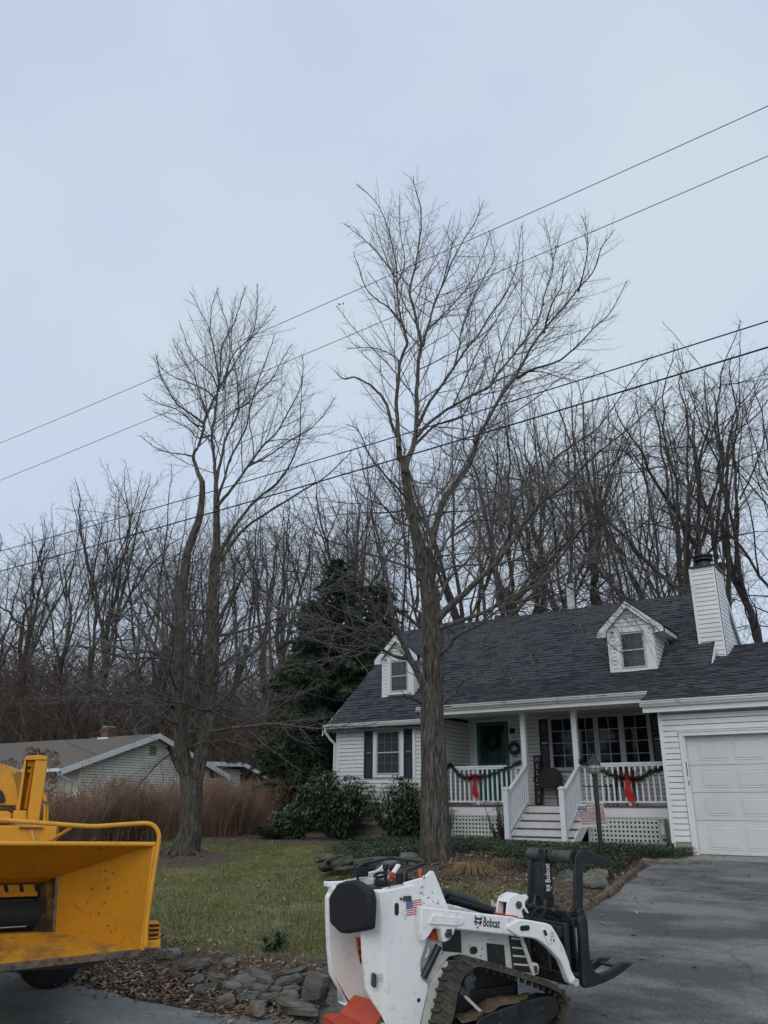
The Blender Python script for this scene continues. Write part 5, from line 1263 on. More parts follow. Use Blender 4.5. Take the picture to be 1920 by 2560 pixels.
while y<-2.2:
    L=random.Random(i).uniform(.35,.8); x=drive_edge(y+L/2)-.10+random.Random(i+9).uniform(-.03,.03); rr=random.Random(i)
    stone(KB,(x,y+L/2,gz(x,y+L/2)+.025),L*1.02,.13,.10,R(90+rr.uniform(-7,7)),500+i,M['edging'] if 'edging' in M else M['slate2'],tx=R(rr.uniform(-6,6)),ty=R(rr.uniform(-3,3))+R(-4)); y+=L; i+=1
for i in range(4): 
    x=.25+i*.27; stone(KB,(x-.15,-2.0+.08*i,.86),.32,.16,.10,R(10),540+i,M['slate2'])
# ================================================================ white mini track loader with black grapple
def vmat_text():
    pass
M['ldr']=mat('loader_white_paint',(.84,.85,.85),.4,.03,3,dirt=(.36,.34,.30),dirt_amt=.6,dscale=12,dthr=.545,coat=.1)
M['ldr2']=mat('loader_body_white_dirty',(.60,.60,.56),.5,.08,5,dirt=(.25,.22,.17),dirt_amt=.5,dscale=6)
M['blk']=mat('loader_black_paint',(.014,.017,.019),.42,.3,5,dirt=(.07,.065,.055),dirt_amt=.4,dscale=9)
M['orange']=mat('loader_orange_paint',(.56,.06,.02),.5,.08,5,dirt=(.25,.1,.06),dirt_amt=.5,dscale=12)
M['rubber']=mat('track_rubber',(.055,.052,.045),.9,.3,8,dirt=(.15,.125,.09),dirt_amt=.7,dscale=9,bump=.5,bscale=50)
M['pad']=mat('black_pad',(.008,.009,.011),.75,.2,10)
M['steel']=mat('bare_steel',(.55,.55,.55),.28,.08,9,metal=.9)
M['worn']=mat('worn_dark_steel',(.06,.062,.06),.5,.4,12,dirt=(.16,.15,.13),dirt_amt=.6,dscale=10,metal=.3)
M['mud']=mat('dried_mud',(.13,.095,.055),.95,.3,14,bump=.6,bscale=40)
M['mark']=mat('black_marking',(.01,.01,.01),.5,0,1); M['mark_w']=mat('white_marking',(.75,.75,.75),.5,0,1)
M['red']=mat('flag_red',(.45,.03,.04),.5,0,1); M['blue']=mat('flag_blue',(.03,.05,.25),.5,0,1)
M['rlight']=mat('orange_lens',(.8,.12,.02),.25,0,1)
LAL=R(28+YAW); LF=Vector((math.cos(LAL),math.sin(LAL),0)); LL=Vector((-LF.y,LF.x,0))
_q=atD(800+560/5.144,2130+1600/5.144,6.2); LO=Vector((_q.x,_q.y,0))+LL*.05
LM4=Matrix(((LF.x,LL.x,0,LO.x),(LF.y,LL.y,0,LO.y),(0,0,1,0),(0,0,0,1)))
def lp(u,v,y):
    d=ray(u,v); t=((LO-EYE).dot(LL)+y)/d.dot(LL); p=EYE+d*t; return ((p-LO).dot(LF),p.z)
def ls(u,v,s):      # on the plane x=s -> (y,z)
    d=ray(u,v); t=((LO-EYE).dot(LF)+s)/d.dot(LF); p=EYE+d*t; return ((p-LO).dot(LL),p.z)
A1=lambda p: (800+p[0]/5.144,2130+p[1]/5.144)
A2=lambda p: (1080+p[0]/4.1475,2230+p[1]/4.1475)
A3=lambda p: (1260+p[0]/4.879,2080+p[1]/4.879)
def tr(Z,y,*pts): return [lp(*Z(p),y) for p in pts]
def P3d(Z,p,y): s,z=lp(*Z(p),y); return Vector((s,y,z))
LD=thing('mini_track_loader','white stand-on mini track loader with rubber tracks in the driveway mouth','track loader'); LD.matrix_world=LM4
def lpart(mb,name,m,par=None,**k): return mb.build(name,m,par or LD,**k)
W_L=.72                                     # inner distance right panel plane to left panel plane
outer=[(770,512),(1185,424),(1228,440),(1262,520),(1320,660),(1395,800),(1412,900),(1400,1050),(1340,1280),(1300,1400),(1300,1520),(1330,1640),(1398,1705),(1392,1780),(1290,2240),(1250,2450),(870,2250),(845,1800),(800,1000)]
rear=[(620,500),(515,680),(520,900),(545,1400),(580,1760),(650,1900),(760,2070),(850,2212),(870,2250)]
def side_panel(mirror):
    yo,yr,yi=-.05,.045,.085
    O=[(*lp(*A1(p),yo),yo) for p in outer]; Rr=[(*lp(*A1(p),yr),yr) for p in rear]
    fy=(lambda y:y) if not mirror else (lambda y:W_L-y)
    v=[(s,fy(y),z) for s,z,y in O]; r=[(s,fy(y),z) for s,z,y in Rr]
    vi=[(s,fy(yi),z) for s,z,y in O]; ri=[(s+.012,fy(yi),z) for s,z,y in Rr]
    n=len(v);m=len(r); mb=MB(); V=v+r+vi+ri
    F=[tuple(range(n))]
    # chamfer face: crease = outer[0], outer[-1], outer[-2], outer[-3]; rear edge 0..m-1
    F.append((0,n-1,n-2,n-3)+tuple(n+k for k in range(m-2,-1,-1)))
    o=n+m
    F.append(tuple(o+k for k in range(n))[::-1]); F.append((o,o+n-1,o+n-2,o+n-3)[::-1]+tuple(o+n+k for k in range(0,m-1)))
    loop=list(range(0,n-3+1))+[n+k for k in range(m-2,-1,-1)]
    li=[k+o for k in loop]
    for a in range(len(loop)): b=(a+1)%len(loop); F.append((loop[a],li[a],li[b],loop[b]))
    if mirror: F=[f[::-1] for f in F]
    mb.add(V,F); return lpart(mb,'side_panel',M['ldr'],bevel=.008)
SPR=side_panel(False); SPL=side_panel(True)
# flat black plates painting the dark of slots and holes, and bolts
def slot_plate(Z,cx,cy,w,h,y,par,m='blk',n=8):
    mb=MB(); c=P3d(Z,(cx,cy),y); a=P3d(Z,(cx+w/2,cy),y); b=P3d(Z,(cx,cy+h/2),y); rx=abs(a.x-c.x); rz=abs(b.z-c.z); pts=[]
    if rz>rx: 
        for k in range(n+1): t=math.pi*k/n; pts.append((c.x+rx*math.cos(t),c.z+(rz-rx)+rx*math.sin(t)))
        for k in range(n+1): t=math.pi+math.pi*k/n; pts.append((c.x+rx*math.cos(t),c.z-(rz-rx)+rx*math.sin(t)))
    else:
        for k in range(n+1): t=-math.pi/2+math.pi*k/n; pts.append((c.x+(rx-rz)+rz*math.cos(t),c.z+rz*math.sin(t)))
        for k in range(n+1): t=math.pi/2+math.pi*k/n; pts.append((c.x-(rx-rz)+rz*math.cos(t),c.z+rz*math.sin(t)))
    mb.prism(pts,'Y',y-.0025,y+.004); return lpart(mb,'slot_plate' if w!=h else 'hole',M[m],par)
slot_plate(A1,985,735,54,165,-.05,SPR); slot_plate(A1,1268,1905,44,58,-.05,SPR)
mbb=MB()
for p in ((1040,600),(1148,590)): c=P3d(A1,p,-.052); mbb.lathe([(0,.0),(.0105,0),(.0105,.012),(0,.014)],c,10,Matrix.Rotation(R(90),4,'X'))
c0=P3d(A1,(1068,600),-.05);c1=P3d(A1,(1172,600),-.05); mbb.box(c0.x,c1.x,-.058,-.05,c0.z-.018,c0.z+.018); lpart(mbb,'latch_plate',M['worn'],SPR,bevel=.004)
# lower slot on the chamfer
mb=MB(); a=P3d(A1,(695,1650),-.005)
mb.prism([(a.x-.011,a.z-.033),(a.x,a.z-.045),(a.x+.011,a.z-.033),(a.x+.011,a.z+.033),(a.x,a.z+.045),(a.x-.011,a.z+.033)],'Y',-.02,.02); lpart(mb,'slot_plate',M['worn'],SPR)
# flag decal
f0=P3d(A1,(1103,640),-.0505);f1=P3d(A1,(1303,606),-.0505);f2=P3d(A1,(1113,824),-.0505); ex_=f1-f0; ez_=f2-f0
def flagq(a,b,c,d,m,dy): 
    mb=MB(); p=lambda s,t:(f0+ex_*s+ez_*t)+Vector((0,-dy,0)); mb.quad(p(a,c),p(a,d),p(b,d),p(b,c)); return lpart(mb,'flag_decal',m,SPR)
flagq(0,1,0,1,M['mark_w'],.0008)
for k in range(7): flagq(.0,1,2*k/13,(2*k+1)/13,M['red'],.0014)
flagq(0,.44,0,7/13,M['blue'],.002)
mb=MB()
for i in range(5):
    for j in range(6):
        p=f0+ex_*(.04+.072*j+.0*i)+ez_*(.05+.1*i)+Vector((0,-.0026,0)); mb.box(p.x-.0018,p.x+.0018,p.y-.0002,p.y,p.z-.0018,p.z+.0018)
stuff(lpart(mb,'flag_stars',M['mark_w'],SPR))
# tie-down symbol sticker on the chamfer
mb=MB(); a=P3d(A1,(765,1615),-.045)
for (x0,x1,z0,z1) in ((-.018,.018,.022,.0235),(-.018,.018,-.0235,-.022),(-.018,-.0165,-.0235,.0235),(.0165,.018,-.0235,.0235),(-.012,.012,.012,.014),(-.008,-.006,-.012,.006),(-.008,.006,-.013,-.011),(.004,.006,-.012,.0),(-.004,.006,-.001,.001)): mb.box(a.x+x0,a.x+x1,-.0515,-.0495,a.z+z0,a.z+z1)
lpart(mb,'tie_down_sticker',M['mark'],SPR)
# lift tower plates
tw=tr(A1,-.03,(1080,400),(1240,352),(1330,330),(1385,290),(1428,243),(1462,246),(1482,285),(1560,480),(1662,745),(1500,742),(1340,720),(1200,560))
for nm,yy in (('lift_tower',-.03),('lift_tower',W_L)):
    mb=MB(); mb.prism(tw,'Y',yy,yy+.03); TWR=lpart(mb,nm,M['ldr'],bevel=.006)
    if yy<0:
        mb=MB()
        for p in ((1305,443),(1293,512),(1385,575),(1508,648),(1330,320)): c=P3d(A1,p,-.031); mb.lathe([(0,0),(.011,0),(.011,.008),(.006,.012),(0,.012)],c,8,Matrix.Rotation(R(90),4,'X'))
        lpart(mb,'tower_bolt',M['steel'],TWR)
        mb=MB()
        for p in ((1327,545),(1443,520),(1455,636),(1336,658),(1437,768)): c=P3d(A1,p,-.031); mb.lathe([(0,0),(.004,0),(.004,.004),(0,.004)],c,6,Matrix.Rotation(R(90),4,'X'))
        lpart(mb,'rivet',M['worn'],TWR)
# right lift arm
armr=tr(A2,-.13,(-110,155),(0,165),(300,200),(600,234),(870,265),(930,300),(900,462),(800,445),(240,382),(228,440),(180,500),(125,525),(106,455),(92,390),(20,378),(-30,460),(-90,520),(-120,400))
elb=tr(A2,-.15,(780,352),(915,280),(1050,300),(1190,325),(1240,345),(1290,420),(1370,570),(1425,720),(1442,800),(1490,890),(1500,930),(1480,968),(1435,955),(1402,890),(1385,830),(1335,715),(1230,600),(1150,530),(1085,490),(1010,475),(900,466),(790,392))
for yo in (0,1):
    f=(lambda y:y) if not yo else (lambda y:W_L-y)
    mb=MB(); mb.prism(armr,'Y',f(-.13),f(-.055)); AR=lpart(mb,'lift_arm',M['ldr'],bevel=.008)
    mb=MB(); mb.prism(elb,'Y',f(-.15),f(-.085)); EL=lpart(mb,'arm_elbow',M['ldr'],AR,bevel=.010)
    c=P3d(A2,(1478,932),-.15); mb=MB(); mb.lathe([(0,0),(.027,0),(.027,.03),(.014,.03),(.014,.02),(0,.02)],Vector((c.x,f(-.14),c.z)),16,Matrix.Rotation(R(90),4,'X')); lpart(mb,'pivot_pin',M['ldr2'],AR,smooth=True)
    c=P3d(A2,(1410,840),-.15);d=P3d(A2,(1455,925),-.15); mb=MB(); mb.tube([Vector((c.x,f(-.12),c.z)),Vector((d.x,f(-.12),d.z))],.024,10); lpart(mb,'pin_boss',M['ldr2'],AR,smooth=True)
    if not yo: ARR=AR
slot_plate(A2,962,374,100,56,-.15,ARR)
mb=MB(); mb.prism(tr(A2,-.131,(0,232),(300,262),(325,290),(318,325),(255,350),(-40,330)),'Y',-.143,-.131); lpart(mb,'arm_gusset',M['ldr'],ARR,bevel=.004)
mb=MB(); c=P3d(A2,(158,440),-.131); mb.lathe([(0,0),(.022,0),(.022,.02),(.010,.022),(.010,.014),(0,.014)],c,14,Matrix.Rotation(R(90),4,'X')); a=P3d(A2,(175,415),-.131); mb.box(a.x-.022,a.x+.022,-.142,-.131,a.z-.03,a.z+.02); lpart(mb,'lift_pivot',M['worn'],ARR,bevel=.002)
# coupler inspection plate and symbol near the elbow
mb=MB(); mb.prism(tr(A2,-.151,(1128,385),(1165,368),(1250,525),(1205,542)),'Y',-.158,-.151); CPp=lpart(mb,'cover_plate',M['ldr'],ARR,bevel=.003)
mb=MB(); mb.prism(tr(A2,-.158,(1148,400),(1175,390),(1200,445),(1172,458)),'Y',-.1605,-.158); lpart(mb,'window',M['blk'],ARR)
mb=MB(); a=P3d(A2,(1248,450),-.151)
for (x0,x1,z0,z1) in ((-.016,.016,.022,.0235),(-.016,.016,-.0235,-.022),(-.016,-.0145,-.0235,.0235),(.0145,.016,-.0235,.0235),(-.006,.006,.010,.012),(.004,.006,-.01,.01),(-.007,.006,-.011,-.009),(-.008,-.006,-.010,-.003)): mb.box(a.x+x0,a.x+x1,-.1525,-.151,a.z+z0,a.z+z1)
for p in ((1225,500),(1262,502)): c=P3d(A2,p,-.151); mb.lathe([(0,0),(.006,0),(.006,.008),(0,.008)],c,8,Matrix.Rotation(R(90),4,'X'))
lpart(mb,'tie_down_sticker',M['mark'],ARR)
# lettering and animal head emblem on the arm
t0=P3d(A2,(527,352),-.1312); t1=P3d(A2,(695,372),-.1312); ang=math.atan2((t1.z-t0.z),(t1.x-t0.x)); L_=(t1-t0).length
Mt=Matrix.Translation(t0+Vector((0,-.0005,-.001)))@Matrix.Rotation(-ang,4,'Y')@Matrix.Rotation(R(90),4,'X')
o=text_mesh('lettering','Bobcat',.088,M['mark'],ARR,Mt,.0004,sx=.62,bold=.0016)
w_=max(v.co.x for v in o.data.vertices)-min(v.co.x for v in o.data.vertices)
def emblem(par,M4,s,m):
    # cat head: pointed ears, muzzle, split cheeks
    q=[[(-.5,.62),(-.42,.10),(-.12,.22),(0,.18),(.12,.22),(.42,.10),(.5,.62),(.20,.36),(0,.42),(-.2,.36)],[(-.55,.05),(-.2,.1),(-.1,-.12),(-.28,-.2),(-.5,-.12)],[(.55,.05),(.2,.1),(.1,-.12),(.28,-.2),(.5,-.12)],[(-.42,-.26),(-.2,-.22),(-.24,-.42)],[(.42,-.26),(.2,-.22),(.24,-.42)],[(-.08,-.02),(.08,-.02),(.06,-.22),(-.06,-.22)],[(-.13,-.5),(.13,-.5),(.08,-.66),(-.08,-.66)]]
    mb=MB(); mb.T=M4
    for p in q: mb.prism([(x*s,y*s) for x,y in p],'Z',0,.0012)
    return mb.build('emblem',m,par)
e0=P3d(A2,(478,308),-.1318); emblem(ARR,Matrix.Translation(e0)@Matrix.Rotation(-ang,4,'Y')@Matrix.Rotation(R(90),4,'X'),.068,M['mark'])
# body side, white, openings painted on as flat black plates
mb=MB(); mb.prism(tr(A2,-.01,(-120,380),(240,380),(900,460),(1062,870),(1030,880),(560,760),(420,690),(280,650),(180,670),(80,780),(20,900),(-40,1100),(-140,1369),(-300,1369)),'Y',-.01,.02); BS=lpart(mb,'body_side',M['ldr2'],bevel=.004)
mb=MB(); bx=lp(*A2((240,380)),.0); mb.box(.42,lp(*A2((880,460)),0)[0],.02,W_L-.02,.32,lp(*A2((500,430)),0)[1]); lpart(mb,'body_shell',M['blk'])
for nm,pts in (('access_hole_black_plate',((108,392),(232,392),(296,398),(306,630),(108,612))),('access_cover',((562,528),(745,548),(765,780),(690,765),(578,735)))):
    mb=MB(); mb.prism(tr(A2,-.011,*pts),'Y',-.0145,-.011); lpart(mb,nm,M['blk'],BS,bevel=.001)
slot_plate(A2,430,605,80,80,-.011,BS)
mb=MB(); mb.prism(tr(A2,-.012,(795,450),(918,470),(1035,835),(990,835),(835,806)),'Y',-.016,-.012); GR=lpart(mb,'side_grille',M['blk'],BS)
for k,yz in enumerate((480,575,660,748)):
    a=P3d(A2,(822+8*k,yz),-.016);b=P3d(A2,(930+28*k,yz+12),-.016); mb=MB(); mb.bar(a,b,.006,.012); lpart(mb,'grille_slat',M['ldr2'],BS)
mb=MB(); a=P3d(A2,(922,470),-.03);b=P3d(A2,(1058,862),-.03); mb.bar(a,b,.03,.016,up=(0,1,0)); lpart(mb,'side_strut',M['ldr2'],BS)
mb=MB(); mb.prism(tr(A2,-.04,(1035,738),(1098,740),(1112,780),(1105,850),(1060,866)),'Y',-.04,.02); lpart(mb,'step_bracket',M['ldr2'],BS,bevel=.004)
mb=MB(); mb.prism(tr(A2,-.041,(1052,765),(1090,768),(1095,838),(1066,842)),'Y',-.045,-.041); lpart(mb,'bracket_recess',M['worn'],BS)
mb=MB()
for p in ((385,555),(520,587),(506,662),(110,637),(588,432),(606,488)): c=P3d(A2,p,-.012); mb.lathe([(0,0),(.0045,0),(.0045,.004),(0,.004)],c,6,Matrix.Rotation(R(90),4,'X'))
lpart(mb,'rivet',M['blk'],BS)
# fender strip between panel and track
mb=MB(); mb.prism(tr(A1,-.03,(1398,1705),(1640,1400),(1646,1560),(1560,1640),(1480,1900),(1390,2250),(1300,2450),(1240,2450),(1290,2240)),'Y',-.04,.02); lpart(mb,'fender',M['ldr2'],bevel=.004)
# orange bracket, lift cylinder with rod
mb=MB(); mb.prism(tr(A1,-.02,(1385,1110),(1400,1060),(1475,990),(1545,990),(1562,1060),(1560,1125)),'Y',-.05,.0); lpart(mb,'cylinder_bracket',M['orange'],bevel=.003)
a=P3d(A1,(1330,1615),-.06);b=P3d(A1,(1515,1230),-.06);c=P3d(A1,(1560,1130),-.06)
mb=MB(); mb.tube([a,b],.026,14); mb.tube([b,b+(b-a).normalized()*.012],.029,14); LC=lpart(mb,'lift_cylinder',M['blk'],smooth=True)
mb=MB(); mb.tube([b,c],.008,10); lpart(mb,'cylinder_rod',M['steel'],LC,smooth=True)
mb=MB(); a=P3d(A1,(1360,1360),-.085);b=P3d(A1,(1395,1290),-.085); mb.tube([a,b],.010,8); mb.tube([b,b+Vector((.006,0,.03))],.014,8); lpart(mb,'hose_fitting',M['steel'],LC,smooth=True)
# rear: platform, kick plate, back wall, pad
mb=MB(); mb.box(.34,.38,.09,W_L-.09,.25,1.03); lpart(mb,'back_wall',M['ldr2'])
y1,y2=.095,W_L-.095
mb=MB(); zp=.34
kp=[lp(*A1((390,1880)),y2),lp(*A1((600,1850)),.12)]
pl=[(-.16,y2+.03),(-.16,y1),(.12,y1),(.12,y2)]
mb.prism([(-.0,y2-.02),(-.04,y1+.0),(.16,y1),(.16,y2)],'Z',.285,.31); mb.prism([(-.0,y2-.02),(-.04,y1+.0),(-.03,y1),(.01,y2-.02)],'Z',.25,.31)
PLT=lpart(mb,'platform',M['orange'],bevel=.006)
mb=MB(); mb.add([(.14,y1,.305),(.14,y2,.305),(.26,y2,.41),(.26,y1,.44),(.16,y1,.305),(.16,y2,.305),(.28,y2,.41),(.28,y1,.44)],[(0,1,2,3),(4,7,6,5),(0,4,5,1),(3,2,6,7),(1,5,6,2),(0,3,7,4)]); lpart(mb,'kick_plate',M['orange'],PLT)
mb=MB()
for i in range(7):
    for j in range(9): mb.lathe([(0,0),(.007,0),(.005,.004),(0,.005)],(-.02+i*.024,y1+.05+j*.055+(i%2)*.02,.31),6)
stuff(lpart(mb,'grip_dimples',M['orange'],PLT))
mb=MB(); a=(.0,.13); mb.box(.0,.09,.16,.26,.311,.314); lpart(mb,'grip_patch',M['worn'],PLT)
mb=MB(); mb.prism([(ls(*A1(p),.10)) for p in ((460,1098),(560,1105),(560,1450),(520,1440),(480,1280))],'X',.10,.12); OP=lpart(mb,'orange_back_plate',M['orange'])
mb=MB()
for p in ((515,1180),(515,1280),(525,1385)): y_,z_=ls(*A1(p),.098); mb.lathe([(0,0),(.020,0),(.020,.004),(0,.004)],(.10,y_,z_),10,Matrix.Rotation(R(-90),4,'Y'))
lpart(mb,'plate_hole',M['blk'],OP)
pp=[ls(*A1(p),-.03) for p in ((102,590),(140,520),(215,405),(300,372),(410,360),(455,385),(540,440),(600,500),(620,640),(600,1000),(470,1025),(310,1052),(240,1040),(170,970),(115,915))]
mb=MB(); mb.prism(pp,'X',-.03,.045); lpart(mb,'hip_pad',M['pad'],bevel=.02)
# top deck
zt=lp(*A1((760,480)),0)[1]-.005
mb=MB(); s_r=.02; s_f=lp(*A1((1180,425)),-.05)[0]
mb.box(s_r+.02,.40,.05,W_L-.05,zt-.10,zt-.03); lpart(mb,'top_deck',M['ldr'],bevel=.006)
mb=MB(); mb.box(.02,.30,.0,.085,zt-.03,zt+.006); mb.box(.02,.36,W_L-.085,W_L-.0,zt-.03,zt+.012); lpart(mb,'deck_edge',M['ldr'],bevel=.008)
mb=MB(); mb.box(.07,.17,.005,.045,zt+.006,zt+.012); mb.box(.03,.17,W_L-.06,W_L-.01,zt+.012,zt+.018); lpart(mb,'grip_tape',M['pad'])
mb=MB(); mb.box(.16,.52,.09,W_L-.09,zt-.028,zt-.02); DP=lpart(mb,'control_panel',M['blk'],bevel=.003)
M['label']=mat('yellow_label',(.55,.52,.36),.5,.05,20)
mb=MB(); mb.box(.10,.22,.26,.62,zt-.02,zt-.0165); lpart(mb,'warning_label',M['label'],DP)
def ltube(name,pts,r,m,**k): mb=MB(); mb.tube(smooth_curve([tuple(p) for p in pts],len(pts)*4).tolist() if k.get('sm',1) else pts,r,10); return lpart(mb,name,m,smooth=True)
YL=W_L-.08
hb=[P3d(A1,(470,260),YL),P3d(A1,(500,190),YL),P3d(A1,(560,150),YL),P3d(A1,(740,110),YL),P3d(A1,(880,80),YL-.03),P3d(A1,(960,80),YL-.1)]
hb2=[P3d(A1,(1270,115),.16),P3d(A1,(1325,128),.09),P3d(A1,(1335,142),.07),P3d(A1,(1240,185),.06),P3d(A1,(1120,238),.06),P3d(A1,(1085,290),.06),P3d(A1,(1078,420),.06)]
mb=MB(); mb.tube(hb+hb2,.014,10); lpart(mb,'handle_bar',M['blk'],smooth=True,angle=60)
for (x0,y0,x1,y1_,yy) in ((450,190,600,320,YL),(1000,270,1090,420,.10)):
    a=P3d(A1,(x0,y1_),yy); b=P3d(A1,(x1,y0),yy); mb=MB(); mb.box(a.x,max(b.x,a.x+.07),yy-.035,yy+.035,a.z,b.z); mb.box(a.x+.02,a.x+.03,yy-.02,yy+.02,a.z-.04,a.z); lpart(mb,'bar_mount',M['pad'],bevel=.008)
# joystick handles and levers
mb=MB(); mb.tube(smooth_curve([tuple(P3d(A1,p,y)) for p,y in (((870,285),.42),((800,265),.44),((720,285),.48),((700,310),.46),((760,325),.42),((860,300),.42))],24).tolist(),.011,8); lpart(mb,'drive_handle',M['pad'],smooth=True,angle=60)
mb=MB(); 
for p,yy in (((735,330),.46),((850,320),.42),((910,330),.36)): c=P3d(A1,p,yy); mb.tube([c,Vector((c.x,c.y,zt-.03))],.009,8)
lpart(mb,'lever_stem',M['blk'],smooth=True)
c=P3d(A1,(915,280),.34); mb=MB(); mb.box(c.x-.015,c.x+.02,c.y-.015,c.y+.015,c.z-.03,c.z+.012); mb.box(c.x-.008,c.x+.005,c.y-.01,c.y+.01,c.z-.075,c.z-.03); lpart(mb,'red_lever',M['orange'],bevel=.005)
c=P3d(A1,(985,215),.34); mb=MB(); mb.bar(c+Vector((-.03,0,-.03)),c+Vector((.02,0,.03)),.05,.018); lpart(mb,'display_panel',M['ldr'],bevel=.003)
c=P3d(A1,(845,205),.6); mb=MB(); mb.lathe([(0,-.06),(.018,-.06),(.02,-.01),(.028,0),(.026,.025),(0,.03)],c,12); lpart(mb,'fuel_cap',M['blk'],smooth=True)
c=P3d(A1,(1285,270),.22); mb=MB(); mb.lathe([(0,-.03),(.014,-.03),(.014,.025),(.010,.032),(0,.034)],c,12); BE=lpart(mb,'beacon_lens',M['rlight'],smooth=True); mb=MB(); mb.lathe([(0,-.065),(.006,-.065),(.006,-.03),(0,-.03)],c,8); lpart(mb,'beacon_stem',M['ldr'],BE)
mb=MB(); c=P3d(A1,(1150,280),.35); mb.box(.42,.60,.15,.62,zt-.05,zt+.02); mb.box(.50,.56,.2,.3,zt+.02,zt+.05); mb.tube([(.46,.5,zt),(.47,.5,zt+.07),(.52,.46,zt+.08)],.012,8); lpart(mb,'hydraulic_block',M['blk'],bevel=.004)
mb=MB(); mb.tube([P3d(A1,(405,350),.70),P3d(A1,(430,318),.70),P3d(A1,(460,312),.70)],.004,6); mb.tube([P3d(A1,(885,465),.0),P3d(A1,(915,420),.0),P3d(A1,(985,405),.05)],.004,6); lpart(mb,'cable',M['blk'],smooth=True)
# engine hood between the arms, tilt cylinders
mb=MB(); s0,z0=lp(*A2((0,165)),.0); mb.prism([(.42,.5),(.42,zt-.04),(.60,zt-.05),(.85,zt-.22),(1.15,.86),(1.15,.4)],'Y',.03,W_L-.03); lpart(mb,'engine_hood',M['blk'],bevel=.01)
a=P3d(A2,(120,10),.32);b=P3d(A2,(430,110),.32);c=P3d(A2,(735,238),.32)
mb=MB(); mb.tube([a,b],.040,14); mb.tube([b,c],.030,14); TC=lpart(mb,'tilt_cylinder',M['blk'],smooth=True)
a=P3d(A2,(180,70),.16);b=P3d(A2,(700,225),.16); mb=MB(); mb.tube([a,b],.018,8); mb.tube([a+Vector((0,.05,-.02)),b+Vector((0,.04,-.02))],.012,8); lpart(mb,'hydraulic_hose',M['pad'],smooth=True)
mb=MB(); a=P3d(A2,(640,140),.45);b=P3d(A2,(765,150),.45); mb.tube([a,b],.016,8); mb.tube([a+Vector((-.012,0,-.035)),a+Vector((-.012,0,.04))],.012,8); lpart(mb,'coupler_rod',M['ldr2'],smooth=True)
# white tilt bracket
mb=MB(); br=tr(A3,.02,(5,1035),(25,870),(50,800),(150,745),(185,765),(255,758),(283,795),(240,850),(240,905),(288,985),(270,990),(225,935),(200,960),(225,1050)); mb.prism(br,'Y',.0,.016); mb.prism(br,'Y',.13,.146)
mb.prism(tr(A3,.02,(25,860),(52,800),(150,745),(185,765),(160,790),(60,830)),'Y',.016,.13); BRK=lpart(mb,'tilt_bracket',M['ldr'],bevel=.004)
mb=MB(); mb.prism(tr(A3,.07,(40,830),(130,820),(140,1000),(35,1000)),'Y',.03,.12); lpart(mb,'bracket_opening',M['pad'],BRK)
mb=MB(); c=P3d(A3,(178,890),-.001); mb.lathe([(0,0),(.028,0),(.028,.008),(.012,.01),(0,.01)],c,14,Matrix.Rotation(R(90),4,'X')); c=P3d(A3,(235,945),-.001); mb.lathe([(0,0),(.009,0),(.009,.008),(0,.008)],c,8,Matrix.Rotation(R(90),4,'X')); lpart(mb,'bracket_pin',M['worn'],BRK,smooth=True)
mb=MB(); mb.prism(tr(A3,.0,(0,1003),(150,1022),(160,1045),(0,1030)),'Y',-.01,.14); lpart(mb,'orange_strip',M['orange'],BRK)
# front frame
mb=MB(); sF=lp(*A3((640,1500)),.1)[0]-.04
ztop=lp(*A3((600,1110)),.0)[1]; zb=lp(*A3((900,1860)),-.1)[1]
mb.box(sF,sF+.05,-.07,W_L+.03,zb+.03,ztop); mb.box(sF-.05,sF+.02,-.05,W_L,ztop-.10,ztop-.02); mb.box(sF-.03,sF+.02,-.08,W_L+.05,zb,zb+.08)
for yy in (.10,.35,.62): mb.bar((sF-.03,yy,zb+.06),(sF-.01,yy+.05,ztop-.05),.03,.03)
QA=lpart(mb,'quick_attach_plate',M['blk'],bevel=.006)
mb=MB()
for k in range(10): 
    rr=random.Random(k); y_=rr.uniform(0,.7); z_=rr.uniform(zb+.1,ztop-.1); mb.lathe([(0,0),(.012,0),(.01,.012),(0,.013)],(sF-.001,y_,z_),8,Matrix.Rotation(R(-90),4,'Y'))
lpart(mb,'plate_bolt',M['worn'],QA)
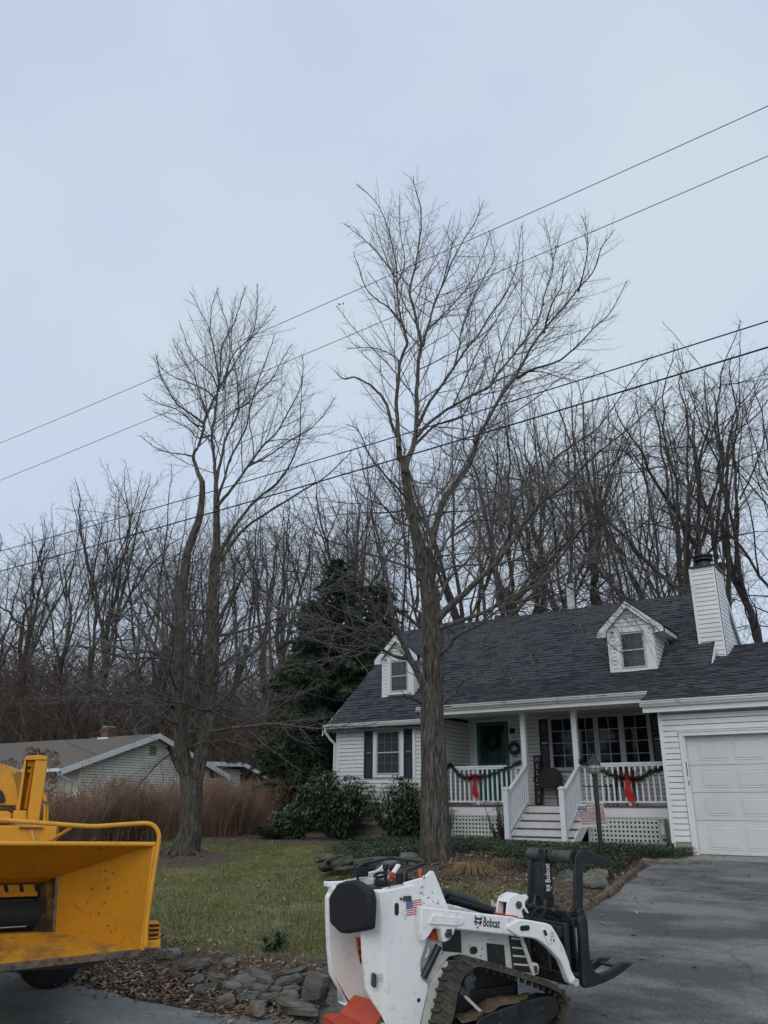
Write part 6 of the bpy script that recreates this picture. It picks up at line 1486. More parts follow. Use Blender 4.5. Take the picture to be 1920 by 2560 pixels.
# track
def track(mirror):
    f=(lambda y:y) if not mirror else (lambda y:W_L-y)
    up=tr(A2,-.27,(40,1500),(170,1369),(205,1260),(240,1060),(275,940),(320,850),(385,782),(490,738),(620,765),(800,818),(1000,882),(1230,960),(1350,1030),(1412,1110),(1436,1200),(1410,1320))
    s_first=up[1][0]-.01; zf=up[-1]
    up=up[1:]
    fr=up[-1][0]; pts=up+[(fr-.03,.13),(fr-.12,.045),(fr-.25,.02),(.75,.02),(s_first+.22,.02),(s_first+.09,.045),(s_first+.02,.12),(s_first-.012,.22)]
    cl=smooth_curve(pts+[pts[0]],160)[:-1]; d=np.r_[0,np.cumsum(np.linalg.norm(np.diff(np.vstack([cl,cl[:1]]),axis=0),axis=1))]; Lt=d[-1]
    n=150; ss=np.linspace(0,Lt,n,endpoint=False); cc=np.vstack([cl,cl[:1]]); P=np.stack([np.interp(ss,d,cc[:,k]) for k in (0,1)],1)
    T=np.roll(P,-1,0)-np.roll(P,1,0); T/=np.linalg.norm(T,axis=1,keepdims=True); Nn=np.stack([-T[:,1],T[:,0]],1)
    cen=P.mean(0)
    if ((P-cen)*Nn).sum()<0: Nn=-Nn
    mb=MB(); ya,yb=f(-.27),f(-.03); V=[];F=[]
    for i in range(n):
        o=P[i]; q=P[i]-Nn[i]*.022; V+=[(o[0],ya,o[1]),(o[0],yb,o[1]),(q[0],yb,q[1]),(q[0],ya,q[1])]
    for i in range(n):
        j=(i+1)%n
        for k in range(4): F.append((i*4+k,i*4+(k+1)%4,j*4+(k+1)%4,j*4+k))
    mb.add(V,F); TB=lpart(mb,'track_belt',M['rubber'],smooth=True)
    mb=MB(); pitch=Lt/46
    def at(s_):
        s_%=Lt; a=np.array([np.interp(s_,d,cc[:,k]) for k in (0,1)]); b=np.array([np.interp((s_+.01)%Lt,d,cc[:,k]) for k in (0,1)]); t=b-a
        if np.linalg.norm(t)>.1 or np.linalg.norm(t)<1e-5: t=a-np.array([np.interp((s_-.01)%Lt,d,cc[:,k]) for k in (0,1)])
        t/=np.linalg.norm(t); nn=np.array([-t[1],t[0]]); 
        if (a-cen).dot(nn)<0: nn=-nn
        return a,t,nn
    for k in range(46):
        for (y0,y1,o0,o1) in ((-.275,-.155,0,.35),(-.145,-.025,.85,.5)):
            vs=[]
            for yy,off in ((y0,o0),(y1,o1)):
                a,t,nn=at((k+off)*pitch)
                for (dt,h) in ((-.013,-.004),(.013,-.004),(.009,.02),(-.009,.02)): q=a+t*dt+nn*h; vs.append((q[0],f(yy),q[1]))
            mb.add(vs,[(0,3,2,1),(4,5,6,7),(0,1,5,4),(1,2,6,5),(2,3,7,6),(3,0,4,7)])
        a,t,nn=at(k*pitch)                         # inner drive lugs
        for yy in (-.20,-.10):
            vs=[]
            for (dt,h) in ((-.012,-.02),(.012,-.02),(.007,-.05),(-.007,-.05)):
                q=a+t*dt+nn*h; vs+= [(q[0],f(yy-.012),q[1]),(q[0],f(yy+.012),q[1])]
            mb.add(vs,[(0,1,3,2),(2,3,5,4),(4,5,7,6),(6,7,1,0),(0,2,4,6),(1,7,5,3)])
    stuff(lpart(mb,'tread_lugs',M['rubber'],TB))
    c=lp(*A2((345,920)),-.2); mb=MB(); prof=[]
    for k in range(36): rr_=.095 if k%4<2 else .078; a=k/36*6.283; prof.append((c[0]+rr_*math.cos(a),c[1]+rr_*math.sin(a)))
    mb.prism(prof,'Y',f(-.20),f(-.17)); mb.lathe([(0,-.03),(.04,-.03),(.04,.05),(0,.05)],(c[0],f(-.2),c[1]),12,Matrix.Rotation(R(90),4,'X')); lpart(mb,'drive_sprocket',M['worn'],TB)
    uf=tr(A2,-.23,(470,1330),(560,1270),(900,1150),(1060,1100),(1200,1075),(1270,1085),(1310,1150),(1310,1230),(1270,1300),(1190,1369),(420,1500)); mb=MB(); mb.prism(uf,'Y',f(-.24),f(-.10)); UF=lpart(mb,'track_frame',M['blk'],TB,bevel=.008)
    if not mirror:
        mb=MB(); mb.prism(tr(A2,-.241,(905,1155),(1015,1130),(1028,1260),(985,1292),(915,1270)),'Y',-.2455,-.241); mb.prism(tr(A2,-.241,(590,1300),(740,1245),(770,1262),(600,1325)),'Y',-.2455,-.241); lpart(mb,'frame_opening_black_plate',M['pad'],TB)  # black plates paint the dark of the frame openings
        mb=MB()
        for p in ((1135,1207),(710,1275),(705,1362)): c=P3d(A2,p,-.242); mb.lathe([(0,0),(.012,0),(.012,.006),(0,.006)],c,8,Matrix.Rotation(R(90),4,'X'))
        lpart(mb,'frame_bolt',M['worn'],TB)
        mb=MB(); a=P3d(A2,(330,1070),-.16);b=P3d(A2,(520,1255),-.16); mb.bar(a,b,.02,.012,up=(0,1,0)); lpart(mb,'brace',M['ldr2'],TB)
    rr=random.Random(4); mb=MB(); A_=[lp(*A2(p),-.15) for p in ((250,1310),(480,1260),(640,1130),(1050,1075))]
    V=[];F=[]; n2=26
    for i in range(n2):
        t=i/(n2-1)*3; k=min(int(t),2); q=t-k; s_=A_[k][0]*(1-q)+A_[k+1][0]*q; z_=A_[k][1]*(1-q)+A_[k+1][1]*q
        V+=[(s_,f(-.225),z_-.015),(s_,f(-.16),z_+rr.uniform(0,.018)),(s_,f(-.09),z_+rr.uniform(0,.02)),(s_,f(-.03),z_-.01)]
    for i in range(n2-1):
        for k in range(3): F.append((i*4+k,(i+1)*4+k,(i+1)*4+k+1,i*4+k+1))
    mb.add(V,F); lpart(mb,'mud',M['mud'],TB,smooth=True)
    for sx in (fr-.16,fr-.16-.3,fr-.16-.6): 
        mb=MB(); mb.lathe([(0,-.05),(.085,-.05),(.085,.05),(0,.05)],(sx,f(-.15),.13),16,Matrix.Rotation(R(90),4,'X')); lpart(mb,'roller',M['worn'],TB)
track(False); track(True)
mb=MB(); mb.box(.5,1.3,-.02,W_L+.02,.22,.5); lpart(mb,'undercarriage',M['blk'])
# ---- grapple
mb=MB(); gp=tr(A3,-.12,(925,1095),(950,1035),(985,1018),(1008,1040),(1022,1100),(1035,1300),(1052,1560),(1078,1645),(1125,1712),(1200,1735),(1300,1700),(1390,1640),(1450,1592),(1470,1600),(1480,1588),(1495,1600),(1505,1588),(1520,1598),(1535,1590),(1548,1598),(1565,1590),(1592,1592),(1540,1640),(1400,1748),(1250,1830),(1100,1885),(1000,1908),(968,1870),(958,1700),(942,1300))
GP=[(s,z) for s,z in gp]
def tine(y,th=.05,sc=1): 
    mb=MB(); mb.prism(GP,'Y',y,y+th); return mb.build('grapple_tine',M['blk'],GRP,bevel=.004)
GRP=thing('grapple','black grapple with two upper claws and toothed lower tines on the front of the loader','grapple'); GRP.matrix_world=LM4
def gpart(mb,name,m,par=None,**k): return mb.build(name,m,par or GRP,**k)
yl=lp
for y in (-.12,.14,.42,.68,.90): tine(y,.05 if y<0 or y>.8 else .025)
sB=GP[0][0]; zT=max(z for s,z in GP)
mb=MB(); mb.box(sB-.03,sB+.03,-.07,.90,zT-.09,zT-.02); mb.box(sB-.02,sB+.01,-.07,.90,min(z for s,z in GP)+.10,min(z for s,z in GP)+.2); mb.box(sB-.02,sB-.005,-.07,.90,.55,zT-.05)
mb.box(sB+.0,sB+.18,-.07,.90,min(z for s,z in GP)+.05,min(z for s,z in GP)+.075)
gpart(mb,'back_frame',M['blk'],bevel=.006)
q=tr(A3,-.12,(1215,1650),(1400,1600),(1400,1640),(1240,1690)); mb=MB(); sx=GP[11][0]+.03; zx=GP[12][1]-.05; mb.box(sx,sx+.09,-.07,.9,zx-.0,zx+.02); gpart(mb,'cross_tie',M['worn'])
ya,yb=.02,.62
ap=tr(A3,ya,(835,960),(832,620),(838,400),(846,300),(880,240),(930,212),(985,215),(1060,250),(1160,300),(1270,352),(1335,378),(1336,438),(1270,425),(1100,392),(1000,375),(965,390),(945,430),(936,520),(936,950))
for y in (ya,yb):
    mb=MB(); mb.prism(ap,'Y',y-.03,y); UA=gpart(mb,'claw_arm',M['blk'],bevel=.005)
    k=P3d(A3,(885,975),ya); mb=MB(); mb.lathe([(0,-.05),(.035,-.05),(.035,.06),(0,.06)],(k.x,y,k.z),14,Matrix.Rotation(R(90),4,'X')); mb.box(k.x-.04,k.x+.05,y-.06,y+.04,k.z-.06,k.z-.01); gpart(mb,'claw_hinge',M['blk'],UA,bevel=.004)
a=P3d(A3,(862,312),ya); b=Vector((a.x,yb-.0,a.z)); 
mb=MB(); mb.tube([a,b],.052,20); mb.tube([a+Vector((0,.0,0)),a+Vector((0,.012,0))],.060,20); mb.tube([a+Vector((0,.26,0)),a+Vector((0,.275,0))],.062,20); gpart(mb,'cross_tube',M['worn'],smooth=True)
mb=MB(); mb.box(a.x-.07,a.x+.06,.33,.42,a.z-.075,a.z+.06); mb.lathe([(0,-.03),(.022,-.03),(.022,.09),(0,.09)],(a.x-.02,.36,a.z-.03),12,Matrix.Rotation(R(90),4,'X')); gpart(mb,'cylinder_clevis',M['blk'],bevel=.01)
c1=P3d(A3,(485,375),.33);c2=P3d(A3,(455,820),.33); wS=.095; wY=.13
mb=MB(); x0=c1.x; mb.add([(x0,.33,c1.z),(x0+wS,.33,c1.z-.01),(x0+wS,.33+wY,c1.z-.01),(x0,.33+wY,c1.z),(x0-.015,.33,c2.z),(x0+wS-.015,.33,c2.z-.01),(x0+wS-.015,.33+wY,c2.z-.01),(x0-.015,.33+wY,c2.z)],[(0,1,2,3),(7,6,5,4),(0,4,5,1),(1,5,6,2),(2,6,7,3),(3,7,4,0)]); CB=gpart(mb,'cylinder_guard',M['blk'],bevel=.006)
mb=MB(); mb.tube([(x0+.04,.39,c1.z),(x0+.05,.38,a.z-.03)],.016,10); gpart(mb,'cylinder_rod',M['blk'],smooth=True)
zc=c2.z
mb=MB(); mb.box(x0-.03,x0+.10,.34,.46,zT-.05,zc+.03); mb.box(x0+.05,x0+.12,.30,.5,zT-.08,zc-.05); mb.tube([(x0-.04,.42,zc+.02),(x0-.07,.40,zc-.05),(x0-.04,.36,zT-.03)],.014,8); mb.tube([(x0-.03,.30,zc+.0),(x0-.08,.26,zc-.06),(x0-.06,.22,zT-.05)],.012,8); gpart(mb,'cylinder_base',M['blk'],bevel=.006)
mb=MB(); a1=P3d(A3,(300,905),.6);a2=P3d(A3,(800,1010),.03); mb.bar((sB-.01,-.02,zT-.0),(sB-.01,.86,zT-.0),.05,.05); mb.bar((sB-.09,.1,zT+.03),(sB-.02,.1,zT-.02),.04,.04); gpart(mb,'top_beam',M['blk'],bevel=.006)
mb=MB(); r9=random.Random(9)
for k in range(5): y0=.1+.12*k; mb.tube(smooth_curve([(sB-.02,y0,zT-.02),(sB-.12,y0+.03,zT+.01+r9.uniform(0,.04)),(sB-.22,y0+.02,zT-.06),(sB-.30,y0+.05,zT-.16)],10).tolist(),.011,7)
gpart(mb,'hydraulic_hose',M['pad'],smooth=True)
# lettering on the guard, reading upward
t0=Vector((x0+.030,.3285,c2.z+.10)); Mt=Matrix.Translation(t0)@Matrix.Rotation(R(-90),4,'Y')@Matrix.Rotation(R(90),4,'X')
text_mesh('lettering','Bobcat',.075,M['mark_w'],CB,Matrix.Translation(Vector((x0+.058,.3285,c2.z+.125)))@Matrix.Rotation(R(-90),4,'Y')@Matrix.Rotation(R(90),4,'X'),.0004,sx=.72,bold=.0014)
emblem(CB,Matrix.Translation(Vector((x0+.035,.3285,c2.z+.085)))@Matrix.Rotation(R(-90),4,'Y')@Matrix.Rotation(R(90),4,'X'),.05,M['mark_w'])
# ================================================================ yellow wood chipper
M['yel']=mat('chipper_yellow_paint',(.70,.33,.02),.42,.05,2,dirt=(.30,.13,.02),dirt_amt=.5,dscale=4,coat=.1)
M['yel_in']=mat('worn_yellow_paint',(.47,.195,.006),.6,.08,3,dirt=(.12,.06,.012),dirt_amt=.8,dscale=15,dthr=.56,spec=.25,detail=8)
M['yel_worn']=mat('scraped_feed_table',(.54,.25,.02),.55,.12,3,dirt=(.075,.07,.06),dirt_amt=.9,dscale=3.1,dthr=.465)
M['lip']=mat('scraped_steel_lip',(.10,.085,.07),.4,.5,20,dirt=(.42,.2,.03),dirt_amt=.6,dscale=9,metal=.3)
M['tyre']=mat('tyre_rubber',(.012,.013,.014),.85,.3,8)
CAL=R(20+YAW); CF_=Vector((math.cos(CAL),math.sin(CAL),0)); CL_=Vector((-CF_.y,CF_.x,0))
CO=atD(354,2376,6.8); CO.z=0
CM4=Matrix(((CF_.x,CL_.x,0,CO.x),(CF_.y,CL_.y,0,CO.y),(0,0,1,0),(0,0,0,1)))
def cp(p,y,Z):
    u,v=Z(p); d=ray(u,v); t=((CO-EYE).dot(CL_)+y)/d.dot(CL_); q=EYE+d*t; return Vector(((q-CO).dot(CF_),y,q.z))
B5=lambda p:(p[0]/3.95,2080+p[1]/3.95); B4=lambda p:(p[0]/3.95,1840+p[1]/3.95)
CH_=thing('wood_chipper','yellow towed wood chipper with open scraped infeed hopper at the left edge','wood chipper'); CH_.matrix_world=CM4
def cpart(mb,name,m,par=None,**k): return mb.build(name,m,par or CH_,**k)
TR=cp((1535,120),0,B5);BRr=cp((1398,1172),0,B5);BL=cp((0,1325),0,B5);TLx=cp((0,112),0,B5)
def ext(a,b,x): t=(x-a.x)/(b.x-a.x); return a+(b-a)*t
XLf=-2.15
TLf=ext(TR,TLx,XLf);BLf=ext(BRr,BL,XLf)
i1t=cp((582,440),.50,B5);i1b=cp((548,992),.50,B5);i2t=cp((383,508),.72,B5);i2b=cp((322,985),.72,B5)
def mx(p,xc=-1.08): return Vector((2*xc-p.x,p.y,p.z))
mt1=mx(i1t);mb1=mx(i1b);mt2=mx(i2t);mb2=mx(i2b)
def shell(name,faces,m,th=.006):
    mb=MB()
    for f in faces: mb.quad(*f)
    o=cpart(mb,name,m); s=o.modifiers.new('solid','SOLIDIFY'); s.thickness=th; s.offset=0; return o
def sub2(a,b,c,d,n=1): return [(a,b,c,d)]
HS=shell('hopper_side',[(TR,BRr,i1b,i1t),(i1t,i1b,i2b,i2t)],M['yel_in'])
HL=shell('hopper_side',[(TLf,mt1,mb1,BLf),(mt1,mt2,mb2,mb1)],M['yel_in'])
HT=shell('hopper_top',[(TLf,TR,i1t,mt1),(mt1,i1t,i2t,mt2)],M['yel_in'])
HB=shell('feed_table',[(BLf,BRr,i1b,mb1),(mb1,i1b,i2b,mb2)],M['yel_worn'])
# stained wear plate in the throat
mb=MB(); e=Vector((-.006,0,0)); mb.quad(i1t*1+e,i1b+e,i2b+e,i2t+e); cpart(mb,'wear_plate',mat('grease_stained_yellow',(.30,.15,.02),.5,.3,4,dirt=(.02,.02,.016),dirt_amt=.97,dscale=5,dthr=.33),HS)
mb=MB(); mb.bar(i1t+e*1.5,i1b+e*1.5,.006,.03); cpart(mb,'plate_seam',M['lip'],HS)
# rims
mb=MB(); mb.tube([TLf+Vector((0,-.0,0)),TR],.017,12); RM=cpart(mb,'hopper_rim',M['yel'],smooth=True)
mb=MB(); mb.bar(TR,BRr+Vector((0,0,.0)),.035,.022,up=(0,1,0)); cpart(mb,'hopper_side_rim',M['yel'],bevel=.005)
mb=MB(); mb.bar(BLf+Vector((0,-.004,-.012)),BRr+Vector((0,-.004,-.012)),.03,.05); cpart(mb,'table_lip',M['lip'],bevel=.006)
mb=MB(); mb.bar(mb1+Vector((.1,.1,-.04)),i1b+Vector((-.1,.1,-.04)),.05,.05); cpart(mb,'table_beam',M['yel_in'])
# bolts on the side sheet
mb=MB()
def onside(sx,sy): # bilinear on the side quad: sx front->inner, sy top->bottom
    a=TR+(i1t-TR)*sx; b=BRr+(i1b-BRr)*sx; return a+(b-a)*sy
nrm=(BRr-TR).cross(i1t-TR).normalized()
if nrm.x>0: nrm=-nrm
for sx,sy in ((.50,.13),(.42,.18),(.48,.25),(.45,.36),(.62,.33),(.66,.50),(.47,.53),(.40,.80),(.52,.66),(.36,.86)):
    c=onside(sx,sy); mb.tube([c,c+nrm*.008],.006,6)
cpart(mb,'bolt',M['lip'],HS)
# feed mouth: dark frame, teeth, roller
z0,z1=i2b.z,i2t.z; xr=i2b.x+.0; xl=mb2.x
mb=MB(); mb.box(xl,xr+.03,.73,.78,z0,z1+.02); cpart(mb,'feed_frame',M['blk'])
mb=MB(); zt_=cp((100,520),.68,B5).z; zb_=cp((100,640),.68,B5).z
mb.box(xl,xr-.0,.66,.70,zb_-.0,zb_+.035); cpart(mb,'feed_bar',M['yel_in'],bevel=.003)
x=xr-.02; 
while x>xl+.1:
    mb=MB(); mb.prism([(x,zb_+.03),(x-.085,zb_+.03),(x-.105,zt_),(x-.02,zt_)],'Y',.665,.69); cpart(mb,'feed_tooth',M['yel_in']); x-=.115
mb=MB()
for k in range(5): zz=zb_-.03-.045*k; mb.bar((xl,.70,zz),(xr-.03,.70,zz),.03,.012)
cpart(mb,'feed_roller_bars',M['blk'],bevel=.003)
mb=MB(); c=((xl+xr)/2,.80,(z0+zb_)/2); mb.lathe([(0,-.5),(.15,-.5),(.15,.5),(0,.5)],c,20,Matrix.Rotation(R(90),4,'Y')); cpart(mb,'feed_roller',M['pad'])
mb=MB(); 
for q in ((0,830),): pass
mb=MB(); a=cp((0,830),.66,B5); b=cp((275,825),.66,B5); mb.bar(a,b,.01,.008); a=cp((0,945),.66,B5); b=cp((260,930),.66,B5); mb.bar(a,b,.01,.008); cpart(mb,'roller_edge',M['steel'])
# control bar (bent tube) round the hopper
pts=[cp(p,y,B4) for p,y in (((-700,800),-.03),((-300,815),-.03),((0,830),-.03),((300,850),-.03),((700,880),-.03),((920,892),-.03),((1050,885),-.03),((1300,868),-.03),((1440,862),-.03),((1510,880),-.03),((1555,930),-.03),((1572,990),-.03))]+[cp(p,-.03,B5) for p in ((1572,60),(1555,180),(1510,480),(1470,760),(1448,930),(1440,1130))]
mb=MB(); mb.tube(smooth_curve([tuple(p) for p in pts],90).tolist(),.0165,12); cpart(mb,'control_bar',M['yel'],smooth=True,angle=60)
mb=MB(); a=cp((480,1045),.25,B4);b=cp((690,915),.0,B4); mb.tube([a,b],.013,8); mb.tube([a,a+(b-a)*.06],.02,8); cpart(mb,'bar_strut',M['yel'],smooth=True)
mb=MB(); c=cp((975,1065),.06,B4); mb.lathe([(0,-.01),(.06,-.01),(.055,.012),(0,.02)],c,16); cpart(mb,'hopper_boss',M['yel'],smooth=True)
# tail lamp housing at lower right corner
a=cp((1468,905),.10,B5); b=cp((1568,1085),.10,B5)
mb=MB(); mb.box(a.x,b.x,.10,.30,b.z,b.z+.008); mb.box(a.x,b.x,.10,.30,a.z-.006,a.z); mb.box(b.x-.006,b.x,.10,.30,b.z,a.z); mb.box(a.x,b.x,.28,.30,b.z,a.z); LB=cpart(mb,'lamp_guard',M['yel'])
for k in range(1,4):
    zz=b.z+(a.z-b.z)*k/4; mb=MB(); mb.box(a.x,b.x,.098,.12,zz-.005,zz+.005); cpart(mb,'guard_bar',M['yel'],LB)
mb=MB(); mb.box(a.x+.01,b.x-.008,.13,.2,b.z+.01,a.z-.01); cpart(mb,'tail_lamp',mat('red_lens_dark',(.20,.02,.008),.3,0,1),LB)
mb=MB(); p=cp((1425,1110),.02,B5); q=cp((1588,1095),.02,B5); mb.box(p.x,q.x,.03,.30,p.z-.03,p.z+.02); mb.lathe([(0,-.03),(.02,-.03),(.02,.04),(0,.04)],p,10); cpart(mb,'corner_bracket',M['yel'],bevel=.005)
# column with channel, hose, lower body, hood
yc=.95
def cpoly(Z,y,*p): return [(cp(q,y,Z).x,cp(q,y,Z).z) for q in p]
mb=MB(); mb.prism(cpoly(B4,yc,(350,235),(468,238),(440,480),(385,835),(262,832),(300,560)),'Y',yc,yc+.12); mb.prism(cpoly(B4,yc,(240,235),(262,235),(195,735),(160,735)),'Y',yc,yc+.14)
mb.prism(cpoly(B4,yc,(135,735),(262,735),(262,835),(125,835)),'Y',yc-.01,yc+.14); mb.prism(cpoly(B4,yc,(235,238),(255,198),(370,188),(468,198),(468,236)),'Y',yc-.01,yc+.14)
COLM=cpart(mb,'column',M['yel'],bevel=.006)
mb=MB(); mb.prism(cpoly(B4,yc,(262,240),(350,240),(300,560),(262,735),(198,735)),'Y',yc+.09,yc+.12); cpart(mb,'column_channel',M['yel_in'],COLM)
mb=MB(); a=cp((330,270),yc+.05,B4);b=cp((250,720),yc+.05,B4); mb.tube([a,b],.016,8); mb.box(a.x-.04,a.x+.0,yc+.03,yc+.08,a.z-.08,a.z-.05); mb.box(a.x-.05,a.x+.02,yc+.03,yc+.08,a.z-.03,a.z+.02); cpart(mb,'winch_rod',M['yel_in'],COLM,smooth=True)
mb=MB(); mb.tube(smooth_curve([tuple(cp(p,yc+.02,B4)) for p in ((415,560),(440,590),(458,650),(466,720),(463,860),(455,1060))],24).tolist(),.012,8); mb.tube(smooth_curve([tuple(cp(p,yc+.0,B4)) for p in ((430,590),(443,650),(440,800),(433,1060))],16).tolist(),.011,8); cpart(mb,'hydraulic_hose',M['yel'],smooth=True,angle=60)
mb=MB(); c=cp((450,655),yc,B4); mb.box(c.x-.022,c.x+.02,yc-.02,yc+.04,c.z-.012,c.z+.012); cpart(mb,'hose_clamp',M['lip'])
mb=MB(); mb.prism(cpoly(B4,.80,(-600,880),(560,895),(552,1000),(540,1065),(-600,1065)),'Y',.80,1.9); mb.prism(cpoly(B4,.79,(180,885),(425,885),(425,905),(180,900)),'Y',.77,.80); FB=cpart(mb,'feed_housing',M['yel'],bevel=.008)
mb=MB()
for k in range(5): c=cp((205+48*k,912),.785,B4); mb.lathe([(0,0),(.010,0),(.010,.012),(0,.014)],c,6,Matrix.Rotation(R(90),4,'X'))
cpart(mb,'housing_bolt',M['lip'],FB)
mb=MB(); a=cp((312,928),.77,B4);b=cp((342,1050),.77,B4); mb.bar(a,b,.008,.012); cpart(mb,'release_rod',mat('pale_rod',(.6,.45,.25),.4,0,1))
mb=MB(); mb.prism(cpoly(B4,1.3,(-900,735),(85,740),(130,765),(120,830),(-900,830)),'Y',1.1,2.1); mb.prism(cpoly(B4,1.2,(-50,830),(40,800),(130,780),(120,835)),'Y',1.0,1.1); cpart(mb,'engine_deck',M['yel'],bevel=.01)
# rounded discharge hood/cowl with arched opening
oc=[(-500,330),(-200,265),(0,275),(70,300),(120,370),(150,460),(168,560),(175,650),(165,720),(-500,720)]
mb=MB(); P_=cpoly(B4,1.25,*oc); mb.prism(P_,'Y',1.25,1.30); 
Q_=cpoly(B4,1.9,(-500,330),(-200,265),(0,275),(110,300),(215,345),(222,420),(205,520),(185,650),(178,720),(-500,720))
n=len(P_); mb.add([(x,1.30,z) for x,z in P_]+[(x,1.9,z) for x,z in Q_],[(i,i+1,i+1+n,i+n) for i in range(n-1)]); HD=cpart(mb,'engine_cowl',M['yel'],smooth=True)
mb=MB(); mb.prism(cpoly(B4,1.24,(-80,530),(-20,520),(15,540),(40,580),(52,640),(40,660),(-80,670)),'Y',1.235,1.25); cpart(mb,'cowl_opening',M['blk'],HD)
mb=MB(); mb.prism(cpoly(B4,1.3,(-300,680),(160,682),(155,740),(-300,735)),'Y',1.25,1.4); cpart(mb,'shaft_guard',mat('dark_brown_metal',(.05,.025,.012),.5,.2,8),HD)
# wheel under the body
wc=atD(496/3.95,2080+1272/3.95,9.2); 
wl=CM4.inverted()@wc; r_=.325; wl.z=r_+.005
mb=MB(); prof=[(.18,-.10),(.26,-.115),(.30,-.11),(r_-.004,-.09),(r_,-.05),(r_,.05),(r_-.004,.09),(.30,.11),(.26,.115),(.18,.10)]
mb.lathe(prof,wl,40,Matrix.Rotation(R(78),4,'X')); TY=cpart(mb,'wheel',M['tyre'],smooth=True,angle=50)
mb=MB(); mb.lathe([(0,-.07),(.18,-.08),(.18,.08),(0,.07)],wl,24,Matrix.Rotation(R(78),4,'X')); cpart(mb,'rim',M['worn'],TY,smooth=True)
mb=MB(); mb.box(-2.6,-.2,1.3,1.42,.45,.58); mb.box(wl.x-.1,wl.x+.1,wl.y-.3,wl.y+1.6,.30,.38); mb.box(-1.8,-.3,.8,3.4,.50,.62); cpart(mb,'chassis',M['blk'])
mb=MB(); mb.box(-1.75,-.95,1.9,4.6,.70,1.55); cpart(mb,'engine_box',M['yel'],bevel=.04)
w2=wl+Vector((-1.6,0,0)); mb=MB(); mb.lathe(prof,w2,32,Matrix.Rotation(R(78),4,'X')); cpart(mb,'wheel',M['tyre'],smooth=True,angle=50)
# ================================================================ smaller things round the house
def swag(name,label,pts,y,seed,rad=.045):
    c=smooth_curve([(x,y,z) for x,z in pts],70); r=np.random.default_rng(seed); bs=[];ds=[]
    for k in range(1500):
        i=r.integers(0,69); f=r.random(); p=c[i]*(1-f)+c[i+1]*f; d=r.normal(0,1,3); d/=np.linalg.norm(d); bs.append(p+d*rad*.3); ds.append(d+[0,0,-.2])
    n=len(bs); T=thing(name,label,'garland',(pts[0][0],y,pts[0][1])); o=np.array(T.location)
    leafmesh('needles',(np.array(bs)-o,np.array(ds),r.uniform(.012,.02,n),r.uniform(.04,.085,n),np.zeros(n),(r.random(n)<.35).astype(int)),[M['garl'],M['garl2']],T); mb=MB(); mb.tube((c-o).tolist(),.012,6); mb.build('cord',M['garl'],T); return T
M['garl']=mat('garland_green',(.010,.026,.020),.8,.3,10); M['garl2']=mat('garland_green_light',(.025,.05,.035),.8,.3,10)
swag('garland','evergreen garland swagged along the left porch railing',[(-5.62,2.62),(-5.50,2.72),(-5.38,2.60),(-5.20,2.44),(-5.0,2.40),(-4.8,2.42),(-4.5,2.44),(-4.07,2.58),(-3.75,2.68),(-3.6,2.74)],1.05,1)
def z4p(x,y,Y): p=atY(1380+x/5.53,1740+y/5.53,Y); return (p.x,p.z)
swag('garland','evergreen garland swagged along the right porch railing behind the lamp post',[z4p(x,y,1.05) for x,y in ((390,900),(440,930),(600,985),(720,1040),(850,1100),(1000,1130),(1150,1150),(1250,1130),(1340,1060),(1440,1030),(1530,1010))],1.05,2,.05)
mb=MB()
M['ribbon']=mat('red_ribbon',(.40,.008,.014),.5,.2,12)
def bow(label,x,z,s,y=1.0,dx=0):
    T=thing('ribbon_bow',label,'bow',(x,y,z)); mb=MB()
    for sg in (-1,1):
        for k,(w,h,t) in enumerate(((.17,.12,.35),(.15,.09,-.25),(.10,.08,.8))):
            pts=[];m=10
            for i in range(m+1):
                a=i/m*2*math.pi; px_=sg*(w/2)*(1-math.cos(a)); pz=h/2*math.sin(a)*(px_*sg/w+.3); q=t*sg; pts.append((px_*math.cos(q)-pz*math.sin(q),px_*math.sin(q)+pz*math.cos(q)))
            for i in range(m): a,b=pts[i],pts[i+1]; mb.add([(a[0]*s,-.03-.01*k,a[1]*s),(b[0]*s,-.03-.01*k,b[1]*s),(b[0]*s,.03,b[1]*s+.004),(a[0]*s,.03,a[1]*s+.004)],[(0,1,2,3)])
    mb.build('loops',M['ribbon'],T,smooth=True)
    mb=MB(); mb.lathe([(0,-.03),(.028,-.015),(.028,.015),(0,.03)],(0,-.02,0),10); mb.build('knot',M['ribbon'],T,smooth=True)
    for k,(w,x1) in enumerate(((.055,.02),(.05,-.03))):
        mb=MB(); L=.37*s; V=[];n=7
        for i in range(n): t=i/(n-1); ww=w*(.5+.6*t)*s; xx=(x1*t+dx*t)*s; V+=[(xx-ww,-.015+.012*math.sin(t*7+k),-L*t*(1-.15*k)),(xx+ww,-.02+.012*math.sin(t*7+1+k),-L*t*(1-.15*k))]
        V[-2]=(V[-2][0],V[-2][1],V[-2][2]+.03); V.append(((V[-3][0]+V[-1][0])/2+.01,-.02,V[-1][2]-.03))
        mb.add(V,[(2*i,2*i+1,2*i+3,2*i+2) for i in range(n-1)]+[(2*n-2,2*n-1,2*n)]); mb.build('tail',M['ribbon'],T,smooth=True)
bow('red ribbon bow with long tails on the left porch railing',-4.80,2.38,1.2)
bow('larger red ribbon bow with broad tail on the right porch railing',-1.09,2.36,1.35,dx=.02)
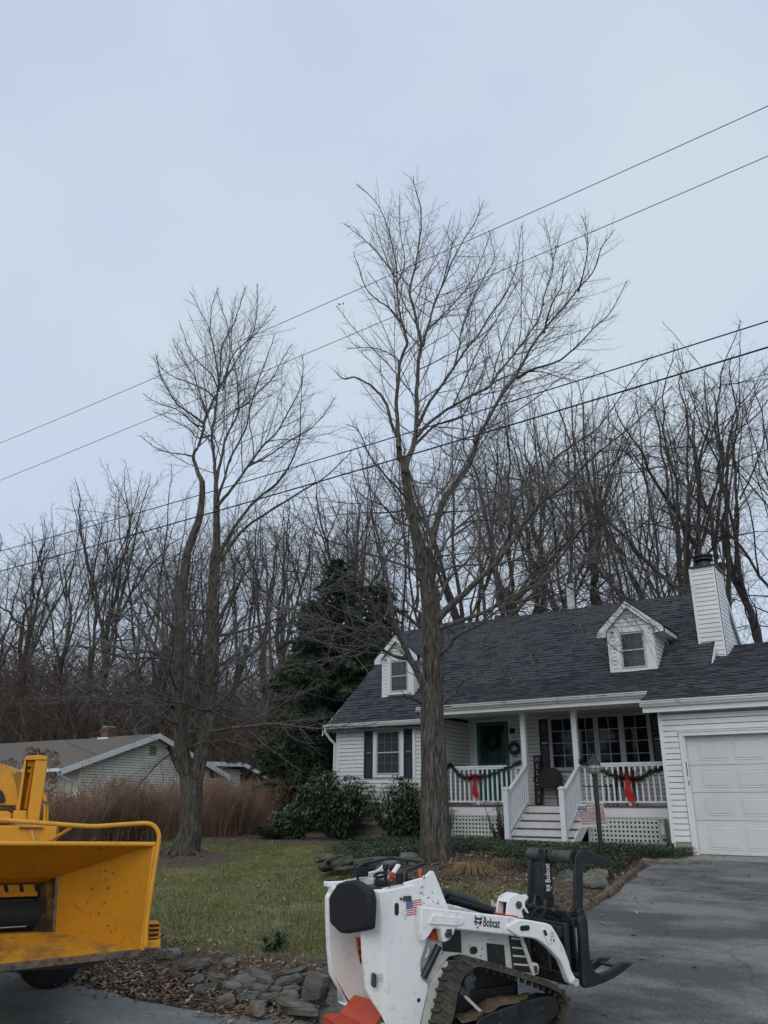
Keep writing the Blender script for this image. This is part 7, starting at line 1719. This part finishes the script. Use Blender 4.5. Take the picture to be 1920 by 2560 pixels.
def wreath(label,x,y,z,r0,seed,m1,m2,n=900,rr=.055):
    T=thing('wreath',label,'wreath',(x,y,z)); r=np.random.default_rng(seed); a=r.random(n)*6.28; d=r.normal(0,1,(n,3)); d[:,1]=-abs(d[:,1])*.6; d/=np.linalg.norm(d,axis=1,keepdims=True)
    b=np.stack([np.cos(a)*r0,np.zeros(n),np.sin(a)*r0],1)+d*rr*.5; leafmesh('needles',(b,d,r.uniform(.012,.02,n),r.uniform(.04,.08,n),np.zeros(n),(r.random(n)<.3).astype(int)),[m1,m2],T)
    mb=MB(); mb.tube([(math.cos(k/20*6.283)*r0,0,math.sin(k/20*6.283)*r0) for k in range(21)],.02,6,caps=False); mb.build('ring',m1,T); return T
wreath('large dark evergreen wreath hanging on the green front door',-5.34,3.11,3.42,.20,1,M['garl'],M['garl2'])
wreath('small grey twig wreath on the wall right of the green door',-4.70,3.14,3.20,.13,2,M['weed'],mat('grey_twig',(.12,.12,.11),.9,.2,9),500,.05)
T=thing('porch_lantern','dark wall lantern above the small wreath beside the front door','wall lamp',(-4.72,3.15,3.66)); mb=MB(); mb.box(-.04,.04,-.0,.03,-.06,.06); mb.tube([(0,0,.03),(-.0,-.06,.07),(0,-.11,.03)],.008,6); mb.lathe([(0,-.09),(.035,-.09),(.055,.02),(.06,.02),(.0,.06)],(0,-.11,0),8); mb.build('lantern_body',M['black'],T); mb=MB(); mb.lathe([(0,-.085),(.03,-.085),(.05,.015),(0,.015)],(0,-.112,0),8); mb.build('lantern_glass',M['glass'],T)
# WELCOME board
T=thing('welcome_sign','tall dark narrow board lettered WELCOME downwards leaning beside the steps','sign',(-4.06,3.05,1.785)); T.rotation_euler=(R(-3),0,0)
mb=MB(); mb.box(-.105,.105,0,.022,0,1.22); BD=mb.build('board',mat('dark_board',(.028,.028,.032),.7,.3,6),T,bevel=.003)
for i,ch in enumerate('WELCOME'):
    text_mesh('letter',ch,.165,mat('white_lettering',(.6,.6,.58),.6,.1,9) if i==0 else bpy.data.materials['white_lettering'],BD,Matrix.Translation((0,-.003,1.06-i*.165))@Matrix.Rotation(R(90),4,'X'),.002,align='CENTER',sx=.85)
# chairs and side table
def chair(label,x,y,rz,high=False):
    T=thing('porch_chair',label,'chair',(x,y,1.782),rz,'black chairs on the porch'); m=M['black']
    for sx in (-.24,.24):
        for sy in (-.22,.22): mb=MB(); mb.tube([(sx*1.08,sy*1.1,0),(sx,sy,.42)],.014,6); mb.build('leg',m,T)
    mb=MB(); mb.prism([(-.28,-.26),(.28,-.26),(.26,.24),(-.26,.24)],'Z',.41,.47); mb.build('seat',m,T,bevel=.01)
    mb=MB(); pts=[]; n=12
    prof=[(-.30,.45),(-.31,.62),(-.27,.78),(-.16,.88),(0,.91),(.16,.88),(.27,.78),(.31,.62),(.30,.45)]
    mb.prism([(a,b) for a,b in prof],'Y',.20,.235); mb.build('backrest',m,T,bevel=.006)
    for sx in (-1,1): mb=MB(); mb.tube([(sx*.30,.22,.70),(sx*.33,0,.66),(sx*.32,-.22,.62),(sx*.27,-.24,.44)],.014,6); mb.build('armrest',m,T,smooth=True)
    return T
chair('black round-backed chair right of the WELCOME board on the porch',-3.62,2.72,R(8))
chair('black chair behind the right porch railing and garland bow',-1.75,2.55,R(-12))
a=z4p(470,1248,2.2);b=z4p(800,1250,2.2)
T=thing('side_table','small black side table behind the right porch railing','table',((a[0]+b[0])/2,2.3,1.782)); mb=MB(); hw=(b[0]-a[0])/2; mb.box(-hw,hw,-.2,.2,a[1]-1.782-.02,a[1]-1.782); mb.build('tabletop',M['black'],T)
for sx in (-hw+.04,hw-.04):
    for sy in (-.17,.17): mb=MB(); mb.tube([(sx,sy,0),(sx,sy,a[1]-1.80)],.012,6); mb.build('leg',M['black'],T)
# lamp post
lx,ly=-.78,-1.92; lz=gz(lx,ly); T=thing('lamp_post','black lamp post with round clear lantern standing in the ground cover before the right railing','lamp post',(lx,ly,lz))
zt=atY(1380+605/5.53,1740+1005/5.53,ly).z-lz
mb=MB(); mb.lathe([(0,-.1),(.045,-.1),(.042,zt-.13),(.055,zt-.12),(.055,zt-.09),(0,zt-.09)],(0,0,0),14); mb.build('post',M['black'],T,smooth=True)
zc=atY(1380+605/5.53,1740+1250/5.53,ly).z-lz; mb=MB(); mb.tube([(-.24,0,zc),(.24,0,zc)],.009,6); mb.lathe([(0,-.012),(.016,0),(0,.012)],(-.25,0,zc),8); mb.lathe([(0,-.012),(.016,0),(0,.012)],(.25,0,zc),8); mb.build('ladder_bar',M['black'],T)
mg=bpy.data.materials.new('lantern_glass'); mg.use_nodes=True; b_=mg.node_tree.nodes['Principled BSDF']; b_.inputs['Base Color'].default_value=(.62,.62,.50,1); b_.inputs['Roughness'].default_value=.12; b_.inputs['Transmission Weight'].default_value=.55; b_.inputs['IOR'].default_value=1.2
mb=MB(); mb.lathe([(.05,-.085),(.085,-.075),(.115,-.04),(.122,0),(.115,.04),(.095,.07),(.0,.075)],(0,0,zt),20); mb.build('lantern_glass',mg,T,smooth=True)
mb=MB()
for k in range(6):
    a=k/6*6.283; mb.tube([(math.cos(a)*q,math.sin(a)*q,zt+h) for q,h in ((.055,-.09),(.09,-.078),(.121,-.04),(.127,0),(.12,.045),(.10,.075))],.004,5)
mb.tube([(math.cos(k/20*6.283)*.127,math.sin(k/20*6.283)*.127,zt) for k in range(21)],.004,5,caps=False); mb.build('lantern_cage',M['black'],T)
mb=MB(); mb.lathe([(0,.07),(.125,.07),(.12,.09),(.09,.13),(.06,.17),(.05,.20),(.02,.24),(.012,.28),(0,.29)],(0,0,zt),18); mb.build('lantern_cap',M['black'],T,smooth=True)
# yard sign
Y0=-1.35; C4=[atY(1380+x/5.53,1740+y/5.53,Y0) for x,y in ((335,1500),(700,1478),(772,1800),(402,1818))]
gxy=(C4[0]+C4[1])/2; T=thing('yard_sign','small printed yard sign in red white and blue beside the steps','yard sign',(C4[3].x+.25,Y0,gz(C4[3].x,Y0)))
o_=T.location.copy(); tl,tr_,br_,bl=[c-o_ for c in C4]; wS_=(tr_-tl).length; hS_=(bl-tl).length; ux=(tr_-tl)/wS_; uz=(tl-bl)/hS_
mb=MB(); mb.add([tuple(tl),tuple(tr_),tuple(br_),tuple(bl)]+[tuple(p+Vector((0,.006,0))) for p in (tl,tr_,br_,bl)],[(0,1,2,3),(7,6,5,4),(0,4,5,1),(1,5,6,2),(2,6,7,3),(3,7,4,0)]); SG=mb.build('sign_panel',mat('sign_white',(.66,.66,.68),.5,.02,3),T)
M['sred']=mat('sign_red',(.45,.008,.03),.5,0,1); M['sblue']=mat('sign_blue',(.008,.014,.13),.5,0,1)
def SP_(s,t): return tl+ (tr_-tl)*s*(1-t)+(br_-bl)*s*t+(bl-tl)*t
def band(s0,s1,t0,t1,m):
    mb=MB(); mb.quad(*[tuple(SP_(s,t)+Vector((0,-.002,0))) for s,t in ((s0,t0),(s0,t1),(s1,t1),(s1,t0))]); mb.build('printed_band',m,SG)
band(.02,.36,.08,.36,M['sblue']); band(.37,.98,.05,.13,M['sred']); band(.37,.98,.29,.36,M['sred']); band(.02,.98,.47,.58,M['sred']); band(.02,.98,.68,.77,M['sred'])
shx=(bl-tl).dot(ux)/hS_
Bm=Matrix(((ux.x,0,0,0),(ux.y,0,1,0),(ux.z,0,0,0),(0,0,0,1)))
def sline(txt,s,t,size,m,sx=.7,wmax=.93):
    p=SP_(s,t)+Vector((0,-.004,0)); down=(bl-tl).normalized(); Mx=Matrix(((ux.x,-down.x,0,p.x),(ux.y,-down.y,-1,p.y),(ux.z,-down.z,0,p.z),(0,0,0,1)))
    o=text_mesh('printed_line',txt,size,m,SG,Matrix.Identity(4),.0003,sx=1,bold=.0006); xs=[v.co.x for v in o.data.vertices]; w=max(xs)-min(xs); k=wmax*wS_/w; o.data.transform(Mx@Matrix.Diagonal((k,1,1,1)))
sline('IN OUR',.04,.19,.058,M['mark_w'],wmax=.29); sline('AMERICA',.04,.33,.058,M['mark_w'],wmax=.30)
sline('ALL PEOPLE ARE EQUAL',.39,.12,.028,M['mark_w'],wmax=.56); sline('LOVE WINS',.39,.27,.062,M['mark'],wmax=.56); sline('BLACK LIVES MATTER',.39,.35,.03,M['mark_w'],wmax=.56)
sline('IMMIGRANTS & REFUGEES ARE WELCOME',.04,.445,.034,M['mark']); sline('DISABILITIES ARE RESPECTED',.04,.565,.044,M['mark_w']); sline('WOMEN ARE IN CHARGE OF THEIR BODIES',.04,.655,.032,M['mark']); sline('PEOPLE & PLANET ARE VALUED OVER PROFIT',.04,.75,.03,M['mark_w']); sline('DIVERSITY IS CELEBRATED',.04,.89,.052,M['mark'])
for s in (.28,.72):
    p=SP_(s,.95); mb=MB(); mb.tube([tuple(p+Vector((0,.003,0))),(p.x,.003,-.05)],.004,5); mb.build('wire_stake',M['steel'],T)
# utility box at the garage corner
p0=atY(1380+1462/5.53,1740+1715/5.53,.75);p1=atY(1380+1588/5.53,1740+2050/5.53,.75)
M['util']=mat('utility_tan',(.36,.355,.32),.6,.08,4,dirt=(.18,.17,.14),dirt_amt=.5,dscale=5)
T=thing('utility_box','grey tan utility pedestal at the garage corner beside the lattice','utility box',((p0.x+p1.x)/2,.85,.85)); hw=abs(p1.x-p0.x)/2; hz=p0.z-.85
mb=MB(); mb.box(-hw,hw,-.10,.12,-.02,hz); mb.box(-hw-.01,hw+.01,-.11,.13,hz,hz+.02); UB=mb.build('box_body',M['util'],T,bevel=.006)
mb=MB(); mb.box(-hw*.35,hw*.85,-.125,-.10,hz*.55,hz*.88); mb.box(-hw*.35,hw*.85,-.14,-.10,hz*.86,hz*.90); mb.build('meter_cover',mat('pale_cover',(.55,.55,.52),.5,.05,4),UB,bevel=.006)
mb=MB(); mb.box(-.0,.09,-.112,-.10,hz*.38,hz*.46); mb.build('socket_plate',M['worn'],UB)
mb=MB(); mb.tube([(hw+.07,.1,-.1),(hw+.07,.1,hz+.25)],.035,8); mb.build('conduit',M['soffit'],T,smooth=True)
# overhead wires
M['wire']=mat('wire_black',(.02,.022,.025),.6,.1,1)
for lab,a,b,r_,sag in (('topmost thin wire crossing the whole sky',(0,1108),(1920,265),.0055,.075),('second thin wire just below the topmost one',(0,1201),(1920,390),.0052,.055),('thicker cable, third of the four crossing before the trees',(0,1378),(1920,803),.0085,.075),('lowest and thickest cable crossing in front of both maples',(0,1428),(1920,868),.011,.062)):
    Yw=-8.0; A=atY(*a,Yw);B_=atY(*b,Yw); mid=(A+B_)/2; D_=(B_-A); pts=[]
    for k in range(41):
        t=-1.1+3.0*k/40; p=A+D_*t; s=4*t*(1-t); p=p-Vector((0,0,sag*s)); pts.append(tuple(p-mid))
    T=bpy.data.objects.new('overhead_wire',None); 
    mb=MB(); mb.tube(pts,r_,6); o=mb.build('overhead_wire',M['wire'],None,smooth=True); o.location=mid; tag(o,lab,'cable')
def wire2(lab,pts,r_,parent=None):
    mb=MB(); q=smooth_curve([tuple(p) for p in pts],24); c=Vector(q[0]); mb.tube([tuple(Vector(p)-c) for p in q],r_,5); o=mb.build('service_cable',M['wire'],None,smooth=True); o.location=c; tag(o,lab,'cable')
g1=atX(325,1862,-21.7)
wire2('black service cable running along to the neighbouring gable from the left',[atD(-40,1800,30),atD(120,1846,33),atD(250,1846,36),g1],.012)
wire2('black service cable dropping to the corner of the neighbouring gable wall',[atD(60,1760,30),atD(165,1852,33),atX(238,1885,-21.7)],.012)
e1=Vector((-9.7,1.6,4.1)); wire2('pale cable reaching the left roof edge of the white house through the evergreens',[atD(560,1735,27),atD(700,1725,24),e1+Vector((-.0,.6,.55))],.010)
